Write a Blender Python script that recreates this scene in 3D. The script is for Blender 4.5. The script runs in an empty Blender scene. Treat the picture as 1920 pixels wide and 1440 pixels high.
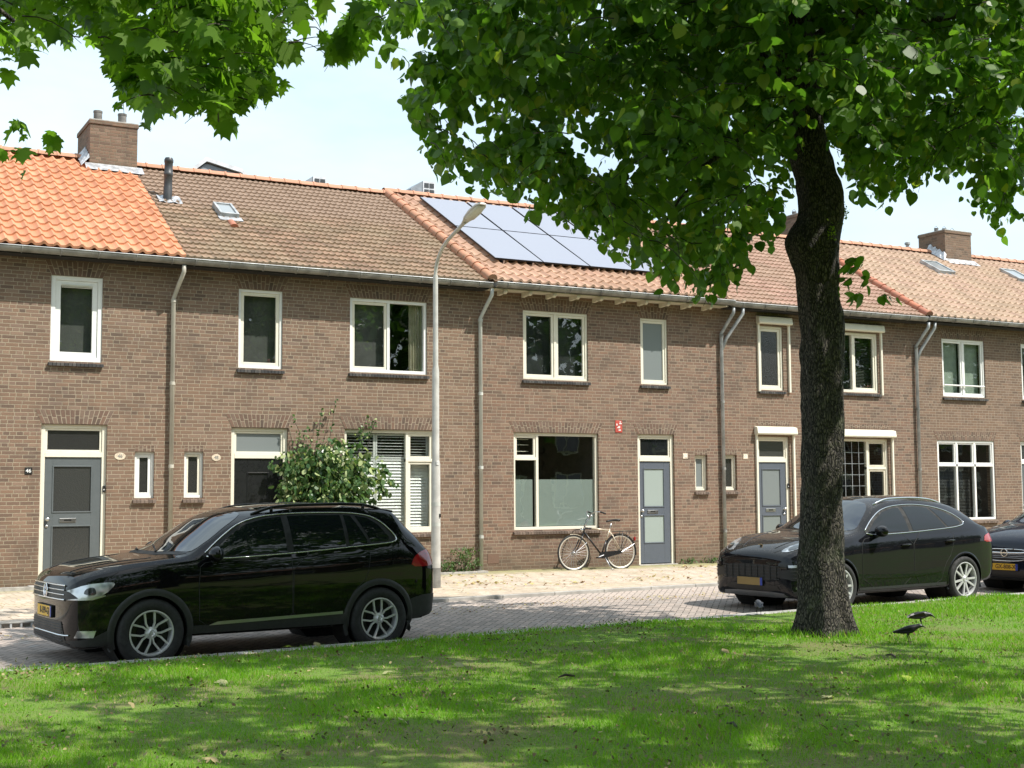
import bpy, bmesh, math, random
import numpy as np
from mathutils import Vector, Matrix, Quaternion
from mathutils.bvhtree import BVHTree
random.seed(7)
rng = np.random.default_rng(11)
R = math.radians
sc = bpy.context.scene
COL = sc.collection
WM = {}

# ------------------------------------------------------------------ objects
def tag(o, label=None, cat=None, group=None, kind=None):
    if label: o['label'] = label
    if cat: o['category'] = cat
    if group: o['group'] = group
    if kind: o['kind'] = kind
    return o

def empty(name, loc=(0, 0, 0), rz=0.0, label=None, cat=None, group=None, parent=None):
    o = bpy.data.objects.new(name, None); COL.objects.link(o)
    o.empty_display_size = .2
    o.location = loc; o.rotation_euler = (0, 0, rz)
    WM[o] = Matrix.Translation(loc) @ Matrix.Rotation(rz, 4, 'Z')
    if parent: o.parent = parent
    return tag(o, label, cat, group)

def link_mesh(name, me, parent=None, local=False):
    o = bpy.data.objects.new(name, me); COL.objects.link(o)
    WM[o] = Matrix.Identity(4)
    if parent is not None:
        o.parent = parent
        if local: WM[o] = WM[parent]
        else: o.matrix_parent_inverse = WM[parent].inverted()
    return o

def copy_tree(o, parent=None):
    c = o.copy(); COL.objects.link(c)
    if parent is not None: c.parent = parent
    for ch in list(o.children): copy_tree(ch, c)
    return c

def frame_of(d):
    d = Vector(d).normalized()
    a = Vector((0, 0, 1)) if abs(d.z) < .95 else Vector((1, 0, 0))
    u = d.cross(a).normalized(); return u, d.cross(u).normalized()

class MB:
    def __init__(s): s.v = []; s.f = []; s.m = []; s.uv = {}
    def add(s, vs, fs, m=0):
        b = len(s.v); s.v += [tuple(p) for p in vs]
        for f in fs: s.f.append(tuple(b + i for i in f)); s.m.append(m)
        return b
    def quad(s, a, b, c, d, m=0): s.add((a, b, c, d), ((0, 1, 2, 3),), m)
    def box(s, x0, x1, y0, y1, z0, z1, m=0):
        s.add([(x0,y0,z0),(x1,y0,z0),(x1,y1,z0),(x0,y1,z0),(x0,y0,z1),(x1,y0,z1),(x1,y1,z1),(x0,y1,z1)],
              [(0,3,2,1),(4,5,6,7),(0,1,5,4),(1,2,6,5),(2,3,7,6),(3,0,4,7)], m)
        return s
    def obox(s, c, ax, ay, az, m=0):
        c = Vector(c); ax = Vector(ax); ay = Vector(ay); az = Vector(az)
        vs = [c + i*ax + j*ay + k*az for k in (-1, 1) for i, j in ((-1,-1),(1,-1),(1,1),(-1,1))]
        s.add(vs, [(0,3,2,1),(4,5,6,7),(0,1,5,4),(1,2,6,5),(2,3,7,6),(3,0,4,7)], m); return s
    def tube(s, pts, r, n=8, caps=True, m=0, closed=False):
        pts = [Vector(p) for p in pts]; k = len(pts)
        rs = r if isinstance(r, (list, tuple)) else [r]*k
        rings = []; u = None
        for i, p in enumerate(pts):
            if closed: d = pts[(i+1) % k] - pts[i-1]
            else: d = pts[min(i+1, k-1)] - pts[max(i-1, 0)]
            if d.length < 1e-9: d = Vector((0, 0, 1))
            d.normalize()
            if u is None: u, w = frame_of(d)
            else:
                u = (u - d*u.dot(d)); u = u.normalized() if u.length > 1e-6 else frame_of(d)[0]
                w = d.cross(u)
            rings.append([p + rs[i]*(math.cos(2*math.pi*j/n)*u + math.sin(2*math.pi*j/n)*w) for j in range(n)])
        b = len(s.v)
        for ring in rings: s.v += [tuple(q) for q in ring]
        for i in range(k if closed else k-1):
            i2 = (i+1) % k
            for j in range(n):
                s.f.append((b+i*n+j, b+i*n+(j+1) % n, b+i2*n+(j+1) % n, b+i2*n+j)); s.m.append(m)
        if caps and not closed:
            s.f.append(tuple(b+j for j in range(n))[::-1]); s.m.append(m)
            s.f.append(tuple(b+(k-1)*n+j for j in range(n))); s.m.append(m)
        return s
    def lathe(s, prof, o=(0,0,0), d=(0,0,1), n=24, m=0, closed=False):
        o = Vector(o); d = Vector(d).normalized(); u, w = frame_of(d); b = len(s.v); k = len(prof)
        for r_, h in prof:
            for j in range(n):
                a = 2*math.pi*j/n; s.v.append(tuple(o + d*h + r_*(math.cos(a)*u + math.sin(a)*w)))
        for i in range(k if closed else k-1):
            i2 = (i+1) % k
            for j in range(n):
                s.f.append((b+i*n+j, b+i*n+(j+1) % n, b+i2*n+(j+1) % n, b+i2*n+j)); s.m.append(m)
        return s
    def prism(s, poly, fn, d, m=0):          # poly 2d -> fn(u,v)->3d, extruded by vector d
        d = Vector(d); a = [Vector(fn(*p)) for p in poly]; k = len(a)
        s.add(a + [p + d for p in a], [tuple(range(k))[::-1], tuple(range(k, 2*k))] + [(i, (i+1) % k, (i+1) % k + k, i + k) for i in range(k)], m)
        return s
    def build(s, name, mats, parent=None, smooth=False, local=False, bevel=0, auto=None):
        me = bpy.data.meshes.new(name); me.from_pydata(s.v, [], s.f)
        if not isinstance(mats, (list, tuple)): mats = [mats]
        for x in mats: me.materials.append(x)
        if len(mats) > 1: me.polygons.foreach_set('material_index', s.m)
        if s.uv:
            l = me.uv_layers.new(name='uv'); 
            for li, lp in enumerate(me.loops): l.data[li].uv = s.uv.get(lp.vertex_index, (0, 0))
        if smooth: me.polygons.foreach_set('use_smooth', [True]*len(me.polygons))
        if auto is not None: me.set_sharp_from_angle(angle=R(auto))
        me.update()
        o = link_mesh(name, me, parent, local)
        if bevel:
            b = o.modifiers.new('bevel', 'BEVEL'); b.width = bevel; b.segments = 2; b.limit_method = 'ANGLE'; b.angle_limit = R(40)
        return o

def text_mesh(name, body, size, mat, parent, M, local=False, extrude=.001, sx=1.0, bold=0):
    cu = bpy.data.curves.new(name, 'FONT'); cu.body = body; cu.size = size; cu.extrude = extrude
    cu.align_x = 'CENTER'; cu.align_y = 'CENTER'; cu.resolution_u = 3; cu.offset = bold
    t = bpy.data.objects.new(name+'_tmp', cu); COL.objects.link(t)
    me = bpy.data.meshes.new_from_object(t.evaluated_get(bpy.context.evaluated_depsgraph_get()))
    bpy.data.objects.remove(t)
    me.transform(M @ Matrix.Diagonal((sx, 1, 1, 1))); me.name = name
    me.materials.clear(); me.materials.append(mat)
    return link_mesh(name, me, parent, local)

def pchip(xs, ys):
    xs = list(xs); ys = list(ys)
    n = len(xs); h = [xs[i+1]-xs[i] for i in range(n-1)]; dl = [(ys[i+1]-ys[i])/h[i] for i in range(n-1)]
    m = [dl[0]] + [0 if dl[i-1]*dl[i] <= 0 else 2*dl[i-1]*dl[i]/(dl[i-1]+dl[i]) for i in range(1, n-1)] + [dl[-1]]
    def f(x):
        if x <= xs[0]: return ys[0]
        if x >= xs[-1]: return ys[-1]
        i = max(j for j in range(n-1) if xs[j] <= x)
        t = (x-xs[i])/h[i]
        return ((2*t**3-3*t*t+1)*ys[i] + (t**3-2*t*t+t)*h[i]*m[i] + (-2*t**3+3*t*t)*ys[i+1] + (t**3-t*t)*h[i]*m[i+1])
    return f

# ------------------------------------------------------------------ materials
class NT:
    def __init__(s, name):
        s.mat = bpy.data.materials.new(name); s.mat.use_nodes = True
        s.nt = s.mat.node_tree; s.nt.nodes.clear()
        s.out = s.n('ShaderNodeOutputMaterial')
    def n(s, t, **kw):
        nd = s.nt.nodes.new(t)
        for k, v in kw.items(): setattr(nd, k, v)
        return nd
    def l(s, a, b): s.nt.links.new(a, b)
    def put(s, sock, v):
        if isinstance(v, bpy.types.NodeSocket): s.l(v, sock)
        elif v is not None:
            if sock.type == 'RGBA' and not isinstance(v, (int, float)): v = (*v[:3], 1)
            sock.default_value = v
    def m(s, op, a, b=None, c=None, clamp=False):
        nd = s.n('ShaderNodeMath', operation=op); nd.use_clamp = clamp
        for i, x in enumerate((a, b, c)):
            if x is not None: s.put(nd.inputs[i], x)
        return nd.outputs[0]
    def xyz(s, v):
        nd = s.n('ShaderNodeSeparateXYZ'); s.l(v, nd.inputs[0]); return nd.outputs
    def comb(s, x, y, z=0.0):
        nd = s.n('ShaderNodeCombineXYZ')
        for i, q in enumerate((x, y, z)): s.put(nd.inputs[i], q)
        return nd.outputs[0]
    def pos(s): return s.n('ShaderNodeNewGeometry').outputs['Position']
    def obj(s): return s.n('ShaderNodeTexCoord').outputs['Object']
    def uv(s): return s.n('ShaderNodeTexCoord').outputs['UV']
    def noise(s, scale, vec=None, detail=3, rough=.55, dist=0.0):
        nd = s.n('ShaderNodeTexNoise'); nd.inputs['Scale'].default_value = scale
        nd.inputs['Detail'].default_value = detail; nd.inputs['Roughness'].default_value = rough; nd.inputs['Distortion'].default_value = dist
        if vec is not None: s.l(vec, nd.inputs['Vector'])
        return nd.outputs['Fac']
    def white(s, vec):
        nd = s.n('ShaderNodeTexWhiteNoise', noise_dimensions='3D'); s.l(vec, nd.inputs['Vector']); return nd.outputs
    def ramp(s, fac, stops, interp='LINEAR'):
        nd = s.n('ShaderNodeValToRGB'); cr = nd.color_ramp; cr.interpolation = interp
        while len(cr.elements) < len(stops): cr.elements.new(.5)
        for e, (p, c) in zip(cr.elements, stops):
            e.position = p; e.color = (*c[:3], 1) if not isinstance(c, (int, float)) else (c, c, c, 1)
        s.put(nd.inputs[0], fac); return nd.outputs[0]
    def mix(s, fac, a, b, mode='MIX'):
        nd = s.n('ShaderNodeMix', data_type='RGBA', blend_type=mode)
        s.put(nd.inputs[0], fac); s.put(nd.inputs[6], a); s.put(nd.inputs[7], b); return nd.outputs[2]
    def rangem(s, v, a, b, c=0.0, d=1.0):
        nd = s.n('ShaderNodeMapRange'); nd.interpolation_type = 'SMOOTHSTEP'
        for i, q in enumerate((v, a, b, c, d)): s.put(nd.inputs[i], q)
        return nd.outputs[0]
    def bump(s, h, strength=.5, dist=.01):
        nd = s.n('ShaderNodeBump'); nd.inputs['Strength'].default_value = strength; nd.inputs['Distance'].default_value = dist
        s.l(h, nd.inputs['Height']); return nd.outputs[0]
    def bsdf(s, col=None, rough=.5, metal=0.0, normal=None, **kw):
        nd = s.n('ShaderNodeBsdfPrincipled')
        s.put(nd.inputs['Base Color'], col); s.put(nd.inputs['Roughness'], rough); s.put(nd.inputs['Metallic'], metal)
        if normal is not None: s.l(normal, nd.inputs['Normal'])
        for k, v in kw.items(): s.put(nd.inputs[k.replace('_', ' ')], v)
        return nd.outputs[0]
    def done(s, sh): s.l(sh, s.out.inputs[0]); return s.mat

def simple(name, col, rough=.6, metal=0.0, var=.15, scale=6, bump=0, **kw):
    t = NT(name); p = t.obj()
    n = t.noise(scale, p, 4)
    c = t.mix(t.rangem(n, .3, .7), tuple(x*(1-var) for x in col), tuple(min(1, x*(1+var)) for x in col))
    nm = t.bump(t.noise(scale*12, p, 2), bump, .004) if bump else None
    return t.done(t.bsdf(c, t.rangem(t.noise(scale*.7, p), .2, .8, rough*.85, min(1, rough*1.15)), metal, nm, **kw))

def boxuv(t):
    g = t.n('ShaderNodeNewGeometry'); p = t.xyz(g.outputs['Position']); n = t.xyz(g.outputs['True Normal'])
    sx = t.m('GREATER_THAN', t.m('ABSOLUTE', n[0]), .7)
    sz = t.m('GREATER_THAN', t.m('ABSOLUTE', n[2]), .7)
    u = t.m('ADD', t.m('MULTIPLY', p[0], t.m('SUBTRACT', 1.0, sx)), t.m('MULTIPLY', p[1], sx))
    v = t.m('ADD', t.m('MULTIPLY', p[2], t.m('SUBTRACT', 1.0, sz)), t.m('MULTIPLY', p[1], sz))
    return u, v, g.outputs['Position']

def bricks(t, u, v, L=.213, H=.0642, joint=.011, header=.3):
    r = t.m('FLOOR', t.m('DIVIDE', v, H))
    rn = t.white(t.comb(r, 3.7, 1.3))[0]
    sh = t.m('ADD', t.m('MULTIPLY', r, .5), t.m('MULTIPLY', rn, .3))
    up = t.m('ADD', t.m('DIVIDE', u, L), sh)
    c = t.m('FLOOR', up); rnd = t.white(t.comb(c, r, .5))[0]
    k = t.m('ADD', 1.0, t.m('LESS_THAN', rnd, header))
    fk = t.m('MULTIPLY', t.m('FRACT', up), k)
    w = t.m('DIVIDE', L, k)
    fu = t.m('MULTIPLY', t.m('FRACT', fk), w)
    du = t.m('MINIMUM', fu, t.m('SUBTRACT', w, fu))
    fv = t.m('MULTIPLY', t.m('FRACT', t.m('DIVIDE', v, H)), H)
    dv = t.m('MINIMUM', fv, t.m('SUBTRACT', H, fv))
    d = t.m('MINIMUM', du, dv)
    idv = t.comb(t.m('ADD', t.m('MULTIPLY', c, 2.0), t.m('FLOOR', fk)), r, 9.0)
    return d, t.white(idv)

def brick_mat(name, pal, mortar, joint=.011, L=.213, H=.0642, header=.3, stain=.35, bump=.6):
    t = NT(name); u, v, P = boxuv(t)
    d, wn = bricks(t, u, v, L, H, joint, header)
    wob = t.m('MULTIPLY', t.m('SUBTRACT', t.noise(60, P, 2), .5), .006)
    mask = t.rangem(t.m('ADD', d, wob), joint/2-.0015, joint/2+.0025)
    col = t.ramp(wn[0], pal)
    fine = t.noise(90, P, 3)
    col = t.mix(.5, col, t.ramp(fine, [(.25, .35), (.75, .65)]), 'OVERLAY')
    blot = t.noise(.9, P, 5, .6)
    pp = t.xyz(P); big = t.noise(.33, P, 3, .6); strk = t.noise(1.0, t.comb(t.m('MULTIPLY', pp[0], 5.0), pp[1], t.m('MULTIPLY', pp[2], .35)), 4, .6)
    col = t.mix(t.rangem(big, .35, .65, 0, .28), col, (.205, .125, .078)); col = t.mix(t.rangem(strk, .55, .75, 0, .3), col, (.06, .047, .038))
    mcol = t.mix(t.rangem(t.noise(25, P, 3), .3, .7), tuple(x*.8 for x in mortar), mortar)
    c = t.mix(mask, mcol, col)
    c = t.mix(t.m('MULTIPLY', t.rangem(blot, .5, .72), stain), c, (.045, .036, .03))
    c = t.mix(t.m('MULTIPLY', t.rangem(t.noise(1.6, P, 4), .6, .8), .15), c, (.30, .24, .19))
    hz = t.xyz(P)[2]; c = t.mix(t.m('MULTIPLY', t.rangem(t.m('ADD', hz, t.m('MULTIPLY', t.noise(2.5, P, 4), .7)), 1.0, .15), .45), c, (.075, .062, .038))
    h = t.m('ADD', mask, t.m('MULTIPLY', fine, .35))
    return t.done(t.bsdf(c, .88, 0, t.bump(h, bump, .006)))

M = {}
def facade_pal(k, red=0.0):
    return [(0, (.105*k, .072*k, .054*k)), (.15, (.14*k, .092*k, .066*k)), (.45, (.168*k, (.108-red*.5)*k, .074*k)), (.7, ((.195+red)*k, .122*k, .082*k)), (.88, (.172*k, .118*k, .090*k)), (1, (.23*k, .155*k, .108*k))]
MORT = (.34, .285, .205)
M['brickA'] = brick_mat('facade_brick', facade_pal(1.06), MORT, joint=.0105)
M['brickC'] = brick_mat('facade_brick_reddish', facade_pal(1.02, .012), (.32, .262, .19), joint=.0105)
M['brickE'] = brick_mat('facade_brick_dark', facade_pal(.95), (.32, .265, .195), joint=.0105)
M['brick_chim'] = brick_mat('chimney_brick', facade_pal(1.0), (.20, .16, .11), stain=.3, bump=.9)
M['mortar'] = simple('mortar', (.33, .27, .2), .9, bump=.4)

def rowlock_mat(name, pal):     # single bricks modelled one by one: random tone per island
    t = NT(name); g = t.n('ShaderNodeNewGeometry')
    c = t.ramp(g.outputs['Random Per Island'], pal)
    P = g.outputs['Position']; f = t.noise(80, P, 3)
    c = t.mix(.5, c, t.ramp(f, [(.25, .35), (.75, .65)]), 'OVERLAY')
    return t.done(t.bsdf(c, .85, 0, t.bump(f, .4, .004)))
M['soldier'] = rowlock_mat('soldier_brick', facade_pal(.82, .01))
M['soldier_dark'] = rowlock_mat('sill_brick_dark', [(0, (.03, .03, .032)), (.5, (.05, .05, .05)), (1, (.09, .085, .08))])
M['soldier_mid'] = rowlock_mat('sill_brick_brown', [(0, (.10, .075, .06)), (.5, (.14, .105, .085)), (1, (.2, .15, .12))])

def paint(name, col, rough=.35, dirt=.25):
    t = NT(name); P = t.pos()
    c = t.mix(t.m('MULTIPLY', t.rangem(t.noise(7, P, 5), .5, .8), dirt), col, tuple(x*.55 for x in col))
    return t.done(t.bsdf(c, t.rangem(t.noise(20, P), .2, .8, rough*.8, rough*1.3), 0, t.bump(t.noise(120, P, 2), .08, .002)))
M['cream'] = paint('cream_paint', (.76, .72, .60))
M['cream_old'] = paint('weathered_cream_paint', (.66, .61, .49), .5, .4)
M['white'] = paint('white_paint', (.80, .80, .77))
M['shutterwhite'] = paint('shutter_white', (.82, .82, .80), .45, .05)
M['doorgrey'] = paint('grey_door_paint', (.105, .12, .125), .4, .15)
M['doorblue'] = paint('blue_grey_door_paint', (.10, .115, .14), .35, .15)
M['doorblack'] = paint('black_door_paint', (.012, .013, .014), .3, .1)
M['steel'] = simple('steel', (.55, .55, .55), .3, 1.0, .1)
M['chrome'] = simple('chrome', (.75, .75, .76), .12, 1.0, .03)
M['satin'] = simple('satin_silver', (.5, .5, .52), .35, 1.0, .05)
M['zinc'] = simple('zinc', (.36, .375, .385), .5, .2, .25, 5, .15)
M['zinc_dark'] = simple('dark_zinc', (.24, .235, .22), .55, .25, .3, 5, .2)
M['pipe_grey'] = simple('grey_pipe', (.50, .51, .47), .5, 0, .12, 3)
M['pipe_tan'] = simple('taupe_pipe', (.46, .43, .365), .5, 0, .12, 3)
M['lead'] = simple('lead_flashing', (.48, .49, .51), .45, .5, .3, 9, .5)
M['plastic_dark'] = simple('dark_plastic', (.022, .023, .025), .5, 0, .2)
M['rubber'] = simple('rubber', (.012, .012, .012), .8, 0, .3, 20, .3)
M['flue'] = simple('flue_metal', (.05, .052, .055), .45, .3, .2)
M['concrete'] = simple('concrete', (.36, .34, .31), .85, 0, .2, 8, .4)
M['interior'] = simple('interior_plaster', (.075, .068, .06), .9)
M['curtain_dark'] = simple('dark_curtain', (.02, .022, .024), .9, 0, .3)  # dark sheet standing in for the unlit room behind the pane
M['curtain_grey'] = simple('grey_screen', (.085, .085, .08), .9, 0, .08)
M['curtain_beige'] = simple('beige_curtain', (.42, .38, .27), .9, 0, .15)
M['blind_green'] = simple('green_blind', (.34, .40, .33), .9, 0, .1)
M['red_sign'] = simple('red_sign', (.45, .07, .05), .5, 0, .2)
M['black'] = simple('black', (.01, .01, .01), .5)
M['plate_white'] = simple('white_enamel', (.8, .8, .78), .3, 0, .05)
M['enamel_old'] = simple('aged_enamel', (.62, .52, .40), .5, 0, .2, 30)

def glass(name, tint=(.9, .95, .93), refl=1.0):
    t = NT(name); P = t.pos()
    nm = t.bump(t.noise(1.7, P, 2), .035, .05)
    gg = t.n('ShaderNodeNewGeometry'); dt_ = t.n('ShaderNodeVectorMath', operation='DOT_PRODUCT'); t.l(gg.outputs['Incoming'], dt_.inputs[0]); t.l(gg.outputs['Normal'], dt_.inputs[1])
    fz = t.m('ADD', .085*refl, t.m('MULTIPLY', .945, t.m('POWER', t.m('SUBTRACT', 1.0, t.m('ABSOLUTE', dt_.outputs['Value'])), 5.0)), clamp=True)
    gl = t.n('ShaderNodeBsdfGlossy'); gl.inputs['Roughness'].default_value = .0; t.l(nm, gl.inputs['Normal'])
    tr = t.n('ShaderNodeBsdfTransparent'); tr.inputs[0].default_value = (*tint, 1)
    mx = t.n('ShaderNodeMixShader'); t.l(fz, mx.inputs[0]); t.l(tr.outputs[0], mx.inputs[1]); t.l(gl.outputs[0], mx.inputs[2])
    return t.done(mx.outputs[0])
M['glass'] = glass('window_glass', (.93, .95, .94))
def dark_glass(name, col=(.012, .014, .015), rough=.015, wav=.03, pat=0):
    t = NT(name); P = t.pos()
    h = t.noise(1.7, P, 2)
    if pat: h = t.noise(pat, P, 1)
    return t.done(t.bsdf(col, rough, 0, t.bump(h, .9 if pat else wav, .004 if pat else .05), Specular_IOR_Level=.8, IOR=1.6))
M['dark_glass'] = dark_glass('dark_window_glass')
M['frost'] = dark_glass('frosted_glass', (.33, .385, .36), .12)
M['frost_grey'] = dark_glass('grey_frosted_glass', (.20, .225, .225), .15)
M['hammered'] = dark_glass('hammered_glass', (.045, .047, .045), .12, pat=55)
M['hammered_d'] = dark_glass('hammered_glass_dark', (.03, .03, .03), .15, pat=55)
M['sky_glass'] = dark_glass('roof_window_glass', (.25, .27, .28), .05)
def panel_mat():
    t = NT('solar_cells'); u = t.xyz(t.uv())
    e = t.m('MINIMUM', t.m('MINIMUM', t.m('FRACT', u[0]), t.m('SUBTRACT', 1.0, t.m('FRACT', u[0]))), t.m('MINIMUM', t.m('FRACT', u[1]), t.m('SUBTRACT', 1.0, t.m('FRACT', u[1]))))
    c = t.mix(t.rangem(e, .0, .03), (.20, .19, .22), (.18, .17, .22))  # pale lavender base colour paints in the mirrored sky
    return t.done(t.bsdf(c, .3, 0, None, Specular_IOR_Level=1.0, IOR=2.2, Coat_Weight=1.0, Coat_Roughness=.35, Coat_IOR=1.8))
M['solar'] = panel_mat()
M['frame_black'] = simple('black_anodised_frame', (.015, .015, .018), .4, .5)
# ------------------------------------------------------------------ the terrace
EAVE_Y, EAVE_Z, RID_Y, RID_Z = -.35, 5.60, 4.1, 8.19
SL = (RID_Z-EAVE_Z)/(RID_Y-EAVE_Y); SLEN = math.hypot(RID_Y-EAVE_Y, RID_Z-EAVE_Z)
TD = Vector((0, RID_Y-EAVE_Y, RID_Z-EAVE_Z)).normalized(); TN = Vector((0, -TD.z, TD.y))
def roofpt(x, s, h=0.0): return Vector((x, EAVE_Y, EAVE_Z)) + TD*s + TN*h
def shear(x, s):
    k = np.interp(x, [0, 6, 12.02, 17.9, 23.8, 30, 36], [.0, .02, -.32, -.05, .0, 0, 0]); return k*s/SLEN

def tile_mat(name, pal, moss=(.12, .11, .05), mossamt=.3, rough=.75, top=None):
    t = NT(name); U = t.xyz(t.uv()); P = t.pos()
    cid = t.comb(t.m('FLOOR', U[0]), t.m('FLOOR', U[1]), 2.0)
    c = t.ramp(t.white(cid)[0], pal)
    f = t.noise(70, P, 3)
    c = t.mix(.4, c, t.ramp(f, [(.25, .38), (.75, .62)]), 'OVERLAY')
    fv = t.m('FRACT', U[1])
    if mossamt:
        # growth sits along the exposed lower edge of each tile and in broad patches
        mm = t.m('MULTIPLY', t.rangem(t.noise(.8, P, 5), .35, .65), mossamt)
        mm = t.m('MAXIMUM', mm, t.m('MULTIPLY', t.rangem(t.m('ADD', fv, t.m('MULTIPLY', t.noise(20, P), .5)), .55, .25), mossamt))
        c = t.mix(mm, c, moss)
    if top is not None:
        c = t.mix(t.rangem(t.m('ADD', U[1], t.m('MULTIPLY', t.noise(2, P), 3.0)), 12.5, 16.0), c, top)
    return t.done(t.bsdf(c, rough, 0, t.bump(f, .3, .003)))
M['tileA'] = tile_mat('orange_pantile', [(0, (.45, .185, .093)), (.5, (.52, .222, .113)), (1, (.58, .265, .145))], mossamt=.05, rough=.6)
M['tileB'] = tile_mat('mossy_brown_tile', [(0, (.19, .12, .08)), (.35, (.24, .145, .095)), (.6, (.28, .175, .115)), (.85, (.26, .18, .12)), (1, (.31, .19, .125))], (.20, .16, .10), .55, top=(.25, .172, .122))
M['tileC'] = tile_mat('salmon_pantile', [(0, (.35, .205, .14)), (.5, (.42, .25, .175)), (1, (.47, .29, .20))], (.30, .22, .13), .25)
M['tileD'] = tile_mat('faded_red_tile', [(0, (.27, .155, .115)), (.5, (.33, .19, .14)), (1, (.39, .24, .18))], (.26, .20, .13), .45)
M['tileE'] = tile_mat('pinkish_pantile', [(0, (.34, .22, .16)), (.5, (.42, .275, .20)), (1, (.48, .33, .24))], (.33, .27, .17), .4)
def ridge_mat(name, a, b):
    t = NT(name); g = t.n('ShaderNodeNewGeometry'); P = g.outputs['Position']
    c = t.mix(g.outputs['Random Per Island'], a, b)
    c = t.mix(t.m('MULTIPLY', t.rangem(t.noise(9, P, 5), .45, .75), .5), c, (.20, .16, .09))
    return t.done(t.bsdf(c, .75, 0, t.bump(t.noise(60, P), .3, .004)))
M['ridge'] = ridge_mat('ridge_tile', (.50, .24, .15), (.40, .20, .12))
M['ridge_red'] = ridge_mat('red_ridge_tile', (.45, .16, .09), (.36, .14, .09))

def prof_s(t):       # S pantile: t in 0..1
    return .026*(math.cos(2*math.pi*(t-.28)) + .30*math.cos(4*math.pi*(t-.30)))
def prof_flat(t):    # interlocking tile: roll, flat pan, small middle rib
    r = .026*math.exp(-((t-.13)/.075)**2) + .026*math.exp(-((t-1.13)/.075)**2)
    return r + .020*math.exp(-((t-.62)/.075)**2) - .006
def prof_soft(t):
    return .020*math.cos(2*math.pi*(t-.25)) + .004*math.cos(4*math.pi*t)
def tiles(mb, x0, x1, s0, s1, tw, ch, prof, base=.05, ns=8, step=.03, jit=.004):
    nc = max(1, round((x1-x0)/tw)); w = (x1-x0)/nc; nr = max(1, round((s1-s0)/ch)); hh = (s1-s0)/nr
    for r_ in range(nr):
        sa = s0 + r_*hh; sb = sa + hh*1.0
        rows = []
        for (s, lift, fr) in ((sa-.012, step-.016, 0.02), (sa, step, .03), (sa+hh*.5, step*.55, .5), (sb+.01, .004, .97)):
            row = []
            for c in range(nc):
                j = (random.Random(r_*997+c*31+int(x0*10)).random()-.5)*2*jit
                for k in range(ns + (1 if c == nc-1 else 0)):
                    t = k/ns; x = x0 + (c+t)*w
                    h = base + lift + prof(t) + j*(1-fr)
                    if fr == .02: h = base + prof(t)*.8 - .012
                    p = roofpt(x + shear(x, s), s + (j*1.5 if fr < .1 else 0), h)
                    mb.v.append(tuple(p)); row.append(len(mb.v)-1); mb.uv[row[-1]] = (c + min(t, .98) + int(x0*3), r_ + fr)
            rows.append(row)
        for a, b in zip(rows[:-1], rows[1:]):
            for i in range(len(a)-1):
                mb.f.append((a[i], a[i+1], b[i+1], b[i])); mb.m.append(0)

def half_round(mb, p0, p1, up, r, n=7, flat=.8):
    """one ridge cap between p0 and p1, slightly flared at its near end"""
    p0 = Vector(p0); p1 = Vector(p1); d = (p1-p0).normalized(); up = Vector(up); w = d.cross(up).normalized()
    vs = []; k = 0
    for p, rr in ((p0, r*1.12), (p0 + (p1-p0)*.12, r*1.12), (p0 + (p1-p0)*.14, r), (p1 + d*.02, r*.97)):
        for j in range(n+1):
            a = math.pi*j/n; vs.append(p + w*rr*math.cos(a) + up*rr*flat*math.sin(a))
    fs = [tuple(range(n+1))]
    for i in range(3):
        for j in range(n): fs.append((i*(n+1)+j, i*(n+1)+j+1, (i+1)*(n+1)+j+1, (i+1)*(n+1)+j))
    mb.add(vs, fs)

def lintel(house, x0, x1, z0, h, flare=.11, step=.068):
    """flat arch of bricks on end, fanning outwards"""
    mb = MB(); n = max(3, round((x1-x0)/step)); cx = (x0+x1)/2
    g = .0075
    for i in range(n):
        a = x0 + (x1-x0)*i/n; b = x0 + (x1-x0)*(i+1)/n
        fa = (a-cx)/((x1-x0)/2)*flare; fb = (b-cx)/((x1-x0)/2)*flare
        cut = h*(.45 if i % 2 else .62)
        for (za, zb) in ((0, cut-g), (cut+g, h)):
            pa = [(a+g+fa*za/h, z0+za), (b-g+fb*za/h, z0+za), (b-g+fb*zb/h, z0+zb), (a+g+fa*zb/h, z0+zb)]
            mb.prism(pa, lambda u, v: (u, -.006, v), (0, .05, 0))
    o = mb.build('lintel', M['soldier'], house)
    m2 = MB(); m2.prism([(x0, z0), (x1, z0), (x1+flare, z0+h), (x0-flare, z0+h)], lambda u, v: (u, -.0025, v), (0, .03, 0)); m2.build('mortar_bed', M['mortar'], o)

def sill(parent, x0, x1, z1, mat='soldier_dark', depth=.10, h=.085):
    mb = MB(); n = max(3, round((x1-x0+.06)/.065)); w = (x1-x0+.06)/n
    for i in range(n):
        a = x0-.03+i*w
        j = random.uniform(-.004, .004)
        mb.prism([(-.06, z1-h), (.14, z1-h*.45), (.14, z1-.005), (-.062, z1-.035+j)], lambda u, v: (a+.004, u+j, v), (w-.008, 0, 0))
    mb.prism([(-.05, z1-h+.004), (.13, z1-h*.5), (.13, z1-.010), (-.05, z1-.042)], lambda u, v: (x0-.028, u, v), (x1-x0+.056, 0, 0))
    return mb.build('sill', M[mat], parent)

def ring(mb, x0, x1, z0, z1, b, y0, y1, bb=None):
    bb = b if bb is None else bb
    mb.box(x0, x0+b, y0, y1, z0, z1); mb.box(x1-b, x1, y0, y1, z0, z1)
    mb.box(x0+b, x1-b, y0, y1, z1-b, z1); mb.box(x0+b, x1-b, y0, y1, z0, z0+bb)

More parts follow.
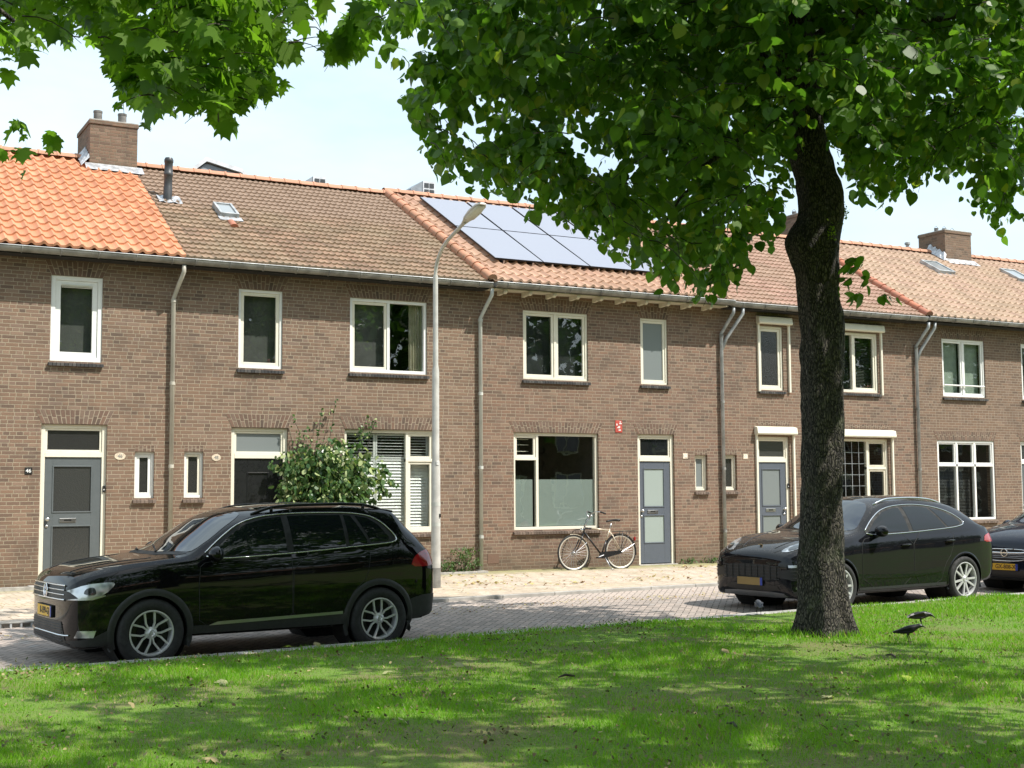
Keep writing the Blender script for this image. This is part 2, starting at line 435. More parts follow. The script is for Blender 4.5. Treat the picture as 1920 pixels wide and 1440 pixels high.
def pane(parent, x0, x1, z0, z1, y, mat, tilt=None):
    a = random.uniform(-.003, .003) if tilt is None else tilt; b = random.uniform(-.003, .003)
    mb = MB(); w = (x1-x0)/2; h = (z1-z0)/2
    mb.obox(((x0+x1)/2, y, (z0+z1)/2), (w, w*a, 0), (0, .003, 0), (0, h*b, h))
    return mb.build('pane', M[mat], parent)

def window(house, x0, x1, z0, z1, cells, fm='cream', fb=.06, y=.05, silltype='soldier_dark', label=None, lint=.0, sb=.045):
    """cells: list of (u0,u1,v0,v1, sash?, glass, backing)"""
    mb = MB(); ring(mb, x0, x1, z0, z1, fb, y, y+.09)
    w, h = x1-x0, z1-z0; done = set()
    IX0, IX1, IZ0, IZ1 = x0+fb, x1-fb, z0+fb, z1-fb
    X = lambda u: IX0+(IX1-IX0)*u; Z = lambda v: IZ0+(IZ1-IZ0)*v
    mull = .028
    for (u0, u1, v0, v1, sash, gm, back) in cells:
        if u1 < .999: mb.box(X(u1)-mull, X(u1)+mull, y+.003, y+.087, Z(v0)+(mull if v0 > 0 else 0), Z(v1)-(mull if v1 < 1 else 0))
        if v1 < .999: mb.box(X(u0)-(mull if u0 > 0 else 0), X(u1)+(mull if u1 < 1 else 0), y+.0015, y+.0885, Z(v1)-mull, Z(v1)+mull)
    fr = mb.build('window', M[fm], house, bevel=.004)
    if label: fr['label'] = label
    for (u0, u1, v0, v1, sash, gm, back) in cells:
        a = X(u0)+(mull if u0 > 0 else 0); b = X(u1)-(mull if u1 < 1 else 0); c = Z(v0)+(mull if v0 > 0 else 0); d = Z(v1)-(mull if v1 < 1 else 0)
        if sash:
            s = MB(); ring(s, a+.003, b-.003, c+.003, d-.003, sb, y+.02, y+.075); s.build('sash', M[sash if isinstance(sash, str) else fm], fr, bevel=.004)
            a += sb+.003; b -= sb+.003; c += sb+.003; d -= sb+.003
        pane(fr, a-.004, b+.004, c-.004, d+.004, y+.045, gm)
        if back: 
            kind, *arg = back if isinstance(back, tuple) else (back,)
            drape(fr, a-.03, b+.03, c-.03, d+.03, y+.16, kind)
    if silltype: sill(fr, x0, x1, z0, silltype)
    return fr

def drape(parent, x0, x1, z0, z1, y, kind):
    mb = MB()
    if kind == 'louvre_closed' or kind == 'louvre_open':
        n = max(3, int((z1-z0)/.062)); st = .035
        ring(mb, x0, x1, z0, z1, st, y, y+.03)
        for i in range(n):
            z = z0+st+(z1-z0-2*st)*(i+.5)/n
            a = R(62 if kind == 'louvre_closed' else 5)
            mb.obox(((x0+x1)/2, y+.015, z), ((x1-x0)/2-st, 0, 0), (0, .031*math.cos(a), .031*math.sin(a)), (0, -.004*math.sin(a), .004*math.cos(a)))
        return mb.build('louvre_shutter', M['shutterwhite'], parent)
    if kind in ('curtain_r', 'curtain_l'):
        w = (x1-x0)*.36
        a, b = (x1-w, x1) if kind == 'curtain_r' else (x0, x0+w)
        n = 24; vs = []
        for i in range(n+1):
            x = a+(b-a)*i/n; vs += [(x, y+.025*math.sin(i*1.3), z0-.05), (x, y+.02*math.sin(i*1.3+.3), z1+.05)]
        mb.add(vs, [(2*i, 2*i+2, 2*i+3, 2*i+1) for i in range(n)])
        return mb.build('curtain', M['curtain_beige'], parent, smooth=True)
    if kind == 'slats':
        n = int((z1-z0)/.035)
        for i in range(n):
            z = z0+(z1-z0)*(i+.5)/n
            mb.obox(((x0+x1)/2, y+.03, z), ((x1-x0)/2, 0, 0), (0, .012, .007), (0, -.0008, .0012))
        return mb.build('venetian_blind', M['curtain_grey'], parent)
    if kind == 'half_frost':
        mb.box(x0, x1, y-.105, y-.1, z0, z1); return mb.build('frosted_film', M['frost'], parent)
    mb.box(x0, x1, y, y+.01, z0, z1)
    mat = {'grey': 'curtain_grey', 'dark': 'curtain_dark', 'beige': 'curtain_beige', 'green': 'blind_green'}[kind]
    return mb.build('blind', M[mat], parent)

def door(house, x0, x1, z0, z1, zt, dm, glassmat, panels, trans, knob='l', fm='cream', label=None, plate=True, y=.05, fb=.075):
    """frame x0..x1, z0..z1; transom beam at zt (top of the leaf)"""
    mb = MB(); mb.box(x0, x0+fb, y, y+.10, z0, z1); mb.box(x1-fb, x1, y, y+.10, z0, z1); mb.box(x0+fb, x1-fb, y, y+.10, z1-fb*.8, z1); mb.box(x0+fb, x1-fb, y-.004, y+.10, zt, zt+.085)
    fr = mb.build('door_frame', M[fm], house, bevel=.005)
    if label: fr['label'] = label
    s = MB(); a, b, c, d = x0+fb+.003, x1-fb-.003, zt+.088, z1-fb*.8-.003
    ring(s, a, b, c, d, .035, y+.02, y+.07); s.build('transom_sash', M[fm], fr, bevel=.004)
    pane(fr, a+.03, b-.03, c+.03, d-.03, y+.045, trans)
    L = MB(); lx0, lx1 = x0+fb+.004, x1-fb-.004; lz0, lz1 = z0+.03, zt-.004
    W = lx1-lx0; H = lz1-lz0
    # stiles and rails round the glazed panels (fractions of the leaf)
    px0 = min(p[0] for p in panels); px1 = max(p[1] for p in panels)
    yy0, yy1 = y+.02, y+.065
    L.box(lx0, lx0+W*px0, yy0, yy1, lz0, lz1); L.box(lx0+W*px1, lx1, yy0, yy1, lz0, lz1)
    prev = 0
    for p in sorted(panels, key=lambda q: q[2]):
        L.box(lx0+W*px0, lx0+W*px1, yy0, yy1, lz0+H*prev, lz0+H*p[2]); prev = p[3]
    L.box(lx0+W*px0, lx0+W*px1, yy0, yy1, lz0+H*prev, lz1)
    leaf = L.build('door', M[dm], fr, bevel=.003)
    for p in panels:
        q = MB(); ring(q, lx0+W*p[0]-.012, lx0+W*p[1]+.012, lz0+H*p[2]-.012, lz0+H*p[3]+.012, .022, yy0-.010, yy0-.001)
        q.build('panel_moulding', M[dm], fr, bevel=.003)
        pane(fr, lx0+W*p[0]+.001, lx0+W*p[1]-.001, lz0+H*p[2]+.001, lz0+H*p[3]-.001, yy0+.012, glassmat)
    zm = lz0+H*.505 if len(panels) > 1 else lz0+H*.5
    if plate:
        q = MB(); cx = lx0+W*.42; q.box(cx-.135, cx+.135, yy0-.012, yy0-.001, zm-.035, zm+.035); q.build('letterbox', M['steel'], fr, bevel=.004)
        q = MB(); q.box(cx-.06, cx+.06, yy0-.0145, yy0-.0125, zm-.014, zm+.014); q.build('letter_slot', M['black'], fr)
    kx = lx0+.055 if knob == 'l' else lx1-.055
    q = MB(); q.lathe([(.0, -.062), (.026, -.058), (.036, -.042), (.030, -.026), (.014, -.02), (.014, -.008), (.028, -.006), (.028, 0)], (kx, yy0, zm+.02), (0, 1, 0), 16)
    q.lathe([(.0, -.014), (.024, -.012), (.026, 0)], (kx-.008, yy0, zm-.095), (0, 1, 0), 14)
    q.build('door_knob', M['steel'], fr, smooth=True)
    st = MB(); st.box(x0-.02, x1+.02, -.045, y+.10, z0-.30, z0+.012); st.build('threshold', M['concrete'], fr, bevel=.008)
    return fr

def wall(house, x0, x1, openings, mat, ztop=5.60, zbot=-.5):
    """front wall at y=0 with real openings and reveals, plus side, back walls and gables"""
    xs = sorted({x0, x1, *[v for o in openings for v in o[:2]]}); zs = sorted({zbot, ztop, *[v for o in openings for v in o[2:4]]})
    mb = MB()
    for i in range(len(xs)-1):
        for j in range(len(zs)-1):
            cx, cz = (xs[i]+xs[i+1])/2, (zs[j]+zs[j+1])/2
            if any(o[0] < cx < o[1] and o[2] < cz < o[3] for o in openings): continue
            mb.quad((xs[i], 0, zs[j]), (xs[i+1], 0, zs[j]), (xs[i+1], 0, zs[j+1]), (xs[i], 0, zs[j+1]))
    for (a, b, c, d) in openings:
        D = .26
        mb.quad((a, 0, c), (a, 0, d), (a, D, d), (a, D, c)); mb.quad((b, 0, c), (b, D, c), (b, D, d), (b, 0, d))
        mb.quad((a, 0, d), (b, 0, d), (b, D, d), (a, D, d)); mb.quad((a, 0, c), (a, D, c), (b, D, c), (b, 0, c))
    e = .008; Y = 8.4
    for x in (x0+e, x1-e):
        mb.add([(x, .002, zbot), (x, Y, zbot), (x, Y, ztop-.06), (x, RID_Y, RID_Z-.1), (x, .002, ztop+.06)], [(0, 1, 2, 3, 4)])
    mb.quad((x0+e, Y, zbot), (x1-e, Y, zbot), (x1-e, Y, ztop-.06), (x0+e, Y, ztop-.06))
    o = mb.build('wall', mat, house)
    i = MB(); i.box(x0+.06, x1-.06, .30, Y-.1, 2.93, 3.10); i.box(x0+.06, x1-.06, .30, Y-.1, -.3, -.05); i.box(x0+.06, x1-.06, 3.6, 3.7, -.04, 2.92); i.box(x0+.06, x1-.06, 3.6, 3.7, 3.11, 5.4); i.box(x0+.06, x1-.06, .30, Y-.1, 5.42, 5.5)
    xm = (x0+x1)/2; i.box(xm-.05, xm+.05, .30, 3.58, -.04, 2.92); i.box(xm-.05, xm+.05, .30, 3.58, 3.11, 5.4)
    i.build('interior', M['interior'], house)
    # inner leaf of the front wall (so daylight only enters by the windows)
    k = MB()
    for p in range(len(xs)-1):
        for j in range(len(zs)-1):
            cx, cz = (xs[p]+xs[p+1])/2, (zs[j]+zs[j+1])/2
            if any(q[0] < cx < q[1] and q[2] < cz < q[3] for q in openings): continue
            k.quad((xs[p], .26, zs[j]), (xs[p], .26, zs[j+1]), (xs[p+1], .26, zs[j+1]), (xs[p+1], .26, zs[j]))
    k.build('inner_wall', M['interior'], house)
    return o

def gutter(house, x0, x1, z=5.60, y=-.40, r=.092, mat='zinc_dark', step=.62, lipm='zinc', corbel=False):
    mb = MB(); n = 8; segs = max(1, int((x1-x0)/1.6)); out = []
    for rr in (r, r-.006):
        for xx in (x0, x1):
            out.append([(xx, y - rr*math.cos(math.pi*j/n), z - rr*math.sin(math.pi*j/n)) for j in range(n+1)])
    vs = [p for row in out for p in row]; N = n+1
    fs = []
    for j in range(n): fs.append((j, j+1, N+j+1, N+j)); fs.append((2*N+j, 3*N+j, 3*N+j+1, 2*N+j+1))
    fs.append(tuple(range(N))); fs.append(tuple(range(N, 2*N))[::-1])
    mb.add(vs, fs); g = mb.build('gutter', M[mat], house, smooth=True, auto=40)
    b = MB(); b.tube([(x0, y-r, z+.004), (x1, y-r, z+.004)], .009, 6); b.build('gutter_bead', M[lipm], g)
    k = MB(); x = x0+.25
    while x < x1-.1:
        pts = [(x, y - (r+.006)*math.cos(math.pi*j/n), z - (r+.006)*math.sin(math.pi*j/n)) for j in range(n+1)]
        k.tube(pts, .010, 6); x += step
    k.build('gutter_bracket', M['zinc_dark'], g)
    f = MB()
    f.box(x0, x1, -.30, -.27, z-.05, z+.05)
    f.box(x0, x1, -.30, -.002, z-.10, z-.08); f.build('fascia', M['cream_old'] if corbel else M['plastic_dark'], house)
    if corbel:
        x = x0+.3
        while x < x1-.1:
            q = MB(); q.prism([(-.36, z-.10), (-.02, z-.10), (-.02, z-.19), (-.10, z-.185), (-.20, z-.17), (-.30, z-.19), (-.36, z-.16)], lambda u, v: (x-.035, u, v), (.07, 0, 0))
            q.build('rafter_end', M['cream_old'], house, bevel=.004); x += .56
    return g

def downpipe(house, x, mat, ztop=5.5, zmid=4.95, zlow=-.04, x2=None, y0=-.40, green=None):
    mb = MB(); r = .038
    yw = -.065
    mb.tube([(x+.09, y0, ztop), (x+.09, y0+.01, ztop-.12), (x+.05, (y0+yw)/2-.02, ztop-.30), (x, yw, zmid), (x, yw, zlow)], r, 12)
    if x2 is not None:
        mb.tube([(x2, y0, ztop), (x2, y0+.01, ztop-.12), (x+.12, yw-.02, zmid-.10), (x+.02, yw-.005, zmid-.35)], r*.95, 12)
    o = mb.build('downpipe', M[mat], house, smooth=True)
    for z in (zmid-.04, zmid-1.5, zmid-2.95, zmid-4.3):
        if z > .1:
            k = MB(); k.lathe([(r+.002, -.03), (r+.010, -.028), (r+.010, .028), (r+.002, .03)], (x, yw, z), (0, 0, 1), 12); k.build('pipe_collar', M['zinc_dark' if mat == 'zinc' else mat], o, smooth=False)
    return o

def roof(house, x0, x1, tile, ridge, prof, tw, ch, lift=0.0, ns=8, verge=None, step=.03):
    mb = MB(); tiles(mb, x0, x1, 0.0, SLEN-.06, tw, ch, prof, .05+lift, ns, step)
    o = mb.build('roof', M[tile], house, smooth=True, auto=50)
    b = MB()   # boarding under the tiles, rear slope
    f = lambda x, s, h: tuple(roofpt(x+shear(x, s), s, h))
    b.quad(f(x0, .02, .0+lift), f(x1, .02, .0+lift), f(x1, SLEN, .0+lift), f(x0, SLEN, .0+lift))
    b.add([f(x0, SLEN, .06+lift), f(x1, SLEN, .06+lift), (x1, 8.7, 5.5), (x0, 8.7, 5.5)], [(0, 1, 2, 3)])
    b.build('roof_boarding', M[tile], o)
    c = MB(); n = round((x1-x0)/.36); w = (x1-x0)/n
    for i in range(n):
        a = x0+i*w+shear(x0+i*w, SLEN); e = x0+(i+1)*w+shear(x0+(i+1)*w, SLEN)
        j = random.uniform(-.006, .006)
        half_round(c, (e, RID_Y, RID_Z+.06+lift+j), (a, RID_Y, RID_Z+.06+lift+j), (0, 0, 1), .125)
    c.build('ridge_tile', M[ridge], o, smooth=True, auto=50)
    if verge:
        v = MB(); n = round(SLEN/ch*1.0); hh = SLEN/n
        for i in range(n):
            s0, s1 = i*hh, (i+1)*hh
            x = verge
            p0 = roofpt(x+shear(x, s0), s0-.01, .065+lift); p1 = roofpt(x+shear(x, s1), s1, .055+lift)
            half_round(v, p0, p1, TN, .10, 7, .9)
            # side flap
            v.add([p0+Vector((-.10, 0, 0)), p1+Vector((-.10, 0, 0)), p1+Vector((-.10, 0, 0))-TN*(.16+lift*.5), p0+Vector((-.10, 0, 0))-TN*(.16+lift*.5)], [(0, 1, 2, 3)])
        v.build('verge_tile', M['ridge_red' if ridge == 'ridge_red' else tile] if False else M[ridge], o, smooth=True, auto=50)
    return o

def chimney(house, x0, x1, y0, y1, z0, z1, pots, brick='brick_chim', flashing=True, hoops=False, label=None):
    mb = MB(); mb.box(x0, x1, y0, y1, z0, z1-.14); mb.box(x0-.0, x1+.0, y0-.0, y1+.0, z1-.139, z1-.07); mb.box(x0-.02, x1+.02, y0-.02, y1+.02, z1-.069, z1)
    o = mb.build('chimney', M[brick], house)
    c = MB(); c.box(x0-.015, x1+.015, y0-.015, y1+.015, z1+.001, z1+.03); c.build('chimney_cap', M['concrete'], o, bevel=.008)
    for (px, py, r_, h) in pots:
        p = MB(); p.lathe([(r_, 0), (r_, h*.86), (r_*1.08, h*.87), (r_*1.08, h), (r_*.85, h), (r_*.85, .02)], (px, py, z1+.028), (0, 0, 1), 18)
        if hoops: p.tube([(px-r_, py, z1+h), (px-r_*.9, py, z1+h+.06), (px, py, z1+h+.09), (px+r_*.9, py, z1+h+.06), (px+r_, py, z1+h)], .006, 5)
        p.build('chimney_pot', M['chimpot'], o, smooth=True, auto=50)
    if flashing:
        f = MB(); g = []
        n = 10
        for i in range(n+1):
            x = x0-.10+(x1-x0+.2)*i/n; sf = (y0-EAVE_Y)/TD.y
            g.append(roofpt(x, sf-.20-.03*(i % 2)+random.uniform(-.02, .02), .115+.008*(i % 2))); g.append(Vector((x, y0-.012-.01*(i % 2), roofpt(x, sf).z+.17)))
        f.add(g, [(2*i, 2*i+2, 2*i+3, 2*i+1) for i in range(n)])
        g = []; n = 8
        for i in range(n+1):      # left side, stepping up the slope
            y = y0-.05+(RID_Y-y0+.15)*i/n; s = (y-EAVE_Y)/TD.y
            g.append(roofpt(x0-.16+random.uniform(-.02, .02), s, .12)); g.append(Vector((x0-.012, y, roofpt(0, s).z+.30+.06*(i % 2))))
        f.add(g, [(2*i, 2*i+2, 2*i+3, 2*i+1) for i in range(n)])
        f.build('lead_flashing', M['lead'], o, smooth=False)
    return o
M['chimpot'] = simple('weathered_pot', (.16, .15, .14), .8, .1, .3, 8, .3)

# ---- house with the orange roof (number 46)
def house(name, x0, label): return empty(name, (x0, 0, 0), 0, label, 'house', 'brick houses of the terrace')
def ops(*r): return [tuple(x) for x in r]
GF = .76
hA = house('terraced_house', 0, 'brick house under the bright orange pantile roof, with grey door and black 46 plate')
oA = [(3.79, 4.87, -.02, 2.70), (5.34, 5.68, 1.45, 2.25), (3.90, 4.75, 3.77, 5.23), (.85, 2.74, .76, 2.71), (.98, 2.58, 3.79, 5.20)]
wall(hA, 0, 5.98, oA, M['brickA'])
window(hA, 3.90, 4.75, 3.77, 5.23, [(0, 1, 0, 1, 'white', 'glass', 'grey')], 'white', .075, .02, sb=.085)
q = MB()
for i in range(3): q.box(4.07, 4.58, .027, .034, 5.035+i*.02, 5.045+i*.02)
q.build('vent_grille', M['cream'], hA)
window(hA, 5.34, 5.68, 1.45, 2.25, [(0, 1, 0, 1, 'white', 'hammered_d', None)], 'white', .045, .05, 'soldier_mid', sb=.05)
window(hA, .85, 2.74, .76, 2.71, [(0, .35, 0, .74, 'cream', 'glass', 'beige'), (0, .35, .74, 1, 'cream', 'glass', None), (.35, 1, 0, 1, None, 'glass', 'beige')], silltype='soldier_mid')
window(hA, .98, 2.58, 3.79, 5.20, [(0, .5, 0, 1, 'cream', 'glass', 'grey'), (.5, 1, 0, 1, 'cream', 'glass', None)], 'white')
door(hA, 3.79, 4.87, -.02, 2.70, 2.15, 'doorgrey', 'hammered', [(.15, .83, .10, .46), (.15, .83, .57, .93)], 'hammered_d', 'l', label='grey door with two hammered glass panels')
for a in ((3.79, 4.87, 2.71, .23), (.85, 2.74, 2.72, .23), (3.90, 4.75, 5.235, .24), (.98, 2.58, 5.205, .24)): lintel(hA, *a)
lintel(hA, 5.34, 5.68, 2.255, .10, .0, .068)
gutter(hA, 0, 5.98)
downpipe(hA, 5.955, 'pipe_tan', x2=None)
roof(hA, 0, 6.08, 'tileA', 'ridge', prof_s, .205, .33, .03, 8, step=.035)
chimney(hA, 5.20, 6.14, 3.72, 5.0, 7.4, 9.02, [(5.44, 4.2, .085, .30), (5.93, 4.2, .085, .30)], label=None)
q = MB(); q.lathe([(.075, 0), (.075, .5), (.085, .5), (.085, .62), (0, .62)], (4.62, 4.5, 7.9), (0, 0, 1), 16); q.build('flue_pipe', M['flue'], hA, smooth=True, auto=40)

# ---- brown-roofed house (number 48)
hB = house('terraced_house', 5.98, 'brick house under the mossy brown tile roof, with black door and louvre shutters')
oB = [(7.04, 8.10, -.02, 2.70), (6.20, 6.54, 1.45, 2.26), (7.15, 7.98, 3.78, 5.22), (9.20, 11.09, .76, 2.71), (9.30, 10.90, 3.79, 5.20)]
wall(hB, 5.98, 12.02, oB, M['brickA'])
window(hB, 7.15, 7.98, 3.78, 5.22, [(0, 1, 0, 1, 'cream', 'glass', 'grey')], 'white', .05, .03, sb=.06)
window(hB, 6.20, 6.54, 1.45, 2.26, [(0, 1, 0, 1, 'cream', 'hammered_d', None)], 'white', .045, .05, 'soldier_mid', sb=.04)
window(hB, 9.30, 10.90, 3.79, 5.20, [(0, .5, 0, 1, 'cream', 'glass', 'grey'), (.5, 1, 0, 1, None, 'glass', 'curtain_r')], 'white', .06, .03, sb=.05)
fr = window(hB, 9.20, 11.09, .76, 2.71, [(0, .70, 0, 1, None, 'glass', None), (.70, 1, .0, .72, 'cream', 'glass', 'louvre_closed'), (.70, 1, .72, 1, 'cream', 'glass', 'louvre_open')], 'cream', silltype='soldier_mid')
for a, b in ((9.26, 9.87), (9.88, 10.56)):
    drape(fr, a, b, .83, 2.16, .13, 'louvre_closed'); drape(fr, a, b, 2.17, 2.64, .13, 'louvre_open')
door(hB, 7.04, 8.10, -.02, 2.70, 2.15, 'doorblack', 'doorblack', [(.28, .70, .12, .46), (.28, .70, .52, .88)], 'frost_grey', 'r', label='black panelled door', plate=False)
for a in ((7.04, 8.10, 2.71, .23), (9.20, 11.09, 2.72, .23), (7.15, 7.98, 5.225, .24), (9.30, 10.90, 5.205, .24)): lintel(hB, *a)
lintel(hB, 6.20, 6.54, 2.265, .10, .0, .068)
gutter(hB, 5.98, 12.10)
downpipe(hB, 12.03, 'pipe_grey')
roof(hB, 6.08, 12.05, 'tileB', 'ridge', prof_flat, .25, .235, .0, 14, step=.040)
# flue, roof light and vent tile
q = MB(); q.lathe([(.085, 0), (.085, .28), (.08, .30), (.08, .52), (.088, .53), (.088, .58), (.08, .59), (.08, .78), (.088, .79), (.088, .84), (.07, .88), (0, .88)], roofpt(6.42, 3.12, .02), (0.02, 0, 1), 18); fl = q.build('flue_pipe', M['flue'], hB, smooth=True, auto=40)
q = MB(); g = []
for i in range(7):
    for j in range(4):
        g.append(roofpt(6.22+.45*i/6, 2.93+.34*j/3, .085+.018*math.sin(i*2.1+j)+.02*(j == 3)))
q.add(g, [(i*4+j, i*4+j+4, i*4+j+5, i*4+j+1) for i in range(6) for j in range(3)]); q.build('lead_flashing', M['lead'], fl)
def rooflight(house, xa, xb, s0, s1, h=.10, gm='sky_glass', fm='zinc'):
    mb = MB(); X = TD*((s1-s0)/2); c = roofpt((xa+xb)/2, (s0+s1)/2, h)
    w = (xb-xa)/2; t = .05
    for sx in (-1, 1): mb.obox(c + Vector((sx*(w-t/2), 0, 0)), (t/2, 0, 0), X, TN*.06)
    for sy in (-1, 1): mb.obox(c + sy*(X - TD*t/2), (w-t, 0, 0), TD*t/2, TN*.058)
    o = mb.build('roof_window', M[fm], house, bevel=.006)
    p = MB(); p.obox(c + TN*.03, (w-t, 0, 0), X-TD*t, TN*.004); p.build('pane', M[gm], o)
    a = MB(); a.obox(roofpt((xa+xb)/2, s0-.09, .09), (w+.04, 0, 0), TD*.10, TN*.006); a.build('lead_apron', M['lead'], o)
    return o
rooflight(hB, 7.26, 7.64, 2.35, 2.98, .115)
q = MB(); half_round(q, roofpt(7.42, 1.84, .07), roofpt(7.42, 2.1, .07), TN, .075); q.build('vent_tile', M['ridge_red'], hB, smooth=True, auto=50)

# ---- house with the solar panels (number 50)
hC = house('terraced_house', 12.02, 'brick house with solar panels on its salmon pantile roof')
oC = [(15.77, 16.71, -.02, 2.72), (17.25, 17.58, 1.53, 2.29), (15.88, 16.58, 3.78, 5.19), (12.80, 14.80, .76, 2.71), (13.03, 14.57, 3.79, 5.19)]
wall(hC, 12.02, 17.93, oC, M['brickC'])
window(hC, 13.03, 14.57, 3.79, 5.19, [(0, .5, 0, 1, 'cream', 'glass', 'dark'), (.5, 1, 0, 1, 'cream', 'glass', 'dark')], 'cream', .05, .03, sb=.05)
window(hC, 15.88, 16.58, 3.78, 5.19, [(0, 1, 0, 1, 'cream', 'frost_grey', None)], 'cream', .045, .03, sb=.05)
window(hC, 17.25, 17.58, 1.53, 2.29, [(0, 1, 0, 1, 'cream', 'frost_grey', None)], 'cream', .04, .06, 'soldier_mid', sb=.035)
fr = window(hC, 12.80, 14.80, .76, 2.71, [(0, .27, 0, .745, None, 'glass', None), (0, .27, .745, 1, 'cream', 'glass', None), (.27, 1, 0, 1, None, 'glass', None)], 'cream', silltype='soldier_mid')
for a, b in ((12.87, 13.28), (13.36, 14.73)):
    q = MB(); q.box(a, b, .100, .104, .83, 1.77); q.build('frosted_film', M['frost'], fr)
q = MB()
for z in (2.33, 2.46, 2.57): q.box(12.9, 13.25, .2, .21, z, z+.014)
q.build('glazing_bar', M['cream'], fr)
door(hC, 15.77, 16.71, -.02, 2.72, 2.15, 'doorblue', 'frost', [(.14, .80, .20, .47), (.14, .80, .555, .93)], 'dark_glass', 'l', label='blue-grey door with two frosted panes')
for a in ((15.77, 16.71, 2.725, .21), (12.80, 14.80, 2.715, .21), (15.88, 16.58, 5.195, .24), (13.03, 14.57, 5.195, .24)): lintel(hC, *a)
lintel(hC, 17.25, 17.58, 2.295, .10, .0, .068)
gutter(hC, 12.16, 18.0, 5.62, -.46, .095, 'zinc_dark', .72, corbel=True)
downpipe(hC, 17.97, 'zinc', x2=18.32)
roof(hC, 12.06, 18.02, 'tileC', 'ridge', prof_s, .21, .34, .05, 8, verge=12.12, step=.035)
q = MB(); q.lathe([(.06, 0), (.06, .4), (.07, .4), (.07, .5), (0, .5)], roofpt(17.72, 2.65, .02), (0, 0, 1), 14); q.build('flue_pipe', M['flue'], hC, smooth=True, auto=40)
q = MB(); q.box(13.0-.8, 13.0-.55, -.006, .01, .12, .31); q.build('air_grate', M['soldier'], hC)

# ---- house with the roller shutters (number 52)
hD = house('terraced_house', 17.93, 'brick house behind the tree, with cream roller shutter boxes over its windows')
oD = [(18.95, 19.88, -.02, 2.72), (18.05, 18.38, 1.53, 2.30), (19.05, 19.75, 3.76, 5.20), (20.88, 22.88, .76, 2.71), (21.12, 22.62, 3.79, 5.19)]
wall(hD, 17.93, 23.83, oD, M['brickC'])
window(hD, 19.05, 19.75, 3.76, 5.20, [(0, 1, 0, 1, 'cream', 'hammered_d', None)], 'cream', .05, .03, sb=.06)
window(hD, 18.05, 18.38, 1.53, 2.30, [(0, 1, 0, 1, 'cream', 'hammered_d', None)], 'cream', .04, .06, 'soldier_mid', sb=.035)
window(hD, 21.12, 22.62, 3.79, 5.19, [(0, .5, 0, 1, None, 'glass', 'slats'), (.5, 1, 0, 1, 'cream', 'glass', 'slats')], 'cream', .06, .03, sb=.05)
fr = window(hD, 20.88, 22.88, .76, 2.71, [(0, .70, 0, 1, None, 'glass', None), (.70, 1, 0, .66, 'cream_old', 'glass', None), (.70, 1, .66, 1, 'cream_old', 'glass', None)], 'cream', silltype='soldier_mid')
q = MB()
for i in range(1, 6): q.box(20.95+1.28*i/6, 20.96+1.28*i/6, .088, .092, .84, 2.64)
for i in range(1, 7): q.box(20.95, 22.24, .0925, .0965, .84+1.8*i/7, .85+1.8*i/7)
q.build('leading', M['zinc'], fr)
door(hD, 18.95, 19.88, -.02, 2.72, 2.15, 'doorblue', 'frost_grey', [(.13, .80, .12, .45), (.13, .80, .55, .93)], 'hammered', 'r', label='blue-grey door under a cream roller shutter box')
for (a, b, z, zl) in ((18.99, 19.95, 5.24, 3.72), (21.05, 22.75, 5.22, 3.74), (18.88, 20.02, 2.76, .0), (20.80, 23.02, 2.74, .72)):
    q = MB(); q.prism([(-.001, z), (-.12, z), (-.135, z+.03), (-.11, z+.16), (-.001, z+.185)], lambda u, v: (a, u, v), (b-a, 0, 0)); o = q.build('roller_shutter_box', M['cream'], hD, bevel=.006)
    [MB().box(u_, u_+.045, -.05, -.001, zl, z-.001).build('shutter_guide', M['cream'], o) for u_ in (a+.02, b-.065)]
for a in ((18.95, 19.88, 2.97, .10), (20.88, 22.88, 2.95, .10)): lintel(hD, *a[:3], a[3], .05)
lintel(hD, 18.05, 18.38, 2.305, .10, .0, .068)
gutter(hD, 18.02, 23.80)
downpipe(hD, 23.80, 'zinc', x2=24.10)
roof(hD, 18.02, 23.83, 'tileD', 'ridge', prof_flat, .26, .26, .0, 14, step=.038)

# ---- right-hand house (number 54)
hE = house('terraced_house', 23.83, 'brick house right of the tree, with three-light white window and pinkish roof')
oE = [(24.72, 26.19, 3.78, 5.20), (24.46, 26.42, .78, 2.71), (27.36, 28.35, -.02, 2.72), (27.50, 28.30, 3.78, 5.20), (28.9, 29.2, 1.5, 2.3)]
wall(hE, 23.83, 29.75, oE, M['brickE'])
fr = window(hE, 24.72, 26.19, 3.78, 5.20, [(0, .5, 0, 1, 'white', 'glass', 'green'), (.5, 1, 0, 1, 'white', 'glass', 'green')], 'white', .05, .03, sb=.045)
q = MB(); q.tube([(24.76, .0, 4.06), (26.15, .0, 4.06)], .018, 8); q.build('window_rail', M['white'], fr)
window(hE, 24.46, 26.42, .78, 2.71, [(0, .333, 0, .70, None, 'glass', 'slats'), (.333, .667, 0, .70, None, 'glass', 'slats'), (.667, 1, 0, .70, None, 'glass', None), (0, .333, .70, 1, 'white', 'glass', None), (.333, .667, .70, 1, 'white', 'glass', None), (.667, 1, .70, 1, 'white', 'glass', None)], 'white', .055, .02, 'soldier_mid', sb=.035)
window(hE, 27.50, 28.30, 3.78, 5.20, [(0, 1, 0, 1, 'white', 'glass', 'grey')], 'white', .05, .03)
window(hE, 28.9, 29.2, 1.5, 2.3, [(0, 1, 0, 1, 'white', 'hammered_d', None)], 'white', .04, .05)
door(hE, 27.36, 28.35, -.02, 2.72, 2.15, 'doorgrey', 'hammered', [(.14, .82, .12, .46), (.14, .82, .55, .93)], 'hammered_d', 'l', fm='white', label='door at the edge of the picture')
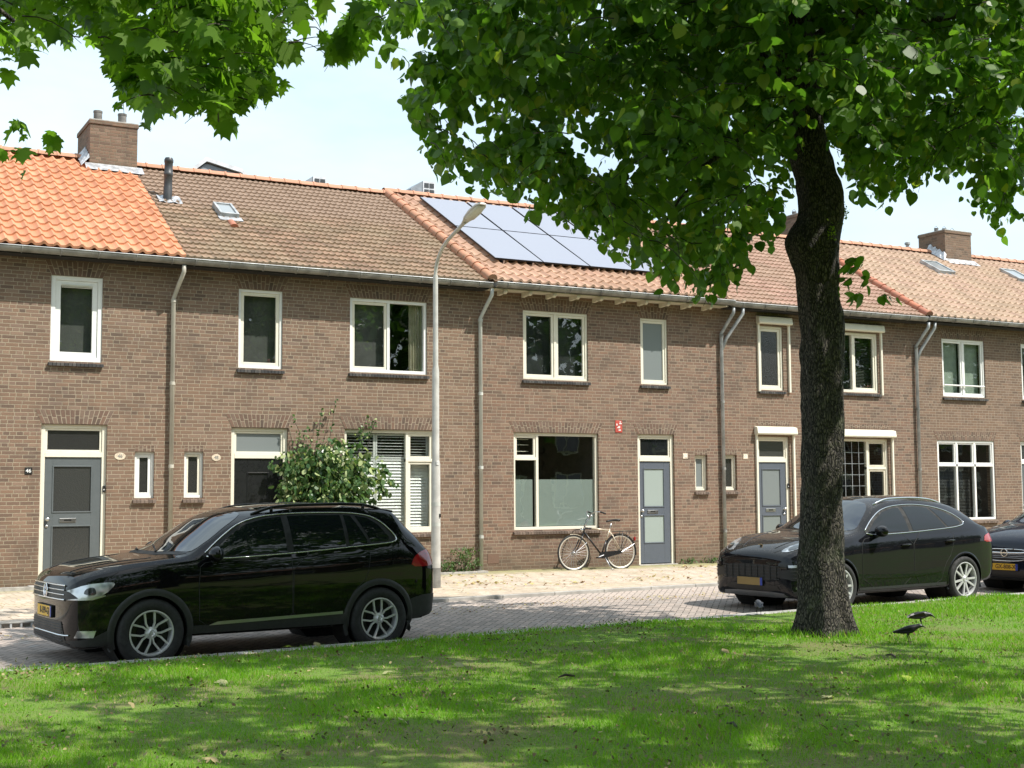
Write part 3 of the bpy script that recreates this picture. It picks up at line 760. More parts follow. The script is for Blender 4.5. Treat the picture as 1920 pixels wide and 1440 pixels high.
for a in ((24.46, 26.42, 2.715, .21), (27.36, 28.35, 2.725, .21), (24.72, 26.19, 5.205, .24), (27.50, 28.30, 5.205, .24)): lintel(hE, *a)
gutter(hE, 23.86, 29.75, 5.62, -.42, .08, 'zinc_dark', .6)
roof(hE, 23.85, 29.75, 'tileE', 'ridge', prof_s, .215, .345, .03, 8, verge=23.92, step=.034)
for o in hE.children:
    for c in o.children:
        if c.name.startswith('verge_tile'): c.data.materials[0] = M['ridge_red']
rooflight(hE, 27.35, 27.95, 3.35, 4.15, .13)
hF = house('terraced_house', 29.75, 'last brick house at the right edge, of which mainly the pinkish roof shows')
wall(hF, 29.75, 35.7, [(30.6, 31.6, -.02, 2.7), (32.5, 34.5, .78, 2.71)], M['brickE'])
door(hF, 30.6, 31.6, -.02, 2.70, 2.15, 'doorgrey', 'hammered', [(.14, .82, .12, .46), (.14, .82, .55, .93)], 'hammered_d', 'l')
window(hF, 32.5, 34.5, .78, 2.71, [(0, .5, 0, 1, None, 'glass', 'grey'), (.5, 1, 0, 1, None, 'glass', 'grey')], 'white')
gutter(hF, 29.75, 35.7, 5.62, -.42, .08, 'zinc_dark', .6)
roof(hF, 29.75, 35.7, 'tileE', 'ridge', prof_s, .215, .345, .03, 8, step=.034)
rooflight(hF, 30.45, 31.05, 3.35, 4.15, .13)
chimney(hE, 28.80, 29.84, 3.60, 4.6, 7.4, 8.88, [(29.0, 4.1, .06, .13), (29.32, 4.1, .06, .15), (29.64, 4.1, .06, .13)], hoops=True)
q = MB(); q.lathe([(.05, 0), (.05, .3), (.08, .3), (.08, .36), (.05, .37), (0, .4)], (28.0, 4.25, 8.2), (0, 0, 1), 14); q.build('flue_pipe', M['zinc'], hE, smooth=True, auto=40)
chimney(hD, 23.95, 24.6, 4.25, 5.0, 7.6, 9.0, [(24.15, 4.6, .06, .12)], flashing=False, hoops=True)

# ---- solar panels, each its own thing
pg = 'solar panels on the salmon roof'
k = 0
x0p, x1p, s0p = 12.66, 17.20, .98
pw = (x1p-x0p)/4
def solar(x, s, w, h, label):
    lift = .20
    mb = MB(); c = roofpt(x+w/2+shear(x+w/2, s+h/2), s+h/2, lift)
    t = .010
    dx = shear(x, s+h)-shear(x, s)
    X = Vector((w/2-.004, 0, 0)); Y = TD*(h/2-.003)+Vector((shear(x+w/2, s+h)-shear(x+w/2, s), 0, 0))*.5
    e = empty('solar_panel', tuple(c), 0, label, 'solar panel', pg)
    mb.obox(c-TN*.002, X, Y, TN*.017); f = mb.build('frame', M['frame_black'], e)
    p = MB(); a = X*(1-t/(w/2)); b = Y*(1-t/(h/2)); q = c+TN*.018
    p.add([q-a-b, q+a-b, q+a+b, q-a+b], [(0, 1, 2, 3)])
    for i, uv in enumerate(((0, 0), (6, 0), (6, 10), (0, 10))): p.uv[i] = uv
    p.build('cells', M['solar'], e)
    r_ = MB()
    for sx in (-.3, .3): r_.obox(c+Vector((sx*w, 0, 0))-TN*.07, (.02, 0, 0), Y, TN*.045)
    r_.build('mounting_rail', M['satin'], e)
    return e
ord_ = ['leftmost', 'second from the left', 'third from the left', 'rightmost']
hp = 1.87
for row in (0, 1):
    for i in range(4):
        solar(x0p+i*pw, s0p+row*(hp+.02), pw, hp, 'dark solar panel in the %s row, %s of four' % (('lower', 'upper')[row], ord_[i]))
# ------------------------------------------------------------------ cars
def carpaint(name, col, flake=0.0, dust_sheen=.25):
    t = NT(name); P = t.obj(); n = t.xyz(t.n('ShaderNodeNewGeometry').outputs['Normal'])
    up = t.rangem(n[2], .55, .95)
    # dust and dried drops on upward faces; higher amounts also paint sky sheen
    d = t.m('MULTIPLY', t.rangem(t.noise(38, P, 3, .6), .56, .70), up)
    d = t.m('ADD', t.m('MULTIPLY', d, dust_sheen), t.m('MULTIPLY', up, dust_sheen*.25))
    c = t.mix(d, col, (.20, .185, .165))
    return t.done(t.bsdf(c, t.m('ADD', .22, t.m('MULTIPLY', d, .4)), 0, t.bump(t.noise(3, P, 1), .02, .05), Coat_Weight=t.m('SUBTRACT', 1.0, t.m('MULTIPLY', d, .8)), Coat_Roughness=.015, Coat_IOR=1.42, Specular_IOR_Level=0.0))
M['paint_black'] = carpaint('black_car_paint', (.0035, .0035, .0045))
M['paint_anthr'] = carpaint('anthracite_car_paint', (.007, .0073, .0095), dust_sheen=.45)  # amount raised so the bonnet carries a painted sky reflection
M['paint_navy'] = carpaint('dark_blue_car_paint', (.012, .015, .028), dust_sheen=.3)
M['cladding'] = simple('plastic_cladding', (.018, .019, .02), .55, 0, .15, 30, .1)
M['car_glass'] = NT('car_glass'); t = M['car_glass']; M['car_glass'] = t.done(t.bsdf((.006, .008, .009), .01, 0, t.bump(t.noise(2.2, t.obj(), 2), .05, .04), Specular_IOR_Level=.5, IOR=1.5))
M['windscreen'] = NT('windscreen_glass'); t = M['windscreen']; M['windscreen'] = t.done(t.bsdf((.01, .012, .015), .01, 0, t.bump(t.noise(2.2, t.obj(), 2), .03, .04), Specular_IOR_Level=.5, IOR=2.3))
M['lamp_glass'] = NT('lamp_glass'); t = M['lamp_glass']
M['lamp_glass'] = t.done(t.bsdf(t.ramp(t.noise(9, t.obj(), 1), [(.38, (.16, .17, .18)), (.5, (.45, .47, .5)), (.62, (.72, .74, .78))]), .22, .6, None, Coat_Weight=1.0, Coat_Roughness=.02))
t = NT('lamp_lens'); M['lamp_lens'] = t.done(t.bsdf((.02, .022, .025), .08, 0, None, Coat_Weight=1.0, Coat_Roughness=.01))
M['lamp_red'] = NT('red_lamp'); t = M['lamp_red']; M['lamp_red'] = t.done(t.bsdf((.33, .008, .012), .08, 0, None, Coat_Weight=1.0, Coat_Roughness=.02))
M['plate_yellow'] = simple('yellow_plate', (.72, .42, .03), .45, 0, .05)
M['plate_ochre'] = simple('ochre_plate', (.26, .17, .055), .6, 0, .1, 3)
M['plate_blue'] = simple('blue_plate', (.02, .05, .35), .4, 0, .05)
M['tyre'] = simple('tyre_rubber', (.016, .016, .017), .75, 0, .25, 30, .3)
M['rim_dark'] = simple('dark_rim', (.025, .026, .028), .35, .6, .1)
M['rim_silver'] = simple('machined_rim', (.58, .58, .59), .38, .35, .05)
M['underbody'] = simple('underbody', (.008, .008, .008), .9)

def chaikin(poly, it=2, keep=()):
    for _ in range(it):
        out = []
        for i, p in enumerate(poly):
            q = poly[(i+1) % len(poly)]
            out += [(p[0]*.78+q[0]*.22, p[1]*.78+q[1]*.22), (p[0]*.22+q[0]*.78, p[1]*.22+q[1]*.78)]
        poly = out
    return poly

class Car:
    def __init__(s, root, P):
        s.root = root; s.P = P
        g = {k: pchip(P['x'], P[k]) for k in P if k not in ('x', 'rl', 'rw', 'axles')}
        s.g = g; s.nose, s.tail = P['x'][0], P['x'][-1]
        xs = []; x = s.nose
        while x < s.tail:
            xs.append(x); e = min(x-s.nose, s.tail-x); x += .012 if e < .12 else .022
        xs.append(s.tail)
        rings = []
        for x in xs: rings.append(s.section(x))
        n = len(rings[0]); V = []; F = []
        for x, r_ in zip(xs, rings):
            V += [(x, -y, z) for y, z in r_] + [(x, y, z) for y, z in r_[-2:0:-1]]
        N = 2*n-2
        for i in range(len(xs)-1):
            for j in range(N): F.append((i*N+j, i*N+(j+1) % N, (i+1)*N+(j+1) % N, (i+1)*N+j))
        F.append(tuple(range(N))[::-1]); F.append(tuple((len(xs)-1)*N+j for j in range(N)))
        s.bvh = BVHTree.FromPolygons([Vector(v) for v in V], F)
        s.V, s.F = V, F
    def section(s, x):
        g = {k: f(x) for k, f in s.g.items()}
        zb, zs, zr, zt = g['zb'], g['zs'], g['zr'], g['zt']; Wb, Wm, Ws, Wr = g['Wb'], g['Wm'], g['Ws'], g['Wr']
        pts = [(0, zb), (Wb*.5, zb), (Wb*.93, zb), (Wb*.985, zb+.015), (Wb, zb+.05)]
        H = zs-zb-.05; z0 = zb+.05
        prof = pchip([0, .25, .55, .72, .9, 1], [Wb, Wb+(Wm-Wb)*.8, Wm, Wm, Ws+(Wm-Ws)*.55, Ws])
        for i in range(1, 17): pts.append((prof(i/16), z0+H*i/16))
        gh = zr-zs
        for i in range(1, 10):
            t = i/9; pts.append((Ws+(Wr-Ws)*t + .035*math.sin(math.pi*t)*min(1, gh/.4), zs+gh*t))
        # rounded shoulder into the top surface
        p = g.get('crown', 2.6)
        for i in range(1, 15):
            a = i/14; y = Wr*math.cos(a*math.pi/2)**.9 if i < 14 else 0
            z = zr+(zt-zr)*(1-(y/Wr)**p)
            pts.append((y, z))
        return pts
    def hit(s, o, d):
        r_ = s.bvh.ray_cast(Vector(o), Vector(d).normalized())
        return r_[0], r_[1]
    def shell(s, mat, axles, R_, name='body', wy=.55):
        bm = bmesh.new(); vs = [bm.verts.new(v) for v in s.V]
        for f in s.F:
            try: bm.faces.new([vs[i] for i in f])
            except ValueError: pass
        kill = []
        for ax, az in axles:
            for v in bm.verts:
                if abs(v.co.y) > wy:
                    d = math.hypot(v.co.x-ax, v.co.z-az)
                    if abs(d-R_) < .014 and d > 1e-6:
                        v.co.x = ax+(v.co.x-ax)*R_/d; v.co.z = az+(v.co.z-az)*R_/d
        for f in bm.faces:
            c = f.calc_center_median()
            if abs(c.y) > wy and any(math.hypot(c.x-ax, c.z-az) < R_ for ax, az in axles): kill.append(f)
        bmesh.ops.delete(bm, geom=kill, context='FACES')
        bmesh.ops.recalc_face_normals(bm, faces=bm.faces)
        for f in bm.faces: f.smooth = True
        me = bpy.data.meshes.new(name); bm.to_mesh(me); bm.free(); me.materials.append(mat)
        me.set_sharp_from_angle(angle=R(38))
        o = link_mesh(name, me, s.root, True)
        for ax, az in axles:
            for sy in (-1, 1):
                w = MB(); w.lathe([(R_+.006, 0), (R_+.006, .41), (.0, .41)], (ax, sy*.86, az), (0, -sy, 0), 32)
                w.build('wheel_well', M['underbody'], o, local=True)
        return o
    def patch(s, name, poly, mat, parent=None, side='L', off=.004, thick=.012, res=.03, smooth=2, dirv=None, seam=None, far=3.0, flip=False):
        """poly in side view (x,z), front view (y,z) or top view (x,y), laid on the body surface"""
        if smooth: poly = chaikin(poly, smooth)
        if side in 'LR':
            sg = -1 if side == 'L' else 1
            E = lambda u, v: Vector((u, 0, v)); d = Vector((0, -sg, 0)); O = Vector((0, sg*far, 0))
        elif side == 'F': E = lambda u, v: Vector((0, u, v)); d = Vector((1, 0, 0)); O = Vector((-far-1, 0, 0))
        elif side == 'B': E = lambda u, v: Vector((0, u, v)); d = Vector((-1, 0, 0)); O = Vector((far+3, 0, 0))
        else: E = lambda u, v: Vector((u, v, 0)); d = Vector((0, 0, -1)); O = Vector((0, 0, far))
        if dirv is not None:
            d = Vector(dirv).normalized(); O = -d*far*1.2
        bm = bmesh.new()
        vs = [bm.verts.new((p[0], p[1], 0)) for p in poly]; bm.faces.new(vs)
        us = [p[0] for p in poly]; vv = [p[1] for p in poly]
        for k in range(1, int((max(us)-min(us))/res)+1):
            bmesh.ops.bisect_plane(bm, geom=bm.verts[:]+bm.edges[:]+bm.faces[:], plane_co=(min(us)+k*res, 0, 0), plane_no=(1, 0, 0))
        for k in range(1, int((max(vv)-min(vv))/res)+1):
            bmesh.ops.bisect_plane(bm, geom=bm.verts[:]+bm.edges[:]+bm.faces[:], plane_co=(0, min(vv)+k*res, 0), plane_no=(0, 1, 0))
        bad = []
        nrm = {}
        for v in bm.verts:
            p, n = s.hit(E(v.co.x, v.co.y)+O, d)
            if p is None: bad.append(v); continue
            if n.dot(d) > 0: n = -n
            nrm[v] = n; v.co = p
        bmesh.ops.delete(bm, geom=bad, context='VERTS')
        if not bm.faces: bm.free(); return None
        base = {v: v.co.copy() for v in bm.verts}
        for v in bm.verts: v.co = base[v]+nrm[v]*off
        for f in bm.faces:
            if f.normal.dot(d) > 0: pass
        bmesh.ops.recalc_face_normals(bm, faces=bm.faces)
        bm.normal_update()
        if bm.faces and sum(f.normal.dot(d) for f in bm.faces) > 0: bmesh.ops.reverse_faces(bm, faces=bm.faces)
        edge = [e for e in bm.edges if e.is_boundary]
        loop = [(e.verts[0].co.copy(), e.verts[1].co.copy()) for e in edge]
        r_ = bmesh.ops.extrude_edge_only(bm, edges=edge)
        for g in r_['geom']:
            if isinstance(g, bmesh.types.BMVert):
                pn, n, i, ds = s.bvh.find_nearest(g.co)
                g.co = pn - (g.co-pn).normalized()*thick*.3 if (g.co-pn).length > 1e-6 else g.co
        for f in bm.faces: f.smooth = True
        me = bpy.data.meshes.new(name); bm.to_mesh(me); bm.free(); me.materials.append(M[mat]); me.set_sharp_from_angle(angle=R(35))
        o = link_mesh(name, me, parent or s.root, True)
        if seam:
            mb = MB(); s.line(mb, poly + [poly[0]], side, seam, off*.2); mb.build('seal', M['rubber'], o, local=True)  # dark line laid round the panel to imitate its shaded gap
        return o
    def pts(s, poly, side, off=.004, step=.03):
        out = []
        for a, b in zip(poly[:-1], poly[1:]):
            L = math.hypot(b[0]-a[0], b[1]-a[1]); n = max(1, int(L/step))
            for i in range(n):
                out.append((a[0]+(b[0]-a[0])*i/n, a[1]+(b[1]-a[1])*i/n))
        out.append(poly[-1]); res = []
        for u, v in out:
            if side in 'LR':
                sg = -1 if side == 'L' else 1; p, n = s.hit((u, sg*3, v), (0, -sg, 0))
            elif side == 'F': p, n = s.hit((-4, u, v), (1, 0, 0))
            elif side == 'B': p, n = s.hit((7, u, v), (-1, 0, 0))
            else: p, n = s.hit((u, v, 3), (0, 0, -1))
            if p is not None:
                d = Vector((0, 1, 0)) if side == 'L' else Vector((0, -1, 0)) if side == 'R' else Vector((1, 0, 0)) if side == 'F' else Vector((0, 0, -1))
                if n.dot(d) > 0: n = -n
                res.append(p+n*off)
        return res
    def line(s, mb, poly, side, r_=.005, off=.002, n=6):
        p = s.pts(poly, side, off)
        if len(p) > 1: mb.tube(p, r_, n)
        return mb

def wheel(root, x, y, rad, w, rrim, spokes, sy, twist=0.0, name='wheel', style='y5', z=None):
    """sy: -1 for the side facing the camera"""
    z = rad if z is None else z
    c = Vector((x, y, z)); ax = Vector((0, sy, 0))
    ax.rotate(Quaternion((0, 0, 1), twist))
    m = MB(); m.lathe([(0, -.09), (rrim*.95, -.09), (rrim*.95, -.12), (0, -.12)], c, ax, 28); m.lathe([(0, -.06), (rrim*.55, -.06), (rrim*.6, -.075)], c, ax, 24)
    h = m.build(name, M['underbody'], root, local=True, smooth=True, auto=40)
    t = MB(); prof = [(rrim, .0), (rrim+.01, .012), (rrim+(rad-rrim)*.35, .028), (rad-.035, .022), (rad-.012, .006), (rad, -.02), (rad, -w+.03), (rad-.02, -w), (rrim, -w)]
    t.lathe(prof, c + ax*.0, ax, 56)
    # tread grooves
    to = t.build('tyre', M['tyre'], h, local=True, smooth=True, auto=50)
    r_ = MB(); r_.lathe([(rrim+.004, .014), (rrim-.010, .016), (rrim-.018, .002), (rrim-.022, -.09), (rrim-.03, -w+.02)], c, ax, 56)
    ro = r_.build('rim', M['rim_silver'], h, local=True, smooth=True, auto=40)
    s_ = MB(); u = Vector((0, 0, 1)); vv = ax.cross(u).normalized()
    def P(a, rr, d): return c + ax*d + (u*math.cos(a)+vv*math.sin(a))*rr
    def bar(a0, r0, a1, r1, w0, w1, d0, d1, th=.02):
        p0 = P(a0, r0, d0); p1 = P(a1, r1, d1); dv = (p1-p0).normalized(); sd = dv.cross(ax).normalized()
        s_.add([p0+sd*w0, p1+sd*w1, p1-sd*w1, p0-sd*w0, p0+sd*w0*1.1-ax*th, p1+sd*w1*1.1-ax*th, p1-sd*w1*1.1-ax*th, p0-sd*w0*1.1-ax*th],
               [(0, 1, 2, 3), (4, 7, 6, 5), (0, 4, 5, 1), (1, 5, 6, 2), (2, 6, 7, 3), (3, 7, 4, 0)])
    for k in range(spokes):
        a = 2*math.pi*(k+.5)/spokes + .1
        if style == 'y5':      # stem that splits into two slim arms
            dd = .62*math.pi/spokes
            for sg in (-1, 1):
                bar(a+sg*.16, rrim*.16, a+sg*dd*.50, rrim*.50, .009, .0085, .004, -.002)
                bar(a+sg*dd*.50, rrim*.47, a+sg*dd, rrim*.965, .0085, .0105, -.002, .006)
        elif style == 'twin':
            for sg in (-1, 1): bar(a+sg*.22, rrim*.18, a+sg*.26, rrim*.965, .015, .014, .002, .006); 
        elif style == 'hubcap': bar(a, rrim*.2, a, rrim*.96, .03, .045, .0, .004)
    s_.lathe([(0, .012), (rrim*.15, .012), (rrim*.2, .004), (rrim*.27, -.004), (rrim*.27, -.03)], c, ax, 24)
    s_.build('spokes', M['rim_silver'], h, local=True, smooth=False)
    d = MB(); d.lathe([(0, -.075), (rrim*.96, -.075)], c, ax, 36); d.build('rim_barrel', M['rim_dark'], h, local=True)
    e = MB()
    e.lathe([(rrim*.115, .0125), (rrim*.13, .015), (rrim*.14, .0125)], c, ax, 20)
    if style == 'y5':
        for p in (((-.6, .75), (-.0, -.05), (.6, .75)), ((-.85, .2), (-.4, -.85), (0, -.05), (.4, -.85), (.85, .2))):
            e.tube([c+ax*.0155+(vv*q[0]*-sy+u*q[1])*rrim*.115 for q in p], .0022, 4)
    e.build('hub_emblem', M['chrome'], h, local=True)
    return h

def plate(car, y, z, w, h, body, face='plate_yellow', side='F', tiltz=0):
    p, n = car.hit((-4 if side == 'F' else 8, y, z), (1 if side == 'F' else -1, 0, 0))
    if p is None: p = Vector((car.nose, y, z))
    x = p.x-.022
    mb = MB(); mb.box(x, x+.03, y-w/2-.008, y+w/2+.008, z-h/2-.008, z+h/2+.008); base = mb.build('number_plate', M['rubber'], car.root, local=True)
    m2 = MB(); m2.box(x-.004, x-.0005, y-w/2+.045, y+w/2, z-h/2, z+h/2); m2.build('plate_face', M[face], base, local=True, bevel=.001)
    m3 = MB(); m3.box(x-.0042, x-.0005, y-w/2, y-w/2+.044, z-h/2, z+h/2); m3.build('country_band', M['plate_blue'], base, local=True)
    return base, x

def emblem_ring(car, y, z, r_, kind, side='F', x=None, parent=None):
    p, n = car.hit((-4, y, z), (1, 0, 0)); x = p.x-.018 if x is None else x
    mb = MB(); N = 28
    mb.tube([(x, y+r_*math.cos(2*math.pi*i/N), z+r_*math.sin(2*math.pi*i/N)) for i in range(N)], r_*.11, 6, closed=True)
    f = lambda a, b: (x, y-a*r_, z+b*r_)
    if kind == 'vw':
        mb.tube([f(-.42, .83), f(-.05, .10), f(.05, .10), f(.42, .83)], r_*.085, 5)
        mb.tube([f(-.86, .42), f(-.42, -.78), f(-.02, -.04), f(.02, -.04), f(.42, -.78), f(.86, .42)], r_*.085, 5)
    elif kind == 'bolt':
        mb.prism([(-1.25, .10), (-.1, .10), (-.0, .22), (1.25, -.02), (1.25, -.10), (.1, -.10), (0, -.22), (-1.25, .02)], lambda a, b: f(a, b), (-.008, 0, 0))
    e = mb.build('emblem', M['chrome'], parent or car.root, local=True, smooth=True, auto=40)
    if kind != 'ring':
        d = MB(); d.lathe([(0, 0), (r_, 0)], (x+.012, y, z), (-1, 0, 0), 24); d.build('emblem_disc', M['black'], e, local=True)
    return e

def mirror(car, side, x, z, paintm, y0, w=.25, h=.17, trim='chrome'):
    sg = -1 if side == 'L' else 1
    bm = bmesh.new(); bmesh.ops.create_icosphere(bm, subdivisions=4, radius=1)
    for v in bm.verts:
        a, b, c = v.co
        f = .5 if a > 0 else 1.0
        v.co = Vector((x + a*.10*f + .02*b, sg*(y0+.12) + b*w*.5, z + c*h*.5*(1-.12*max(0, -b*sg))))
    for f in bm.faces: f.smooth = True
    me = bpy.data.meshes.new('door_mirror'); bm.to_mesh(me); bm.free(); me.materials.append(M[paintm])
    o = link_mesh('door_mirror', me, car.root, True)
    mb = MB(); mb.tube([(x+.03, sg*(y0-.06), z-h*.55), (x+.01, sg*(y0+.02), z-h*.42), (x, sg*(y0+.10), z-h*.30)], [.035, .028, .03], 8); mb.build('mirror_foot', M['cladding'], o, local=True, smooth=True)
    mb = MB(); mb.lathe([(0, 0), (.06, 0)], (x+.052, sg*(y0+.12), z), (1, 0, 0), 20); g = mb.build('mirror_glass', M['sky_glass'], o, local=True)
    return o

def arch_trim(car, ax, az, r0, r1, side, name, mat, a0=-20, a1=200, off=.012):
    sg = -1 if side == 'L' else 1
    n = 44; rows = []
    for i in range(n+1):
        a = R(a0+(a1-a0)*i/n); row = []
        for rr, o in ((r0, .0), (r0, off), ((r0+r1)/2, off), (r1-.01, off*.8), (r1, .0)):
            x = ax+math.cos(a)*rr; z = az+math.sin(a)*rr
            zz = max(z, .16)
            p, nn = car.hit((x, sg*3, zz), (0, -sg, 0))
            if p is None or abs(p.y) < .6:
                pp = None
                for dz in (.02, .05, .08, .12):
                    p2, _ = car.hit((x, sg*3, zz+dz), (0, -sg, 0))
                    if p2 is not None and abs(p2.y) >= .6: pp = p2; break
                y = abs(pp.y) if pp is not None else car.P['Wm'][4]
            else: y = abs(p.y)
            row.append(Vector((x, sg*(y+o-(.05 if rr == r0 and o == 0 else 0)), z)))
        rows.append(row)
    mb = MB(); vs = [p for r_ in rows for p in r_]; k = 5
    mb.add(vs, [(i*k+j, i*k+j+1, (i+1)*k+j+1, (i+1)*k+j) for i in range(n) for j in range(k-1)])
    return mb.build(name, M[mat], car.root, local=True, smooth=True, auto=50)

def handle(car, x, z, side, mat, parent):
    sg = -1 if side == 'L' else 1
    p, n = car.hit((x, sg*3, z), (0, -sg, 0)); y = p.y
    mb = MB(); mb.tube([(x-.10, y+sg*-.004*-1, z-.005), (x-.085, y+sg*.028, z), (x, y+sg*.036, z+.004), (x+.085, y+sg*.03, z+.006), (x+.10, y, z+.004)], [.010, .013, .015, .013, .010], 8)
    return mb.build('door_handle', M[mat], parent, local=True, smooth=True)

# ---------------- the near car (black crossover, yellow plate)
rz = math.atan2(.24, 2.62)
def car_root(name, fx, fy, rz, zg, half, label, group=None):
    n = Vector((-math.sin(rz), math.cos(rz), 0))
    c = Vector((fx, fy, zg)) + n*half
    return empty(name, tuple(c), rz, label, 'car', group)
rt = car_root('parked_car', 3.41, -9.30, rz, -.275, .90, 'black crossover parked beside the lawn at the left, with roof rails and yellow number plate', 'cars parked along the kerb')
P = dict(x=[-.825, -.812, -.78, -.715, -.61, -.43, -.2, .1, .40, .62, .95, 1.25, 1.7, 2.3, 2.70, 2.94, 3.12, 3.30, 3.41, 3.47, 3.50],
  zb=[.42, .34, .26, .22, .22, .24, .26, .28, .29, .29, .29, .29, .29, .29, .30, .30, .31, .33, .36, .42, .48],
  zs=[.70, .76, .84, .90, .945, .985, 1.02, 1.05, 1.075, 1.085, 1.10, 1.115, 1.14, 1.175, 1.21, 1.235, 1.20, 1.12, 1.05, .95, .88],
  zr=[.72, .79, .875, .94, .985, 1.03, 1.065, 1.095, 1.13, 1.25, 1.44, 1.55, 1.61, 1.62, 1.60, 1.56, 1.38, 1.20, 1.08, .97, .90],
  zt=[.76, .84, .94, .99, 1.025, 1.06, 1.095, 1.125, 1.23, 1.37, 1.565, 1.63, 1.665, 1.67, 1.65, 1.61, 1.42, 1.24, 1.11, .99, .91],
  Wb=[.30, .50, .66, .77, .835, .87, .89, .895, .895, .895, .895, .895, .895, .895, .895, .89, .875, .85, .80, .70, .60],
  Wm=[.30, .52, .68, .80, .865, .90, .915, .92, .92, .92, .92, .92, .92, .92, .92, .915, .90, .875, .83, .74, .62],
  Ws=[.28, .48, .64, .75, .81, .85, .865, .875, .875, .875, .873, .872, .87, .868, .865, .86, .85, .83, .78, .69, .57],
  Wr=[.24, .42, .56, .66, .72, .77, .80, .815, .80, .755, .70, .66, .635, .63, .635, .65, .70, .74, .72, .64, .54])
tg = Car(rt, P); AX = [(0, .355), (2.66, .355)]; RR = .40
tg.shell(M['paint_black'], AX, RR)
for s_ in 'LR':
    # doors (front and rear) with their glass, side windows read as one dark band
    fd = tg.patch('door', [(.52, .30), (1.575, .30), (1.575, 1.09), (1.575, 1.12), (.60, 1.07), (.50, 1.0)], 'paint_black', None, s_, .0035, .01, .045, 1, seam=.0045)
    rd = tg.patch('door', [(1.59, .30), (2.16, .30), (2.22, .50), (2.34, .70), (2.50, .82), (2.56, 1.185), (1.59, 1.13)], 'paint_black', None, s_, .0035, .01, .045, 1, seam=.0045)
    handle(tg, 1.42, 1.0, s_, 'paint_black', fd); handle(tg, 2.37, 1.055, s_, 'paint_black', rd)
    band = tg.patch('window_surround', [(.50, 1.085), (.78, 1.30), (1.02, 1.455), (1.30, 1.53), (1.75, 1.555), (2.35, 1.55), (2.62, 1.515), (2.75, 1.44), (2.90, 1.265), (2.87, 1.225), (2.7, 1.21), (1.6, 1.135)], 'rubber', None, s_, .003, .01, .035, 1)
    for poly in ([(.62, 1.115), (.86, 1.305), (1.07, 1.44), (1.32, 1.505), (1.52, 1.525), (1.53, 1.145)],
                 [(1.61, 1.15), (1.60, 1.53), (1.80, 1.537), (2.25, 1.532), (2.255, 1.19)],
                 [(2.30, 1.195), (2.295, 1.53), (2.38, 1.525), (2.55, 1.21)],
                 [(2.58, 1.225), (2.44, 1.52), (2.59, 1.495), (2.70, 1.42), (2.82, 1.265), (2.79, 1.235)]):
        tg.patch('side_window', poly, 'car_glass', None, s_, .0065, .008, .04, 0)
    mb = MB(); tg.line(mb, chaikin([(.50, 1.08), (.78, 1.305), (1.02, 1.465), (1.30, 1.54), (1.75, 1.565), (2.35, 1.56), (2.62, 1.525), (2.77, 1.44), (2.92, 1.265), (2.88, 1.218), (2.7, 1.20), (1.6, 1.125)], 2) , s_, .008, .005); mb.build('window_trim', M['chrome'], tg.root, local=True, smooth=True)
    # roof rail standing on two feet
    g = []
    for i in range(21):
        x = 1.20+1.64*i/20; e = min(i, 20-i)/20
        p, n = tg.hit((x, (-1 if s_ == 'L' else 1)*.615, 3), (0, 0, -1)); g.append(p+Vector((0, 0, .004+.034*min(1, e*7))))
    mb = MB(); mb.tube(g, [.012]+[.017]*19+[.012], 8)
    for i in (3, 17): mb.tube([g[i], g[i]-Vector((0, 0, .05))], .02, 8)
    mb.build('roof_rail', M['satin'] if False else M['paint_black'], tg.root, local=True, smooth=True)
    mb = MB(); tg.line(mb, [(.30, .93), (.6, .925), (1.6, .955), (2.4, .985), (3.2, 1.02)], s_, .004, .001); mb.build('crease_line', M['paint_black'], tg.root, local=True, smooth=True)
    tg.patch('sill_trim', [(.44, .22), (2.24, .22), (2.24, .44), (.44, .40)], 'cladding', None, s_, .008, .01, .05, 0)
    tg.patch('sill_strip', [(.62, .40), (.72, .435), (2.19, .465), (2.19, .435), (.9, .405)], 'satin', None, s_, .013, .008, .05, 0)
    for ax in (0, 2.66): arch_trim(tg, ax, .355, .385, .455, s_, 'arch_trim', 'cladding', -22, 202)
    tg.patch('headlight', [(-.83, .72), (-.81, .80), (-.66, .875), (-.40, .895), (-.38, .865), (-.48, .775), (-.60, .725)], 'lamp_glass', None, s_, .006, .01, .02, 1)
    tg.patch('headlight_housing', [(-.83, .715), (-.81, .815), (-.78, .80), (-.72, .735)], 'black', None, s_, .009, .008, .02, 0)
    tg.patch('projector', [(-.68, .77), (-.66, .83), (-.58, .85), (-.56, .77)], 'lamp_lens', None, s_, .011, .006, .02, 2)
    tg.patch('indicator_strip', [(-.80, .715), (-.68, .735), (-.48, .765), (-.48, .755), (-.60, .72)], 'satin', None, s_, .011, .006, .02, 0)
    tg.patch('tail_light', [(3.08, .93), (3.12, 1.04), (3.26, 1.115), (3.45, 1.12), (3.48, .95), (3.30, .925)], 'lamp_red', None, s_, .006, .01, .02, 1)
    tg.patch('fog_light', [(-.74, .34), (-.72, .41), (-.56, .41), (-.58, .34)], 'lamp_glass', None, s_, .012, .01, .02, 0)
    mirror(tg, s_, .66, 1.15, 'paint_black', .90)
    mb = MB(); tg.line(mb, [(-.34, .99), (-.45, .93), (-.44, .80)], s_, .003, .0); mb.build('wing_seam', M['rubber'], tg.root, local=True)
    tg.patch('lower_bumper', [(-.82, .22), (-.82, .30), (-.60, .33), (-.42, .42), (-.39, .50), (-.38, .22)], 'cladding', None, s_, .006, .01, .03, 0)
    tg.patch('rear_bumper', [(3.00, .28), (3.08, .56), (3.25, .60), (3.49, .60), (3.49, .30), (3.3, .24)], 'cladding', None, s_, .006, .01, .03, 0)
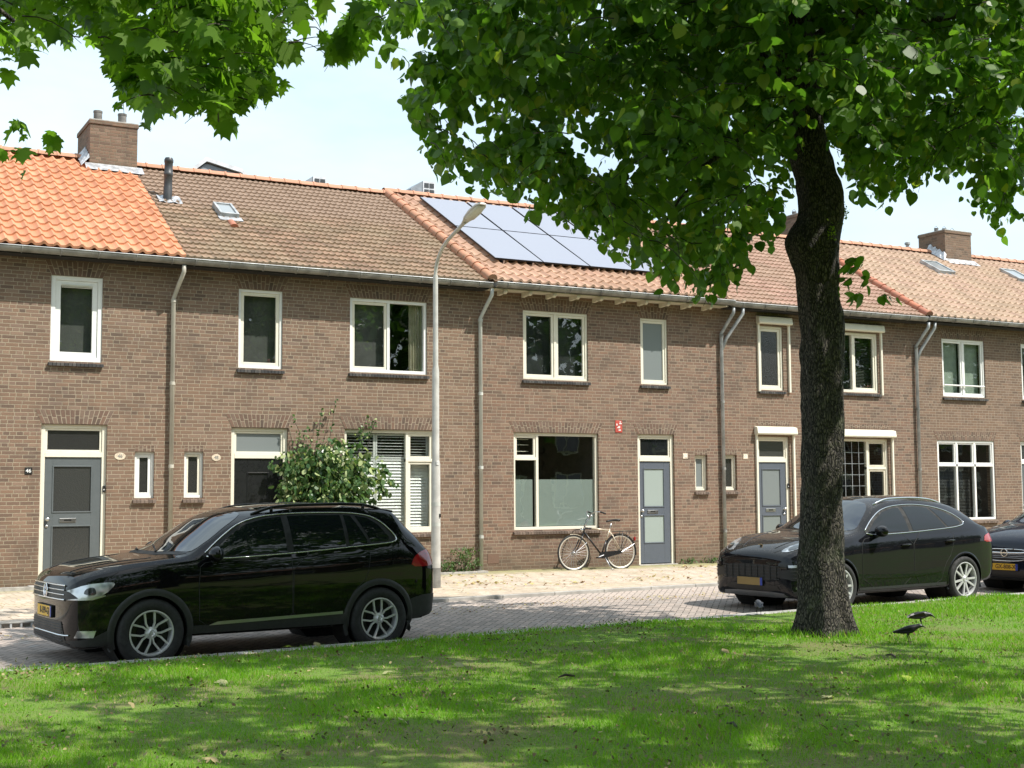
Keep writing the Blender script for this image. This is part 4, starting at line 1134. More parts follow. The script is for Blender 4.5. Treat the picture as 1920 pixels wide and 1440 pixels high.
tg.patch('windscreen', [(.24, 0), (.26, -.40), (.42, -.70), (.50, -.755), (.72, -.715), (1.00, -.62), (1.13, -.50), (1.07, -.25), (1.05, 0), (1.07, .25), (1.13, .50), (1.00, .62), (.72, .715), (.50, .755), (.42, .70), (.26, .40)], 'windscreen', None, 'T', .004, .01, .04, 1)
tg.patch('cowl_panel', [(.16, 0), (.18, -.42), (.33, -.72), (.42, -.74), (.27, -.42), (.24, 0), (.27, .42), (.42, .74), (.33, .72), (.18, .42)], 'black', None, 'T', .003, .008, .03, 0)
tg.patch('roof_glass', [(1.30, -.42), (1.26, 0), (1.30, .42), (2.35, .42), (2.35, -.42)], 'car_glass', None, 'T', .004, .01, .05, 1)
tg.patch('rear_window', [(3.06, -.5), (3.06, .5), (3.32, .60), (3.32, -.60)], 'car_glass', None, 'T', .004, .01, .04, 1)
mb = MB()
for i, yy in enumerate((-.35, .25)):
    a, n = tg.hit((.22, yy, 3), (0, 0, -1)); b, n2 = tg.hit((.36, yy+.5, 3), (0, 0, -1))
    mb.tube([a+Vector((0, 0, .02)), (a+b)/2+Vector((0, 0, .035)), b+Vector((0, 0, .012))], .008, 6)
mb.build('wiper', M['black'], tg.root, local=True)
for sg in (-1, 1):
    mb = MB(); mb.tube([p for p in tg.pts([(-.75, sg*.50), (-.45, sg*.66), (.05, sg*.745), (.30, sg*.76)], 'T', .0005)], .0035, 5); mb.build('bonnet_seam', M['rubber'], tg.root, local=True)
mb = MB()
mb.tube(tg.pts([(-.81, -.52), (-.84, -.25), (-.845, 0), (-.84, .25), (-.81, .52)], 'T', .0005), .0035, 5); mb.build('bonnet_seam', M['rubber'], tg.root, local=True)
mb = MB()
for sg in (-1, 1): mb.tube([p for p in tg.pts([(-.70, sg*.40), (-.35, sg*.50), (.10, sg*.56)], 'T', -.001)], .007, 6)
mb.build('bonnet_crease', M['paint_black'], tg.root, local=True, smooth=True)
gr = tg.patch('grille', [(-.60, .70), (-.56, .86), (.56, .86), (.60, .70)], 'black', None, 'F', .006, .01, .03, 0)
mb = MB()
for z, w in ((.855, .57), (.81, .575), (.765, .585), (.715, .595)): tg.line(mb, [(-w, z), (w, z)], 'F', .009 if z in (.855, .715) else .006, .012)
mb.build('grille_bar', M['chrome'], gr or tg.root, local=True, smooth=True)
tg.patch('lower_grille', [(-.62, .28), (-.52, .49), (.52, .49), (.62, .28)], 'black', None, 'F', .006, .01, .03, 0)
mb = MB()
for k in range(7): tg.line(mb, [(-.54, .30+.027*k), (.54, .30+.027*k)], 'F', .005, .008)
mb.build('grille_slat', M['cladding'], tg.root, local=True)
mb = MB(); tg.line(mb, [(-.68, .36), (-.6, .355), (.6, .355), (.68, .36)], 'F', .008, .008); mb.build('bumper_strip', M['chrome'], tg.root, local=True)
emblem_ring(tg, 0, .785, .068, 'vw')
bp, px_ = plate(tg, 0, .575, .52, .11, '')
Mt = Matrix.Translation((px_-.006, -.02, .575)) @ Matrix(((0, 0, -1, 0), (-1, 0, 0, 0), (0, 1, 0, 0), (0, 0, 0, 1)))
text_mesh('plate_text', 'R-599-GJ', .098, M['black'], bp, Mt, True, .0008, .95, .002)
for x in (0, 2.66):
    for sy in (-1, 1): wheel(tg.root, x, sy*.905, .355, .225, .232, 5, sy)
mb = MB(); mb.prism([(2.84, 1.600), (3.00, 1.580), (3.01, 1.565), (2.95, 1.54), (2.86, 1.56)], lambda u, v: (u, -.60, v), (0, 1.2, 0)); mb.build('roof_spoiler', M['paint_black'], tg.root, local=True, bevel=.01)

# ---------------- second car (anthracite sports crossover)
rz2 = math.atan2(.24, 2.79)
rm = car_root('parked_car', 13.46, -8.57, rz2, -.245, .955, 'dark grey sports crossover parked behind the big tree trunk, with silver twin-spoke wheels', 'cars parked along the kerb')
P2 = dict(x=[-.83, -.815, -.77, -.68, -.53, -.3, 0, .3, .55, .8, 1.1, 1.5, 2.0, 2.5, 2.9, 3.15, 3.36, 3.51, 3.61, 3.66, 3.69],
  zb=[.46, .36, .26, .21, .20, .22, .24, .25, .25, .25, .25, .25, .25, .26, .28, .30, .32, .35, .40, .46, .52],
  zs=[.70, .74, .79, .84, .90, .97, 1.02, 1.05, 1.07, 1.085, 1.10, 1.12, 1.14, 1.165, 1.19, 1.20, 1.18, 1.12, 1.03, .95, .90],
  zr=[.72, .765, .82, .88, .955, 1.035, 1.085, 1.11, 1.17, 1.33, 1.49, 1.585, 1.60, 1.565, 1.49, 1.385, 1.23, 1.15, 1.05, .97, .92],
  zt=[.74, .79, .86, .92, .985, 1.05, 1.10, 1.16, 1.30, 1.45, 1.60, 1.665, 1.675, 1.635, 1.565, 1.46, 1.28, 1.18, 1.07, .985, .93],
  Wb=[.55, .68, .78, .85, .89, .92, .935, .935, .93, .93, .93, .93, .93, .935, .94, .935, .92, .89, .84, .74, .62],
  Wm=[.55, .68, .79, .87, .92, .95, .96, .955, .945, .945, .945, .945, .95, .96, .965, .96, .94, .91, .86, .76, .64],
  Ws=[.52, .64, .74, .81, .86, .885, .90, .90, .89, .885, .885, .885, .885, .89, .89, .885, .87, .84, .79, .70, .60],
  Wr=[.46, .56, .65, .71, .76, .80, .83, .83, .80, .73, .66, .61, .60, .61, .63, .67, .71, .73, .71, .65, .56])
mc = Car(rm, P2); AX2 = [(0, .365), (2.80, .365)]
mc.shell(M['paint_anthr'], AX2, .405)
for s_ in 'LR':
    fd = mc.patch('door', [(.50, .32), (1.62, .32), (1.62, 1.12), (.62, 1.06), (.48, .95)], 'paint_anthr', None, s_, .0035, .01, .045, 1, seam=.0045)
    rd = mc.patch('door', [(1.635, .32), (2.22, .32), (2.32, .60), (2.50, .80), (2.58, 1.16), (1.635, 1.12)], 'paint_anthr', None, s_, .0035, .01, .045, 1, seam=.0045)
    handle(mc, 1.44, .93, s_, 'paint_anthr', fd); handle(mc, 2.44, .97, s_, 'paint_anthr', rd)
    mc.patch('window_surround', [(.58, 1.085), (.86, 1.29), (1.12, 1.43), (1.42, 1.50), (1.9, 1.525), (2.35, 1.49), (2.70, 1.40), (2.88, 1.27), (2.88, 1.215), (2.6, 1.175), (1.6, 1.12)], 'rubber', None, s_, .003, .01, .035, 1)
    for poly in ([(.70, 1.115), (.94, 1.30), (1.18, 1.42), (1.44, 1.475), (1.58, 1.48), (1.60, 1.135)],
                 [(1.69, 1.14), (1.67, 1.49), (1.95, 1.50), (2.22, 1.475), (2.45, 1.175)],
                 [(2.50, 1.185), (2.28, 1.47), (2.52, 1.42), (2.72, 1.33), (2.82, 1.24), (2.78, 1.21)]):
        mc.patch('side_window', poly, 'car_glass', None, s_, .0065, .008, .04, 0)
    mb = MB(); mc.line(mb, chaikin([(.56, 1.08), (.86, 1.30), (1.12, 1.44), (1.42, 1.51), (1.9, 1.535), (2.35, 1.50), (2.70, 1.41), (2.90, 1.27), (2.88, 1.207), (2.6, 1.165), (1.6, 1.11)], 2), s_, .008, .005); mb.build('window_trim', M['chrome'], mc.root, local=True, smooth=True)
    g = []
    for i in range(21):
        x = 1.15+1.55*i/20; e = min(i, 20-i)/20
        p, n = mc.hit((x, (-1 if s_ == 'L' else 1)*.585, 3), (0, 0, -1)); g.append(p+Vector((0, 0, .0+.03*min(1, e*6))))
    mb = MB(); mb.tube(g, .015, 8); mb.build('roof_rail', M['chrome'], mc.root, local=True, smooth=True)
    mc.patch('sill_trim', [(.42, .20), (2.36, .20), (2.36, .34), (.42, .33)], 'cladding', None, s_, .008, .01, .05, 0)
    mc.patch('door_blade', [(.55, .46), (.70, .50), (1.6, .53), (2.20, .58), (2.25, .50), (1.6, .45)], 'paint_anthr', None, s_, .014, .012, .04, 1)
    for ax in (0, 2.80): arch_trim(mc, ax, .365, .392, .425, s_, 'arch_trim', 'paint_anthr', -20, 200, .010)
    sg_ = -1 if s_ == 'L' else 1
    hl = mc.patch('headlight', [(-.74, sg_*.50), (-.70, sg_*.66), (-.54, sg_*.80), (-.30, sg_*.855), (-.26, sg_*.80), (-.40, sg_*.66), (-.62, sg_*.53)], 'lamp_glass', None, 'T', .006, .01, .02, 1)
    mc.patch('projector', [(-.70, sg_*.62), (-.62, sg_*.72), (-.52, sg_*.72), (-.54, sg_*.64), (-.62, sg_*.58)], 'lamp_lens', hl, 'T', .010, .006, .02, 2)
    mc.patch('daylight_strip', [(-.80, .655), (-.80, .69), (-.58, .70), (-.58, .67)], 'satin', None, s_, .012, .01, .02, 0)
    mc.patch('side_intake', [(-.83, .47), (-.83, .65), (-.58, .66), (-.60, .48)], 'black', None, s_, .006, .01, .02, 1)
    mb = MB()
    for z in (.51, .56, .61): mc.line(mb, [(-.79, z), (-.61, z)], s_, .006, .012)
    mb.build('intake_slat', M['cladding'], mc.root, local=True)
    mc.patch('fog_light', [(-.75, .345), (-.75, .395), (-.67, .395), (-.67, .345)], 'lamp_glass', None, s_, .010, .01, .015, 2)
    mc.patch('lower_bumper', [(-.83, .20), (-.83, .31), (-.68, .33), (-.42, .34), (-.40, .20)], 'cladding', None, s_, .008, .01, .03, 0)
    mc.patch('tail_light', [(3.28, .93), (3.31, 1.03), (3.48, 1.07), (3.66, 1.05), (3.66, .93)], 'lamp_red', None, s_, .006, .01, .02, 1)
    mirror(mc, s_, .84, 1.15, 'paint_anthr', .90, .27, .17)
mc.patch('windscreen', [(.22, 0), (.25, -.45), (.42, -.74), (.56, -.775), (.80, -.69), (1.00, -.60), (1.12, -.45), (1.08, 0), (1.12, .45), (1.00, .60), (.80, .69), (.56, .775), (.42, .74), (.25, .45)], 'windscreen', None, 'T', .004, .01, .04, 1)
mc.patch('rear_window', [(3.0, -.5), (2.95, 0), (3.0, .5), (3.42, .58), (3.42, -.58)], 'car_glass', None, 'T', .004, .01, .04, 1)
for sg in (-1, 1): mb = MB(); mb.tube(mc.pts([(-.76, sg*.40), (-.62, sg*.60), (-.25, sg*.74), (.30, sg*.80)], 'T', .0005), .0035, 5); mb.build('bonnet_seam', M['rubber'], mc.root, local=True)
mb = MB()
for sg in (-1, 1): mb.tube(mc.pts([(-.68, sg*.34), (-.35, sg*.48), (.10, sg*.60)], 'T', -.001), .007, 6)
mb.build('bonnet_crease', M['paint_anthr'], mc.root, local=True, smooth=True)
gr = mc.patch('grille', [(-.56, .46), (-.62, .69), (.62, .69), (.56, .46)], 'black', None, 'F', .006, .01, .03, 1)
mb = MB()
for k in range(5): mc.line(mb, [(-.57, .485+.045*k), (.57, .485+.045*k)], 'F', .006, .010)
for k in range(9): mc.line(mb, [(-.52+.13*k, .47), (-.52+.13*k, .68)], 'F', .006, .012)
mb.build('grille_bar', M['cladding'], gr or mc.root, local=True)
mc.patch('lower_grille', [(-.58, .31), (-.50, .41), (.50, .41), (.58, .31)], 'black', None, 'F', .006, .01, .03, 1)
mc.patch('skid_plate', [(-.66, .22), (-.60, .30), (.60, .30), (.66, .22)], 'satin', None, 'F', .010, .01, .03, 1)
p, n = mc.hit((-.62, 0, 3), (0, 0, -1))
mb = MB(); mb.prism([(-.028, .035), (.028, .035), (.026, -.01), (0, -.038), (-.026, -.01)], lambda a, b: (p.x-b*.95, a, p.z+.004+b*.28), (0, 0, .006)); mb.build('emblem', simple('gold_crest', (.55, .42, .2), .35, .8), mc.root, local=True)
bp, px_ = plate(mc, .02, .44, .52, .11, '', 'plate_ochre')
for x in (0, 2.80):
    for sy in (-1, 1): wheel(mc.root, x, sy*.94, .365, .24, .262, 5, sy, 0, style='twin')

# ---------------- third car at the right edge
rz3 = rz2
ro = car_root('parked_car', 19.30, -8.05, rz3, -.25, .88, 'dark blue family car at the right edge, showing its chrome grille and yellow plate', 'cars parked along the kerb')
P3 = dict(x=[-.85, -.83, -.78, -.68, -.5, -.25, 0, .3, .6, .9, 1.3, 1.8, 2.3, 2.7, 3.0, 3.2, 3.33, 3.38],
  zb=[.40, .32, .24, .21, .21, .22, .24, .25, .25, .25, .25, .25, .25, .26, .28, .32, .40, .48],
  zs=[.66, .72, .80, .87, .94, 1.0, 1.04, 1.07, 1.09, 1.10, 1.11, 1.12, 1.14, 1.16, 1.15, 1.08, .98, .90],
  zr=[.68, .75, .84, .92, 1.0, 1.07, 1.12, 1.18, 1.32, 1.45, 1.54, 1.56, 1.54, 1.48, 1.36, 1.18, 1.02, .93],
  zt=[.71, .79, .89, .97, 1.05, 1.12, 1.18, 1.32, 1.46, 1.57, 1.62, 1.63, 1.61, 1.56, 1.44, 1.24, 1.05, .95],
  Wb=[.50, .62, .72, .79, .84, .86, .87, .87, .87, .87, .87, .87, .87, .87, .86, .82, .72, .60],
  Wm=[.52, .64, .74, .82, .87, .89, .90, .90, .90, .90, .90, .90, .90, .90, .89, .85, .75, .62],
  Ws=[.50, .60, .69, .76, .81, .83, .84, .84, .84, .84, .84, .84, .84, .84, .83, .79, .70, .58],
  Wr=[.45, .53, .61, .67, .71, .74, .75, .74, .69, .64, .61, .60, .60, .61, .63, .66, .62, .52])
op = Car(ro, P3); op.shell(M['paint_navy'], [(0, .32), (2.58, .32)], .365)
for s_ in 'LR':
    op.patch('door', [(.50, .32), (1.5, .32), (1.5, 1.08), (.60, 1.06)], 'paint_navy', None, s_, .0035, .01, .045, 1, seam=.0045)
    op.patch('door', [(1.52, .32), (2.15, .32), (2.35, .80), (2.42, 1.12), (1.52, 1.08)], 'paint_navy', None, s_, .0035, .01, .045, 1, seam=.0045)
    op.patch('side_window', [(.65, 1.12), (.95, 1.36), (1.3, 1.48), (2.2, 1.49), (2.6, 1.42), (2.7, 1.20), (1.6, 1.14)], 'car_glass', None, s_, .005, .01, .04, 1)
    op.patch('headlight', [(-.80, .70), (-.72, .82), (-.48, .93), (-.34, .95), (-.42, .83), (-.60, .72)], 'lamp_glass', None, s_, .006, .01, .02, 1)
    arch_trim(op, 0, .32, .352, .38, s_, 'arch_trim', 'paint_navy', -20, 200, .01); arch_trim(op, 2.58, .32, .352, .38, s_, 'arch_trim', 'paint_navy', -20, 200, .01)
    mirror(op, s_, .62, 1.12, 'paint_navy', .86)
op.patch('windscreen', [(.16, 0), (.20, -.45), (.36, -.68), (.80, -.60), (.92, -.42), (.88, 0), (.92, .42), (.80, .60), (.36, .68), (.20, .45)], 'windscreen', None, 'T', .004, .01, .04, 1)
gr = op.patch('grille', [(-.50, .73), (.50, .73), (.44, .60), (.25, .555), (-.25, .555), (-.44, .60)], 'black', None, 'F', .006, .01, .02, 1)
mb = MB(); c_ = chaikin([(-.52, .745), (.52, .745), (.46, .595), (.26, .545), (-.26, .545), (-.46, .595)], 2); op.line(mb, c_+[c_[0]], 'F', .008, .008); op.line(mb, [(-.50, .70), (-.3, .685), (0, .68), (.3, .685), (.50, .70)], 'F', .016, .010); mb.build('grille_bar', M['chrome'], gr, local=True, smooth=True)
mb = MB()
for k in range(3): op.line(mb, [(-.40, .655-.028*k), (.40, .655-.028*k)], 'F', .003, .008)
mb.build('grille_mesh', M['satin'], gr, local=True)
emblem_ring(op, 0, .685, .062, 'bolt')
op.patch('lower_grille', [(-.60, .27), (-.52, .38), (.52, .38), (.60, .27)], 'black', None, 'F', .006, .01, .03, 0)
op.patch('front_skirt', [(-.70, .19), (-.66, .26), (.66, .26), (.70, .19)], 'cladding', None, 'F', .010, .01, .03, 0)
bp, px_ = plate(op, 0, .445, .52, .11, '')
text_mesh('plate_text', 'GX-808-X', .098, simple('plate_ink', (.10, .05, .02), .5), bp, Matrix.Translation((px_-.006, -.02, .445)) @ Matrix(((0, 0, -1, 0), (-1, 0, 0, 0), (0, 1, 0, 0), (0, 0, 0, 1))), True, .0008, .95, .002)
for x in (0, 2.58):
    for sy in (-1, 1): wheel(op.root, x, sy*.875, .32, .205, .215, 7, sy, 0, style='hubcap')
# ------------------------------------------------------------------ ground
def kin(x): return -9.66 + .092*(x-1.9)        # inner (road) edge of the near kerb
def kfar(x): return -4.98 + .092*(x-6.0)       # road edge of the pavement
XA, XB = -60.0, 95.0
def strip(name, ya, yb, za, zb, mat, kind='structure', n=1):
    mb = MB(); xs = np.linspace(XA, XB, 60)
    for i in range(len(xs)-1):
        a, b = xs[i], xs[i+1]
        mb.quad((a, ya(a), za), (b, ya(b), za), (b, yb(b), zb), (a, yb(a), zb))
    o = mb.build(name, mat); o['kind'] = kind; return o
def paving_mat():
    t = NT('pavement_slabs'); P = t.pos(); p = t.xyz(P); a = math.atan(.092)
    u = t.m('ADD', t.m('MULTIPLY', p[0], math.cos(a)), t.m('MULTIPLY', p[1], math.sin(a)))
    v = t.m('SUBTRACT', t.m('MULTIPLY', p[1], math.cos(a)), t.m('MULTIPLY', p[0], math.sin(a)))
    r = t.m('FLOOR', t.m('DIVIDE', v, .3)); up = t.m('ADD', t.m('DIVIDE', u, .3), t.m('MULTIPLY', r, .5)); c = t.m('FLOOR', up)
    fu = t.m('FRACT', up); fv = t.m('FRACT', t.m('DIVIDE', v, .3))
    d = t.m('MINIMUM', t.m('MINIMUM', fu, t.m('SUBTRACT', 1.0, fu)), t.m('MINIMUM', fv, t.m('SUBTRACT', 1.0, fv)))
    mask = t.rangem(d, .012, .03)
    w = t.white(t.comb(c, r, 1.0))[0]
    col = t.ramp(w, [(0, (.42, .35, .28)), (.4, (.50, .41, .33)), (.8, (.56, .46, .37)), (1, (.50, .44, .37))])
    col = t.mix(t.m('MULTIPLY', t.rangem(t.noise(1.2, P, 5), .42, .7), .35), col, (.42, .36, .20))
    # moss near the wall
    col = t.mix(t.m('MULTIPLY', t.rangem(t.m('ADD', p[1], t.m('MULTIPLY', t.noise(2.2, P, 4), .9)), -.55, .25), .75), col, (.22, .23, .07))
    col = t.mix(t.rangem(t.noise(14, P, 4), .35, .8), col, t.mix(.5, col, (.2, .16, .1)))
    col = t.mix(mask, (.13, .10, .06), col)
    return t.done(t.bsdf(col, .9, 0, t.bump(t.m('ADD', mask, t.noise(50, P, 2)), .4, .004)))
def herring_mat():
    t = NT('road_clinkers'); P = t.pos(); p = t.xyz(P); a = math.atan(.092)+math.pi/4
    W = .095
    u = t.m('DIVIDE', t.m('ADD', t.m('MULTIPLY', p[0], math.cos(a)), t.m('MULTIPLY', p[1], math.sin(a))), W)
    v = t.m('DIVIDE', t.m('SUBTRACT', t.m('MULTIPLY', p[1], math.cos(a)), t.m('MULTIPLY', p[0], math.sin(a))), W)
    i, j = t.m('FLOOR', u), t.m('FLOOR', v); fu, fv = t.m('FRACT', u), t.m('FRACT', v)
    k = t.m('FLOORED_MODULO', t.m('SUBTRACT', i, j), 4.0)
    def eq(n): return t.m('COMPARE', k, float(n), .5)
    big = 9.0
    L = fu; Rr = t.m('SUBTRACT', 1.0, fu); B = fv; T = t.m('SUBTRACT', 1.0, fv)
    L = t.m('ADD', L, t.m('MULTIPLY', eq(1), big)); Rr = t.m('ADD', Rr, t.m('MULTIPLY', eq(0), big))
    B = t.m('ADD', B, t.m('MULTIPLY', eq(2), big)); T = t.m('ADD', T, t.m('MULTIPLY', eq(3), big))
    d = t.m('MULTIPLY', t.m('MINIMUM', t.m('MINIMUM', L, Rr), t.m('MINIMUM', B, T)), W)
    ii = t.m('SUBTRACT', i, eq(1)); jj = t.m('SUBTRACT', j, eq(2))
    w = t.white(t.comb(ii, jj, 3.0))[0]
    mask = t.rangem(d, .003, .009)
    col = t.ramp(w, [(0, (.24, .205, .18)), (.3, (.295, .25, .22)), (.6, (.34, .285, .25)), (.85, (.39, .315, .27)), (1, (.30, .275, .255))])
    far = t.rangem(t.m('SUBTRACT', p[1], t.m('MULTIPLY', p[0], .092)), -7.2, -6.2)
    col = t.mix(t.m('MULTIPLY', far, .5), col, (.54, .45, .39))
    col = t.mix(t.rangem(t.noise(1.4, P, 5), .35, .75, 0, .35), col, (.30, .26, .23))
    col = t.mix(mask, (.10, .085, .07), col)
    return t.done(t.bsdf(col, .85, 0, t.bump(t.m('ADD', mask, t.noise(40, P, 2)), .7, .008)))
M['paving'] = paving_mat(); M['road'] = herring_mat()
M['kerb'] = simple('kerb_concrete', (.34, .325, .30), .85, 0, .2, 4, .3)
M['lawn'] = None
t = NT('lawn_soil'); P_ = t.pos()
c_ = t.mix(t.rangem(t.noise(1.1, P_, 5, .6), .40, .66), (.11, .20, .016), (.14, .155, .04))
c_ = t.mix(t.rangem(t.noise(30, P_, 3), .5, .8), c_, (.055, .045, .022))
c_ = t.mix(t.m('MULTIPLY', t.rangem(t.noise(.7, P_, 6, .7), .52, .62), .6), c_, (.16, .13, .06))
M['lawn'] = t.done(t.bsdf(c_, .95, 0, t.bump(t.noise(35, P_, 4), .8, .03)))
t = NT('base_ground'); M['soil'] = t.done(t.bsdf(t.mix(t.rangem(t.noise(.05, t.pos(), 4), .4, .6), (.07, .10, .03), (.10, .09, .06)), .95))
mb = MB(); mb.quad((-900, -900, -.62), (900, -900, -.62), (900, 900, -.62), (-900, 900, -.62)); mb.build('ground', M['soil'])['kind'] = 'structure'
strip('pavement', kfar, lambda x: .25, -.10, -.02, M['paving'])
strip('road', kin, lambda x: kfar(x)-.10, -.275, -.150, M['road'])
def kerbrow(name, y0f, y1f, z0, z1, L=1.0):
    mb = MB(); x = -14.0
    while x < 40:
        j = random.uniform(-.004, .004)
        a, b = x+.004, x+L-.004
        mb.add([(a, y0f(a)+j, z0), (b, y0f(b)+j, z0), (b, y1f(b)+j, z0), (a, y1f(a)+j, z0), (a, y0f(a)+j, z1+j), (b, y0f(b)+j, z1+j), (b, y1f(b)+j, z1+j), (a, y1f(a)+j, z1+j)], [(0,3,2,1),(4,5,6,7),(0,1,5,4),(1,2,6,5),(2,3,7,6),(3,0,4,7)])
        x += L
    o = mb.build(name, M['kerb'], bevel=.008); o['kind'] = 'structure'; return o
kerbrow('kerb', lambda x: kin(x)-.24, lambda x: kin(x)+.01, -.4, -.150)
kerbrow('pavement_kerb', lambda x: kfar(x)-.11, lambda x: kfar(x)+.005, -.3, -.095)
# lawn, gently uneven
def lz(x, y): return -.135 + .012*math.sin(x*.9+y*.6) + .008*math.sin(x*2.3-y*1.7)
mb = MB(); xs = list(np.arange(-30, 60, 1.0)); vs = []; fs = []; ys = list(np.linspace(0, 1, 40)**1.6)
for x in xs:
    for q in ys:
        y = kin(x)-.225 - q*60; vs.append((x, y, lz(x, y) if q > 0 else -.15))
n_ = len(ys)
fs = [(i*n_+j, i*n_+j+1, (i+1)*n_+j+1, (i+1)*n_+j) for i in range(len(xs)-1) for j in range(n_-1)]
mb.add(vs, fs); lawn = mb.build('lawn', M['lawn'], smooth=True); lawn['kind'] = 'structure'

# grass blades
def leaf_mat(name, a, b, trans=.35, rough=.5, c3=None, p3=.0):
    t = NT(name); g = t.n('ShaderNodeNewGeometry'); r_ = g.outputs['Random Per Island']
    c = t.mix(r_, a, b)
    if c3 is not None: c = t.mix(t.m('GREATER_THAN', t.m('FRACT', t.m('MULTIPLY', r_, 37.0)), 1-p3), c, c3)
    bs = t.bsdf(c, rough, 0, None, Specular_IOR_Level=.35)
    tr = t.n('ShaderNodeBsdfTranslucent'); t.l(t.mix(.5, c, t.mix(1.0, c, (2.3, 2.7, .6), 'MULTIPLY')), tr.inputs[0])
    mx = t.n('ShaderNodeMixShader'); mx.inputs[0].default_value = trans; t.l(bs, mx.inputs[1]); t.l(tr.outputs[0], mx.inputs[2])
    return t.done(mx.outputs[0])
M['grass'] = leaf_mat('grass_blades', (.11, .25, .010), (.175, .345, .018), .45, .5, (.28, .26, .10), .08)
M['leaf_linden'] = leaf_mat('linden_leaves', (.058, .135, .018), (.11, .205, .025), .5, .42, (.20, .26, .03), .06)
M['leaf_maple'] = leaf_mat('plane_leaves', (.08, .165, .016), (.13, .235, .022), .55, .45)
M['leaf_bush'] = leaf_mat('climber_leaves', (.035, .085, .03), (.10, .17, .06), .25, .22, (.38, .44, .22), .22)  # pale share paints sunlit gloss onto random leaves
M['leaf_weed'] = leaf_mat('weed_leaves', (.05, .10, .03), (.10, .16, .05), .3, .5)
M['litter'] = leaf_mat('fallen_leaf', (.38, .30, .14), (.50, .43, .20), .15, .7, (.20, .10, .04), .35)
M['litter_lawn'] = leaf_mat('fallen_leaf_lawn', (.20, .16, .08), (.34, .28, .14), .1, .7, (.15, .10, .05), .35)
M['leaf_big'] = leaf_mat('pale_fallen_leaf', (.30, .34, .12), (.42, .40, .22), .2, .6)

def mesh_np(name, verts, faces_n, mat, parent=None, smooth=False):
    """verts (N,K,3): N polygons of K corners"""
    N, K, _ = verts.shape
    me = bpy.data.meshes.new(name)
    me.vertices.add(N*K); me.vertices.foreach_set('co', verts.astype(np.float32).ravel())
    me.loops.add(N*K); me.loops.foreach_set('vertex_index', np.arange(N*K, dtype=np.int32))
    me.polygons.add(N); me.polygons.foreach_set('loop_start', np.arange(0, N*K, K, dtype=np.int32))
    me.polygons.foreach_set('loop_total', np.full(N, K, dtype=np.int32))
    me.materials.append(mat); me.update(calc_edges=True); me.validate()
    return link_mesh(name, me, parent)
def unit(a): return a/np.maximum(np.linalg.norm(a, axis=1, keepdims=True), 1e-9)

CAMP = np.array([0, -23.332, 1.5]); YAW = .50079
cr, cf = np.array([math.cos(YAW), -math.sin(YAW), 0]), np.array([math.sin(YAW), math.cos(YAW), 0])
# density falls with distance so blades stay about as fine as the grass in view
N = 330000
dist = 5.5 + 15.5*rng.random(N)**1.1; lat = (rng.random(N)-.5)*.98*dist
gx = CAMP[0] + cf[0]*dist + cr[0]*lat; gy = CAMP[1] + cf[1]*dist + cr[1]*lat
ok = gy < (-9.66+.092*(gx-1.9)) - .235 + .02*rng.standard_normal(N)
gx, gy, dist = gx[ok], gy[ok], dist[ok]
pn = np.sin(gx*1.7+gy*.9)+np.sin(gx*.8-gy*2.1+1)+np.sin(gx*4.1+gy*3.3)*.6+np.sin(gx*9+gy*7.7)*.4
keep = rng.random(len(gx)) < np.clip(.80+.22*pn, .30, 1); gx, gy, dist, pn = gx[keep], gy[keep], dist[keep], pn[keep]
n = len(gx); gz = -.135 + .012*np.sin(gx*.9+gy*.6) + .008*np.sin(gx*2.3-gy*1.7)
edge_ = ((-9.66+.092*(gx-1.9)) - gy) < .30
h = (.020+.026*rng.random(n))*np.clip(1+.25*pn, .6, 1.6)*np.where(edge_, 1.1, 1)
dt = np.hypot(gx-10.5, gy+11.53); h *= np.where(dt < .52, 1.9, 1)
kp = (dt > .40) | (rng.random(len(gx)) < .5)
az = rng.random(n)*2*np.pi; w = (.0022+.0022*rng.random(n))*(dist/9)
lean = rng.standard_normal((n, 2))*.55*h[:, None]
V = np.zeros((n, 3, 3)); V[:, 0] = np.c_[gx-np.cos(az)*w, gy-np.sin(az)*w, gz-.004]; V[:, 1] = np.c_[gx+np.cos(az)*w, gy+np.sin(az)*w, gz-.004]
V[:, 2] = np.c_[gx+lean[:, 0], gy+lean[:, 1], gz+h]
g = mesh_np('grass', V, 3, M['grass']); tag(g, 'short mown grass covering the shaded lawn', 'grass', kind='stuff')

# templates: leaf outline in (x across, y along), tip at +y, unit length
LIND = np.array([(0, 0), (.22, -.06), (.42, .08), (.50, .32), (.42, .58), (.22, .82), (0, 1.05), (-.22, .82), (-.42, .58), (-.50, .32), (-.42, .08), (-.22, -.06)])
MAPL = np.array([(0, 0), (.14, -.10), (.46, -.06), (.34, .10), (.62, .22), (.72, .42), (.42, .40), (.34, .50), (.44, .78), (.24, .70), (.14, .82), (0, 1.10), (-.14, .82), (-.24, .70), (-.44, .78), (-.34, .50), (-.42, .40), (-.72, .42), (-.62, .22), (-.34, .10), (-.46, -.06), (-.14, -.10)])
OVAL = np.array([(0, 0), (.22, .2), (.28, .5), (.16, .8), (0, 1), (-.16, .8), (-.28, .5), (-.22, .2)])
def leaves(name, base, tip, nor, size, tmpl, mat, parent=None, fold=.18, curl=.12):
    """each leaf is two half-blades folded along the midrib"""
    tip = unit(tip); side = unit(np.cross(tip, nor)); nor = np.cross(side, tip)
    n = len(base); out = []
    T = tmpl; K = len(T)
    z = -np.abs(T[:, 0])*fold*2 - curl*T[:, 1]**2
    P = base[:, None, :] + size[:, None, None]*(T[None, :, 0, None]*side[:, None, :] + T[None, :, 1, None]*tip[:, None, :] + z[None, :, None]*nor[:, None, :])
    return mesh_np(name, P, K, mat, parent)
